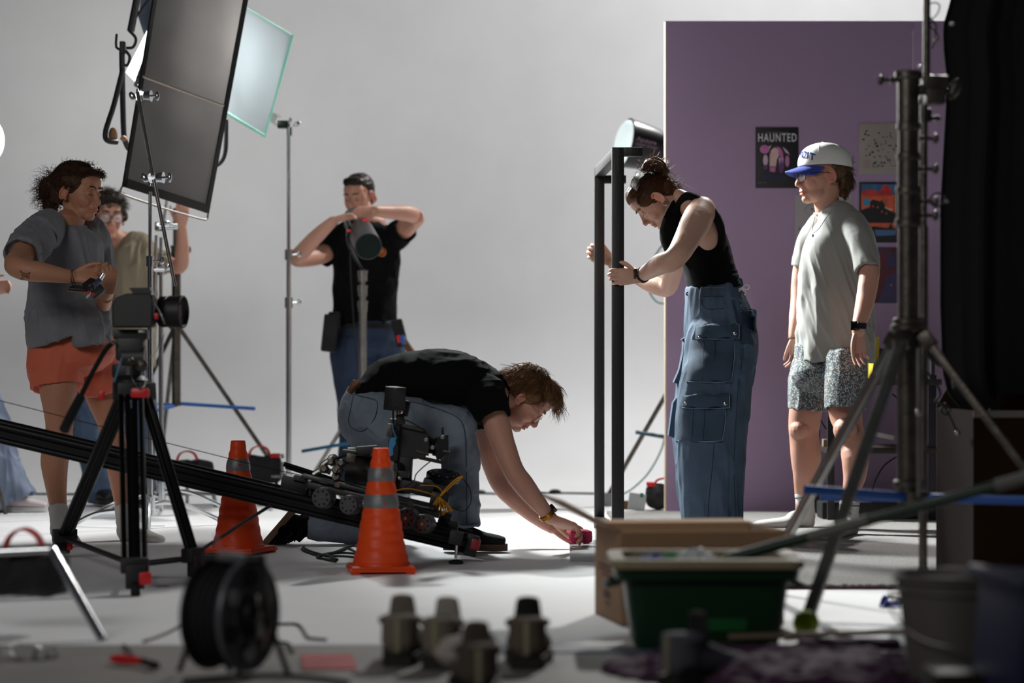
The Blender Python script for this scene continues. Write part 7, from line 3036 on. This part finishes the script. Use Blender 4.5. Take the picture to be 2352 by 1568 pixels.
for k in range(len(rim)):
    a, c = rim[k], rim[(k + 1) % len(rim)]
    fs.append((c, a, N1 + a, N1 + c))
b = MB()
b._add(vs, fs)
b.build('drape', mat('duvetyne_black', '#050506', .98, bump=.3, bscale=60), ck)
b = MB()
b.cyl(P(2150, -240, s), P(2720, -240, s), .018)
b.build('hanging_bar', M_darksteel, ck)
for x in (2300, 2700):
    b = MB()
    b.cyl((P(x, 0, s).x, F / s + .12, P(x, -240, s).z), (P(x, 0, s).x, F / s + .12, 0), .018)
    b.cyl(P(x, -240, s), (P(x, 0, s).x, F / s + .12, P(x, -240, s).z), .012)
    b.build('support_pole', M_darksteel, ck)
b = MB()
b.tube([P(2108, 840, 720), P(2125, 850, 715), P(2150, 880, 712), P(2160, 905, 712), P(2148, 922, 712), P(2166, 930, 712), P(2178, 950, 712), P(2190, 975, 712), P(2199, 992, 712)], .004, 6, 4)
b.tube([P(2120, 800, 715), P(2150, 830, 712), P(2185, 850, 708), P(2195, 890, 706)], .010, 8, 4)
b.tube([P(2170, 925, 712), P(2182, 940, 712), P(2172, 952, 712), P(2160, 942, 712), P(2168, 930, 712)], .004, 6, 4)
b.build('hanging_cord', M_blackmatte, ck, sharp=None)
b = MB()
b.ell(P(2200, 994, 712), (.009, .007, .009))
b.build('cord_tip', M_steel, ck)

# tall open carton
bx = thing('cardboard_carton', 'tall open brown carton standing under the black cloth at the right', 'cardboard box', ((2235 - CX) / 720, F / 720, 0.0))
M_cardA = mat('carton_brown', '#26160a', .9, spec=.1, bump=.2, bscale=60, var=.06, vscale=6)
M_cardB = mat('carton_side', '#241c1a', .95, spec=.03, bump=.2, bscale=60)  # side face coloured darker to offset the lamp light falling on it
xn, yn = (2235 - CX) / 720, F / 720
xf, yf = (2150 - CX) / 662, F / 662
zt2 = P(0, 940, 700).z
q = V((xf - xn, yf - yn, 0))
rgt = V((.62, 0.06, 0))
A0, A1 = V((xn, yn, .0)), V((xf, yf, .0))
th = .005


def wall(p0, p1, z0, z1, m, nm, par, t_=.005):
    d_ = (p1 - p0).normalized()
    nrm_ = V((-d_.y, d_.x, 0)) * t_
    b = MB()
    b.prism([V((p0.x, p0.y, z0)), V((p1.x, p1.y, z0)), V((p1.x, p1.y, z1)), V((p0.x, p0.y, z1))], nrm_)
    return b.build(nm, m, par)


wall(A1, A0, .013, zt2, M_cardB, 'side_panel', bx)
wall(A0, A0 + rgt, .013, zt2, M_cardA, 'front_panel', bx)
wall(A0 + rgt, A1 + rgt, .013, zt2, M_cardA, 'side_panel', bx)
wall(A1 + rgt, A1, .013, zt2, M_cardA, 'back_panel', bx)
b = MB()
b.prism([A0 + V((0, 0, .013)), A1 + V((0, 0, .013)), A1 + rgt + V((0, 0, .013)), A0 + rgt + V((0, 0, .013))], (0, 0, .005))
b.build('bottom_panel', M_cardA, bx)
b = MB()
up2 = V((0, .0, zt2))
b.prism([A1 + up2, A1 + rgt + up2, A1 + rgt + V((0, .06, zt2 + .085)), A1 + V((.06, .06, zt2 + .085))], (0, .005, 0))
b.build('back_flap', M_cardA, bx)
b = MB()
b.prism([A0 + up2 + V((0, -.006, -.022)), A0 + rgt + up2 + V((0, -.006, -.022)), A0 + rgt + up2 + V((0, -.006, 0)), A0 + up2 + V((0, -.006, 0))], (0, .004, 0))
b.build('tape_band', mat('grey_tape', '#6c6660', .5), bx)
for y in (1010,):
    pass
# ================================================================== foreground clutter
# open cardboard box behind the green bin
M_card = mat('cardboard', '#8a6a50', .8, bump=.25, bscale=70, var=.06, vscale=7)
M_cardin = mat('cardboard_inner', '#b08c6a', .85, bump=.2, bscale=70)
cb = thing('cardboard_box', 'open cardboard box with raised flaps behind the green bin', 'cardboard box', (.50, 6.95, 0))
a = V((.304, 6.74, 0))
b_ = V((.243, 7.09, 0))
wv = V((.46, .055, 0))
z1 = .262
wall(b_, a, .0, z1, M_card, 'side_panel', cb)
wall(a, a + wv, .0, z1, M_card, 'front_panel', cb)
wall(a + wv, b_ + wv, .0, z1, M_card, 'side_panel', cb)
wall(b_ + wv, b_, .0, z1, M_cardin, 'back_panel', cb)
b = MB()
b.prism([a, b_, b_ + wv, a + wv], (0, 0, .005))
b.build('bottom_panel', M_card, cb)
# flaps
zz = V((0, 0, z1))
b = MB()
e1, e2 = b_ + zz, a + zz
b.prism([e2, e1, e1 + V((-.165, .03, .085)), e2 + V((-.165, -.02, .085))], (0.002, 0, .005))
lf = b.build('left_flap', M_card, cb)
b = MB()
o = V((-.001, 0, .0075))
l1, l2 = e1.lerp(e2, .12), e1.lerp(e2, .80)
b.prism([l1 + V((-.060, .012, .032)) + o, l2 + V((-.060, -.002, .032)) + o, l2 + V((-.150, -.012, .079)) + o, l1 + V((-.150, .020, .079)) + o], (0, 0, .001))
b.build('white_label', mat('label_white', '#b8bab6', .6), lf)
b = MB()
b.prism([e1 + V((-.012, .010, .016)) + o, e1.lerp(e2, .14) + V((-.012, .006, .016)) + o, e1.lerp(e2, .14) + V((-.168, .02, .088)) + o, e1 + V((-.168, .033, .088)) + o], (0, 0, .001))
b.build('blue_print', mat('print_blue', '#4a5a9c', .6), lf)
b = MB()
f1, f2 = a + zz, a + wv + zz
b.prism([f1 + V((.004, .0, 0)), f2, f2 + V((-.035, .145, -.012)), f1 + V((.045, .145, -.012))], (0, 0, .004))
ff_ = b.build('front_flap', mat('cardboard_pale', '#c8a888', .8), cb)
b = MB()
g1, g2 = b_ + wv + zz, a + wv + zz
b.prism([g2, g1, g1 + V((.09, .01, -.045)), g2 + V((.09, -.015, -.045))], (0, 0, .004))
b.build('right_flap', M_card, cb)
b = MB()
h1, h2 = b_ + zz, b_ + wv + zz
b.prism([h1, h2, h2 + V((-.02, .05, .008)), h1 + V((.02, .05, .008))], (0, 0, .004))
b.build('back_flap', M_cardin, cb)
dv = (a - b_).normalized()
for (t0, t1, z0_, z1_) in ((.15, .85, .150, .158), (.15, .8, .138, .144), (.3, .8, .125, .130), (.35, .6, .062, .085), (.4, .6, .046, .052)):
    p0, p1 = b_.lerp(a, t0) + V((-.0012, -.0005, 0)), b_.lerp(a, t1) + V((-.0012, -.0005, 0))
    b = MB()
    b.prism([p0 + V((0, 0, z0_)), p1 + V((0, 0, z0_)), p1 + V((0, 0, z1_)), p0 + V((0, 0, z1_))], (.0008, 0, 0))
    b.build('printed_mark', mat('print_brown', '#4c3428', .8), cb)
# small things in the box
for i, (x, y, z, sz, m, lb, nm) in enumerate((
        (.56, 6.95, .19, (.07, .05, .10), mat('blue_pack', '#1c2f6c', .5), 'blue packet sticking up inside the cardboard box', 'packet'),
        (.62, 6.97, .18, (.05, .05, .09), mat('green_pack', '#1f5a34', .5), 'green packet sticking up inside the cardboard box', 'packet'))):
    b = MB()
    b.box((x, y, z - .04), (sz[0], sz[1], sz[2] + .08), Euler((R(6), R(8 - i * 14), 0)).to_matrix(), bev=.008)
    tag(b.build(nm, m), lb, 'packet')

# green bin
gb = thing('green_bin', 'dark green plastic bin with a pale rim full of odds and ends', 'bin', ((1622 - CX) / 905, 6.28, 0))
cx_, cy_ = (1627 - CX) / 905, 6.30


def rrect(hw, hd__, z, r=.04, n=6, cx=None, cy=None):
    out = []
    for q_, (sx, sy) in enumerate(((1, 1), (-1, 1), (-1, -1), (1, -1))):
        for k in range(n + 1):
            a_ = PI / 2 * (q_ + k / n)
            out.append(V(((cx_ if cx is None else cx) + sx * (hw - r) + r * math.cos(a_), (cy_ if cy is None else cy) + sy * (hd__ - r) + r * math.sin(a_), z)))
    return out


M_green = mat('green_plastic', '#062e16', .42, bump=.05, bscale=40)
b = MB()
b.rings([rrect(.178, .125, .004), rrect(.186, .130, .012), rrect(.200, .142, .10), rrect(.212, .150, .192), rrect(.208, .146, .192), rrect(.180, .128, .014)], True, True)
b.build('tub', M_green, gb)
b = MB()
b.rings([rrect(.218, .156, .176), rrect(.232, .168, .180), rrect(.236, .172, .206), rrect(.232, .168, .210), rrect(.208, .146, .210), rrect(.208, .146, .19)], False, False)
b.build('green_collar', M_green, gb)
b = MB()
b.rings([rrect(.240, .176, .209), rrect(.246, .182, .212), rrect(.246, .182, .231), rrect(.240, .176, .235), rrect(.212, .150, .235), rrect(.208, .146, .230), rrect(.208, .146, .209)], False, False, True)
b.build('pale_rim', mat('beige_rim', '#8f8266', .6, var=.1, vscale=10), gb)
for sx in (-1, 1):
    b = MB()
    b.tube([(cx_ + sx * .215, cy_ - .05, .17), (cx_ + sx * .250, cy_ - .05, .160), (cx_ + sx * .252, cy_ + .05, .160), (cx_ + sx * .215, cy_ + .05, .17)], .008, 8, 3)
    b.build('handle', M_green, gb)
b = MB()
b.box((cx_ + .03, cy_ - .136, .10), (.14, .004, .10), Euler((R(-5), 0, 0)).to_matrix(), bev=.002)
b.build('brighter_patch', mat('brighter_green', '#0a5426', .45), gb)  # front patch in a brighter green than the tub
b = MB()
rsq = random.Random(6)
b.rings([rrect(.165, .108, .12), rrect(.16, .105, .18)], True, True)
o = b.grow('rag_pile', mat('grey_rag', '#5a6068', .9), gb, .008, 4, disp=lambda co, no: folds(co, .02, (10, 10, 10), 2))
for (x, y, z, r_, m, lb) in ((-.02, .02, .215, .030, mat('crumpled_white', '#b8bec0', .6), 'crumpled white bag on top of the green bin'),
                             (-.13, .03, .205, .026, mat('blue_rag', '#23408c', .8), 'dark blue rag bunched in the green bin'),
                             (-.07, .04, .208, .024, mat('green_rag', '#2a7a44', .8), 'small green rag bunched in the green bin')):
    b = MB()
    b.ell((cx_ + x, cy_ + y, z), (r_ * 1.9, r_ * 1.3, r_), seg=16, rg=10)
    tag(b.grow('rag', m, None, .005, 1, disp=lambda co, no: folds(co, .012, (22, 22, 22), 4)), lb, 'cloth')

# pole sticking out of the bin
pq = thing('broom_pole', 'dark green pole with grey sleeves leaning out of the green bin to the right', 'pole', (cx_ + .1, cy_, .2))
pa, pb = P(1668, 1284, 872), P(2520, 1052, 930)
M_dg = mat('dark_green_paint', '#0a2a1a', .4)
M_gp = mat('grey_sleeve', '#6c6c66', .6)
for t0, t1, r_, m, nm in ((0, .235, .016, M_dg, 'shaft'), (.235, .40, .0165, M_gp, 'grey_sleeve'), (.40, .74, .0135, M_dg, 'shaft'), (.74, 1.0, .0165, M_gp, 'grey_sleeve')):
    b = MB()
    b.cyl(pa.lerp(pb, t0), pa.lerp(pb, t1), r_, seg=18)
    b.build(nm, m, pq)
b = MB()
b.cyl(pb, (pb.x + .02, pb.y, 0), .02)
b.box((pb.x + .02, pb.y, .01), (.3, .3, .02))
b.build('far_rest', M_darksteel, pq)

# white bucket
bk_ = thing('white_bucket', 'blurred off-white bucket at the lower right', 'bucket', ((2190 - CX) / 1010, F / 1010, 0))
c = V(((2190 - CX) / 1010, F / 1010, 0))
b = MB()
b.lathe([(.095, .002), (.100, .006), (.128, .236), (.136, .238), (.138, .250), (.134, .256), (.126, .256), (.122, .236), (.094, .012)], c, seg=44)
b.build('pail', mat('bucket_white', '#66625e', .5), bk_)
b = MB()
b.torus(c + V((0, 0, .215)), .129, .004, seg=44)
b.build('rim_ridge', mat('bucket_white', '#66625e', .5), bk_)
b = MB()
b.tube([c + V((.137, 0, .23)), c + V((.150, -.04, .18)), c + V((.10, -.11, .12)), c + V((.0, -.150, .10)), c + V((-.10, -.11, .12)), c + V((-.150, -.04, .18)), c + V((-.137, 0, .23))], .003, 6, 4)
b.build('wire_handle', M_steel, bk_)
# blue tote
b = MB()
b.box((1.075, 4.95, .145), (.17, .36, .29), Euler((0, R(5), R(6))).to_matrix(), bev=.03)
bt = thing('blue_tote', 'dark blue plastic tote at the lower right corner', 'tote', (1.09, 4.95, 0))
b.build('tub', mat('navy_tote', '#081042', .45), bt)
b = MB()
b.box((1.085, 4.95, .285), (.20, .39, .025), Euler((0, R(5), R(6))).to_matrix(), bev=.008)
b.build('lid_edge', mat('navy_tote', '#081042', .45), bt)
b = MB()
b.box(((2195 - CX) / 1085, 5.10, .045), (.13, .18, .09), bev=.02)
tag(b.build('shadow_block', mat('dark_brown_shade', '#1c120c', .6)), 'dark brown block standing in for the shadow in front of the white bucket', 'case')  # dark block put where only shadow lies before the bucket

# purple cloth heap with a wooden slat
b = MB()
b.ell((.62, 5.75, .006), (.40, .30, .034), seg=30, rg=12)
b.ell((.70, 5.55, .006), (.30, .20, .050), seg=30, rg=12)
tag(b.grow('purple_cloth', mat('plum_cloth', '#40223c', .9, bump=.3, bscale=80), None, .008, 3, disp=lambda co, no: folds(co, .016, (7, 7, 7), 2)), 'dark plum cloth heaped on the floor at the lower right', 'cloth')
b = MB()
b.box(((1880 - CX) / 905, F / 905, .045), (.46, .03, .012), Euler((0, R(-1), R(4))).to_matrix(), bev=.002)
tag(b.build('wooden_slat', mat('weathered_slat', '#6c5c4c', .8)), 'narrow pale wooden slat lying across the plum cloth', 'slat')
b = MB()
b.box(((1950 - CX) / 888, F / 888, .010), (.26, .07, .020), bev=.008)
tag(b.build('folded_cloth', mat('plum_cloth_dark', '#321a30', .9)), 'flat folded plum cloth behind the wooden slat', 'cloth')
b = MB()
b.box(P(2046, 1536, 985), (.018, .012, .055), bev=.006)
b.box(P(1735, 1558, 1000), (.06, .02, .018), bev=.006)
tag(b.build('red_clip', M_red), 'small red clips lying on the plum cloth', 'clip')
b = MB()
b.tube([P(1672, 1528, 960), P(1686, 1540, 965), P(1692, 1548, 968)], .009, 8, 3)
b.ell(P(1640, 1520, 955), (.022, .012, .008))
tag(b.build('yellow_tag', mat('pale_yellow', '#c8b45c', .6)), 'pale yellow tag beside the grey shoe at the bottom', 'tag')
# blue scrap
b = MB()
b.prism([G(2018, 1396) + V((0, 0, .002)), G(2030, 1390) + V((0, 0, .002)), P(2040, 1372, 760), P(2030, 1366, 762), P(2024, 1374, 762)], (.003, .006, 0))
b.prism([G(2028, 1396) + V((0, 0, .002)), G(2070, 1392) + V((0, 0, .002)), P(2066, 1382, 764), P(2048, 1386, 764), P(2036, 1378, 764)], (0, .006, 0))
tag(b.build('blue_tape_scrap', mat('tape_blue', '#1c3cb0', .6)), 'crumpled blue tape scrap on the white floor near the bucket', 'tape')
b = MB()
b.box((.18, 6.15, .001), (.62, .05, .002), Matrix.Rotation(R(2), 3, 'Z'))
tag(b.build('blue_tape', mat('faded_tape', '#5a6c84', .6)), 'faded blue tape on the dark floor beside the green bin', 'tape')

# shoes in the foreground
M_sneak = mat('taupe_suede', '#6c645a', .9, bump=.4, bscale=200)
M_sole = mat('dark_sole', '#171410', .7)


def fshoe(label, cx, yb, s, ang, mu, ms, k=1.0, w=.058, high=.085, tongue=None):
    c = V(((cx - CX) / s, F / s, 0))
    d = V((math.sin(R(ang)), math.cos(R(ang)), 0))
    t = thing('shoe', label, 'shoe', c, 'shoes left on the floor in the foreground')
    so = shoe('upper', c + d * .26 * k, c, (0, 0, 1), mu, ms, t, width=w * k, high=high * k, ank=.80, laces=mat('lace_beige', '#8f887c', .8), sole=.024)
    sd = d.cross(V((0, 0, 1)))
    b = MB()
    zc = .024 + high * .98 * k
    b.torus(c + d * .052 + V((0, 0, zc)), .040 * k, .010, (0, 0, 1), sc=(1.12, 1) if abs(d.y) > .7 else (1, 1.12))
    b.build('collar', mu, t)
    b = MB()
    b.cyl(c + d * .052 + V((0, 0, zc - .01)), c + d * .052 + V((0, 0, zc + .007)), .034 * k, seg=20)
    b.build('dark_lining', M_blackmatte, t)
    b = MB()
    b.loft([(c + d * .095 * k + V((0, 0, .04)), .030 * k, .008), (c + d * .098 * k + V((0, 0, .11 * k)), .034 * k, .009), (c + d * .096 * k + V((0, 0, .158 * k)), .028 * k, .009)], hint=d, seg=14)
    b.build('tongue', tongue or mu, t)
    b = MB()
    b.box(c + d * -.004 + V((0, 0, .075 * k)), (.014, .012, .08 * k), bev=.004)
    b.build('heel_tab', mat('heel_tab', '#8c866c', .8), t)
    return t


fshoe('taupe sneaker seen from the heel, leftmost of the foreground shoes', 914, 1530, 952, 4, M_sneak, M_sole)
fshoe('taupe sneaker with white laces, second of the foreground shoes from the left', 1000, 1540, 962, 16, M_sneak, M_sole, tongue=mat('pale_tongue', '#8f8a82', .8))
fshoe('dark shoe with a light sock stuffed in, front and centre at the bottom edge', 1100, 1590, 1060, -4, mat('dark_suede', '#4a423a', .9), M_sole, .98)
fshoe('brown and black shoe standing alone left of the cardboard box', 1210, 1540, 962, 2, mat('brown_suede', '#5c5044', .9), M_sole, 1.0, tongue=M_blackmatte)
fshoe('dark grey shoe with blue lining in front of the green bin', 1535, 1580, 1020, 48, mat('grey_mesh', '#4c4c54', .9), M_sole, 1.0, tongue=M_blackmatte)
b = MB()
b.loft([(P(1030, 1500, 1000), .030, .03), (P(1070, 1485, 1005), .034, .034), (P(1110, 1482, 1010), .030, .03)], seg=16)
tag(b.grow('crumpled_sock', mat('offwhite_sock', '#a8a09a', .95), None, .005, 3, disp=lambda co, no: folds(co, .008, (20, 20, 20), 5)), 'crumpled off-white sock draped on the foreground shoes', 'sock')

# cable reel
cr = thing('cable_reel', 'black and silver cable reel standing on edge in the foreground', 'cable reel', ((530 - CX) / 985, F / 985, 0))
c = V(((532 - CX) / 985, F / 985, .145))
ax = V((.90, -.44, 0)).normalized()
b = MB()
b.lathe([(.010, -.062), (.126, -.062), (.130, -.058), (.130, -.052), (.126, -.048), (.010, -.048)], c, ax, 48)
b.build('black_flange', mat('flange_black', '#0d0d0f', .5), cr)
b = MB()
for k in range(9):
    b.torus(c + ax * (-.044 + k * .0088), .108 + .006 * (k % 2), .0052, ax, seg=44, s2=8)
b.build('wound_cable', M_blackmatte, cr, sharp=None)
b = MB()
b.lathe([(.052, .036), (.124, .036), (.130, .040), (.132, .046), (.130, .052), (.120, .052), (.112, .046), (.070, .046), (.062, .052), (.050, .052)], c, ax, 48)
b.build('silver_flange', mat('brushed_silver', '#5c5e64', .42, .25, bump=.1, bscale=50), cr)
b = MB()
b.cyl(c - ax * .07, c + ax * .075, .048, seg=32)
b.build('hub', mat('hub_black', '#101014', .4), cr)
qm = V((0, 0, 1)).rotation_difference(ax).to_matrix()
for k in range(6):
    a_ = k * PI / 3 + PI / 2
    p = c + qm @ V((.086 * math.cos(a_), .086 * math.sin(a_), .050))
    b = MB()
    b.cyl(p, p + ax * .006, .020, seg=20)
    b.build('round_boss', mat('light_silver', '#a4a6ac', .4, .2) if k % 2 == 0 else mat('hub_black', '#101014', .4), cr)
b = MB()
p = c + ax * .072
b.box(p + ax * .008, (.010, .055, .018), qm @ Matrix.Rotation(R(8), 3, 'Z'), bev=.004)
b.box(p + ax * .004 + V((0, 0, .0)), (.012, .02, .10), bev=.004)
b.build('crank', M_steel, cr)
b = MB()
for sg in (-.075, .085):
    e = c + ax * sg
    b.tube([e + V((-.06, 0, -.145 + .008)), e + V((-.02, 0, -.02)), e + V((0, 0, .06)), e + V((0, 0, .130))], .007, 10, 4)
    b.tube([e + V((.06, 0, -.145 + .008)), e + V((.02, 0, -.02)), e + V((0, 0, .06))], .007, 10, 4)
b.cyl(c + ax * -.075 + V((0, 0, .13)), c + ax * .085 + V((0, 0, .13)), .014)
b.build('carry_frame', M_black, cr)
b = MB()
b.box(c + V((.005, -.01, .135)), (.075, .045, .022), Euler((0, R(8), 0)).to_matrix(), bev=.008)
b.build('handle', mat('grey_grip', '#55585a', .5), cr)
b = MB()
b.tube([P(595, 1288, 985), P(612, 1320, 985), P(614, 1400, 985), P(606, 1460, 980), P(590, 1520, 975)], .010, 8, 4)
b.build('silver_guard', M_steel, cr)
b = MB()
b.tube([P(510, 1275, 990), P(500, 1245, 990), P(496, 1226, 990)], .004, 6, 3)
b.build('pink_tag_wire', mat('pink_wire', '#c07880', .6), cr)
# cords round the reel
for pts, r_, lb, m in ((((628, 1434), (650, 1436), (680, 1436), (694, 1446), (706, 1466), (722, 1470), (750, 1472)), .0042, 'thin dark cord running right of the cable reel onto the white floor', mat('maroon_cord', '#4a363a', .6)),
                       (((600, 1480), (640, 1478), (664, 1482), (672, 1500)), .0042, 'short dark cord end beside the cable reel', mat('grey_cord', '#3c3a3a', .6)),
                       (((330, 1476), (370, 1462), (400, 1448), (420, 1437), (436, 1450), (446, 1462), (452, 1440), (462, 1425)), .0040, 'thin cord curling left of the cable reel', mat('maroon_cord', '#4a363a', .6)),
                       (((420, 1568), (520, 1560), (640, 1556), (730, 1562), (800, 1572)), .0060, 'black cord along the bottom edge below the reel', M_blackmatte)):
    b = MB()
    b.tube([G(x, y) + V((0, 0, r_)) for x, y in pts], r_, 6, 4)
    tag(b.build('cord', m, sharp=None), lb, 'cord')
# screwdriver
sc = thing('screwdriver', 'red-handled tool lying on the dark floor at the lower left', 'screwdriver', G(300, 1528))
b = MB()
g0, g1 = G(258, 1524) + V((0, 0, .013)), G(328, 1530) + V((0, 0, .013))
b.loft([(g0, .008), (g0.lerp(g1, .2), .012), (g0.lerp(g1, .6), .0115), (g1, .009)], seg=14)
b.build('handle', M_red, sc)
b = MB()
b.cyl(g1, G(360, 1538) + V((0, 0, .010)), .009)
b.ell(G(352, 1537) + V((0, 0, .011)), (.014, .012, .011))
b.build('grip_end', M_blackmatte, sc)
b = MB()
b.tube([G(284, 1484) + V((0, 0, .004)), G(298, 1500) + V((0, 0, .006)), G(304, 1512) + V((0, 0, .006))], .004, 6, 3)
tag(b.build('black_bit', M_blackmatte), 'short black bit lying by the red-handled tool', 'tool')
b = MB()
b.ell(G(50, 1510) + V((0, 0, .006)), (.085, .05, .018), seg=24, rg=12)
tag(b.grow('plastic_wrap', mat('clear_wrap', '#a8a8a8', .15, coat=.5, alpha=.75), None, .005, 1, disp=lambda co, no: folds(co, .014, (26, 26, 26), 7)), 'crumpled clear plastic wrap on the dark floor at the lower left', 'plastic')
b = MB()
b.box(G(800, 1520) + V((-.05, 0, .0012)), (.13, .30, .0018), Matrix.Rotation(R(6), 3, 'Z'))
tag(b.build('red_tape', M_redtape), 'faded red tape patch on the dark floor left of the sneakers', 'tape')

# ================================================================== sandbags
def sandbag(label, x0, y0, x1, y1, s_, hx0, hx1, hy, strap=True, big=1.0):
    t = thing('sandbag', label, 'sandbag', P((x0 + x1) / 2, y1, s_), 'black sandbags with red handles')
    b = MB()
    w = (x1 - x0) / s_
    h_ = (y1 - y0) / s_
    c = P((x0 + x1) / 2, (y0 + y1) / 2, s_)
    b.loft([(c + V((-w * .46, 0, 0)), h_ * .42, .05 * big), (c + V((-w * .25, 0, 0)), h_ * .52, .07 * big), (c, h_ * .48, .06 * big), (c + V((w * .25, 0, 0)), h_ * .52, .07 * big), (c + V((w * .46, 0, 0)), h_ * .44, .05 * big)],
           seg=20, pw=2.8, dome=(.2, .2))
    b.grow('bag', mat('black_nylon', '#0c0d0f', .8, bump=.5, bscale=200), t, .006, 4, disp=lambda co, no: folds(co, .006, (9, 9, 9), x0))
    b = MB()
    for dy in (-.018, .018):
        pts = [P(hx0, y0 + 8, s_), P(hx0 + (hx1 - hx0) * .15, hy + (y0 - hy) * .35, s_), P((hx0 + hx1) / 2, hy, s_), P(hx1 - (hx1 - hx0) * .15, hy + (y0 - hy) * .35, s_), P(hx1, y0 + 8, s_)]
        pts = [p + V((0, dy * big, 0)) for p in pts]
        rows = [V(r_) for r_ in catmull([list(p) for p in pts], 5)]
        rg_ = []
        for i, p in enumerate(rows):
            tt = (rows[min(i + 1, len(rows) - 1)] - rows[max(i - 1, 0)]).normalized()
            n_ = tt.cross(V((0, 1, 0))).normalized()
            rg_.append([p + n_ * .0035 * big + V((0, .012 * big, 0)), p - n_ * .0035 * big + V((0, .012 * big, 0)), p - n_ * .0035 * big - V((0, .012 * big, 0)), p + n_ * .0035 * big - V((0, .012 * big, 0))])
        b.rings(rg_)
    b.build('handle', M_redcloth, t)
    if strap:
        b = MB()
        b.box(c + V((w * .36, 0, h_ * .5)), (w * .22, .10, .022), bev=.005)
        b.box(c + V((-w * .38, 0, h_ * .5)), (w * .2, .10, .022), bev=.005)
        b.build('red_edging', M_redcloth, t)
    return t


sandbag('black sandbag with tall red handle, behind the camera slider\'s middle', 555, 1046, 645, 1108, 436, 570, 622, 1024)
sandbag('black sandbag with thin red handle, between tripod and farther cone', 404, 1056, 490, 1112, 436, 405, 455, 1036, False)
b = MB()
b.cyl(P(645, 1048, 440), P(652, 1046, 440), .012)
b.cyl(P(648, 1060, 440), P(648, 1100, 440), .010)
b.cyl(P(600, 1106, 436), (P(600, 0, 436).x, F / 436, 0), .014)
b.cyl(P(575, 1106, 436), (P(575, 0, 436).x, F / 430, 0), .010)
b.cyl(P(635, 1106, 436), (P(640, 0, 436).x, F / 440, 0), .010)
tag(b.build('stand_base', M_steel), 'low chrome stand base under the sandbag behind the slider', 'light stand')
b = MB()
b.cyl(P(480, 1078, 436), (P(505, 0, 436).x, F / 442, 0), .010)
b.cyl(P(430, 1100, 436), (P(420, 0, 436).x, F / 430, 0), .010)
b.cyl(P(380, 1128, 432), P(490, 1134, 432), .009)
tag(b.build('stand_base', M_steel), 'low chrome stand base under the sandbag right of the tripod', 'light stand')
sandbag('black sandbag with red top half hidden behind the lilac wall', 1484, 1112, 1570, 1168, 452, 1500, 1560, 1098)
fb = sandbag('large black sandbag with red strap hanging on a chrome leg, lower left foreground', -60, 1268, 158, 1366, 838, 8, 102, 1214, False, 1.0)

ls = thing('light_stand', 'chrome stand leg slanting to the floor at the lower left', 'light stand', P(-150, 1450, 850))
b = MB()
l0, l1 = P(118, 1262, 846), P(236, 1470, 870)
b.cyl(l0, l1, .0135, seg=20)
b.build('leg', M_chrome, ls)
b = MB()
hub_ = P(20, 1040, 812)
b.cyl(hub_, l0, .0135)
b.cyl(hub_ + V((0, 0, -.06)), hub_ + V((-.35, .30, -hub_.z)), .0135)
b.cyl(hub_ + V((-.02, 0, -.03)), (hub_.x - .42, hub_.y - .2, 0.0), .0135)
b.build('far_legs', M_chrome, ls) if False else b.bm.free()
b = MB()
far_ = P(-170, 1275, 846)
b.cyl(far_, l0, .0135, seg=20)
b.build('upper_leg', M_chrome, ls)
b = MB()
b.cyl(far_ + V((-.02, 0, 1.2)), (far_.x - .02, far_.y, .02), .02)
b.cyl(far_, (far_.x - .3, far_.y + .4, 0), .0135)
b.cyl(far_, (far_.x - .3, far_.y - .4, 0), .0135)
b.build('column', M_chrome, ls)

# small things behind the timber frame and along the back
b = MB()
b.box(P(1463, 1152, 455), (.085, .05, .085), Euler((0, R(8), 0)).to_matrix(), bev=.004)
gx = thing('grey_pack', 'small pale grey pack with a green mark on the floor left of the lilac wall', 'box', P(1463, 1172, 455))
b.build('pack', mat('pale_grey_pack', '#8e9294', .6), gx)
b = MB()
b.box(P(1474, 1137, 462), (.016, .003, .022), Euler((0, R(8), 0)).to_matrix())
b.build('green_mark', mat('mark_green', '#1a7a4c', .6), gx)
b = MB()
b.box(P(1436, 1160, 450), (.07, .05, .045), bev=.004)
tag(b.build('wood_offcut', mat('brown_wood', '#5c4028', .8)), 'brown wood offcut beside the pale grey pack', 'block')
b = MB()
b.box(P(1397, 1150, 440), (.05, .05, .075), bev=.006)
tag(b.build('grey_block', mat('mid_grey', '#7c7e80', .6)), 'grey block seen between the two black timber posts', 'block')
b = MB()
b.tube([G(x, y) + V((0, 0, .006)) for x, y in ((60, 1136), (180, 1137), (300, 1138), (480, 1137), (700, 1136), (960, 1137), (1096, 1135), (1150, 1136), (1220, 1137), (1262, 1134), (1400, 1136))], .0065, 6, 3)
b.ell(G(1104, 1134) + V((0, 0, .01)), (.03, .02, .014))
b.ell(G(220, 1137) + V((0, 0, .012)), (.10, .02, .014))
tag(b.build('cable', mat('dark_green_cable', '#0e2a22', .6), sharp=None), 'dark green cable running along the foot of the back wall', 'cable')
b = MB()
b.ell(G(1275, 1134) + V((0, 0, .012)), (.035, .03, .016))
tag(b.build('cable_end', M_blackmatte), 'black cable connector on the floor near the cardboard flap', 'cable')
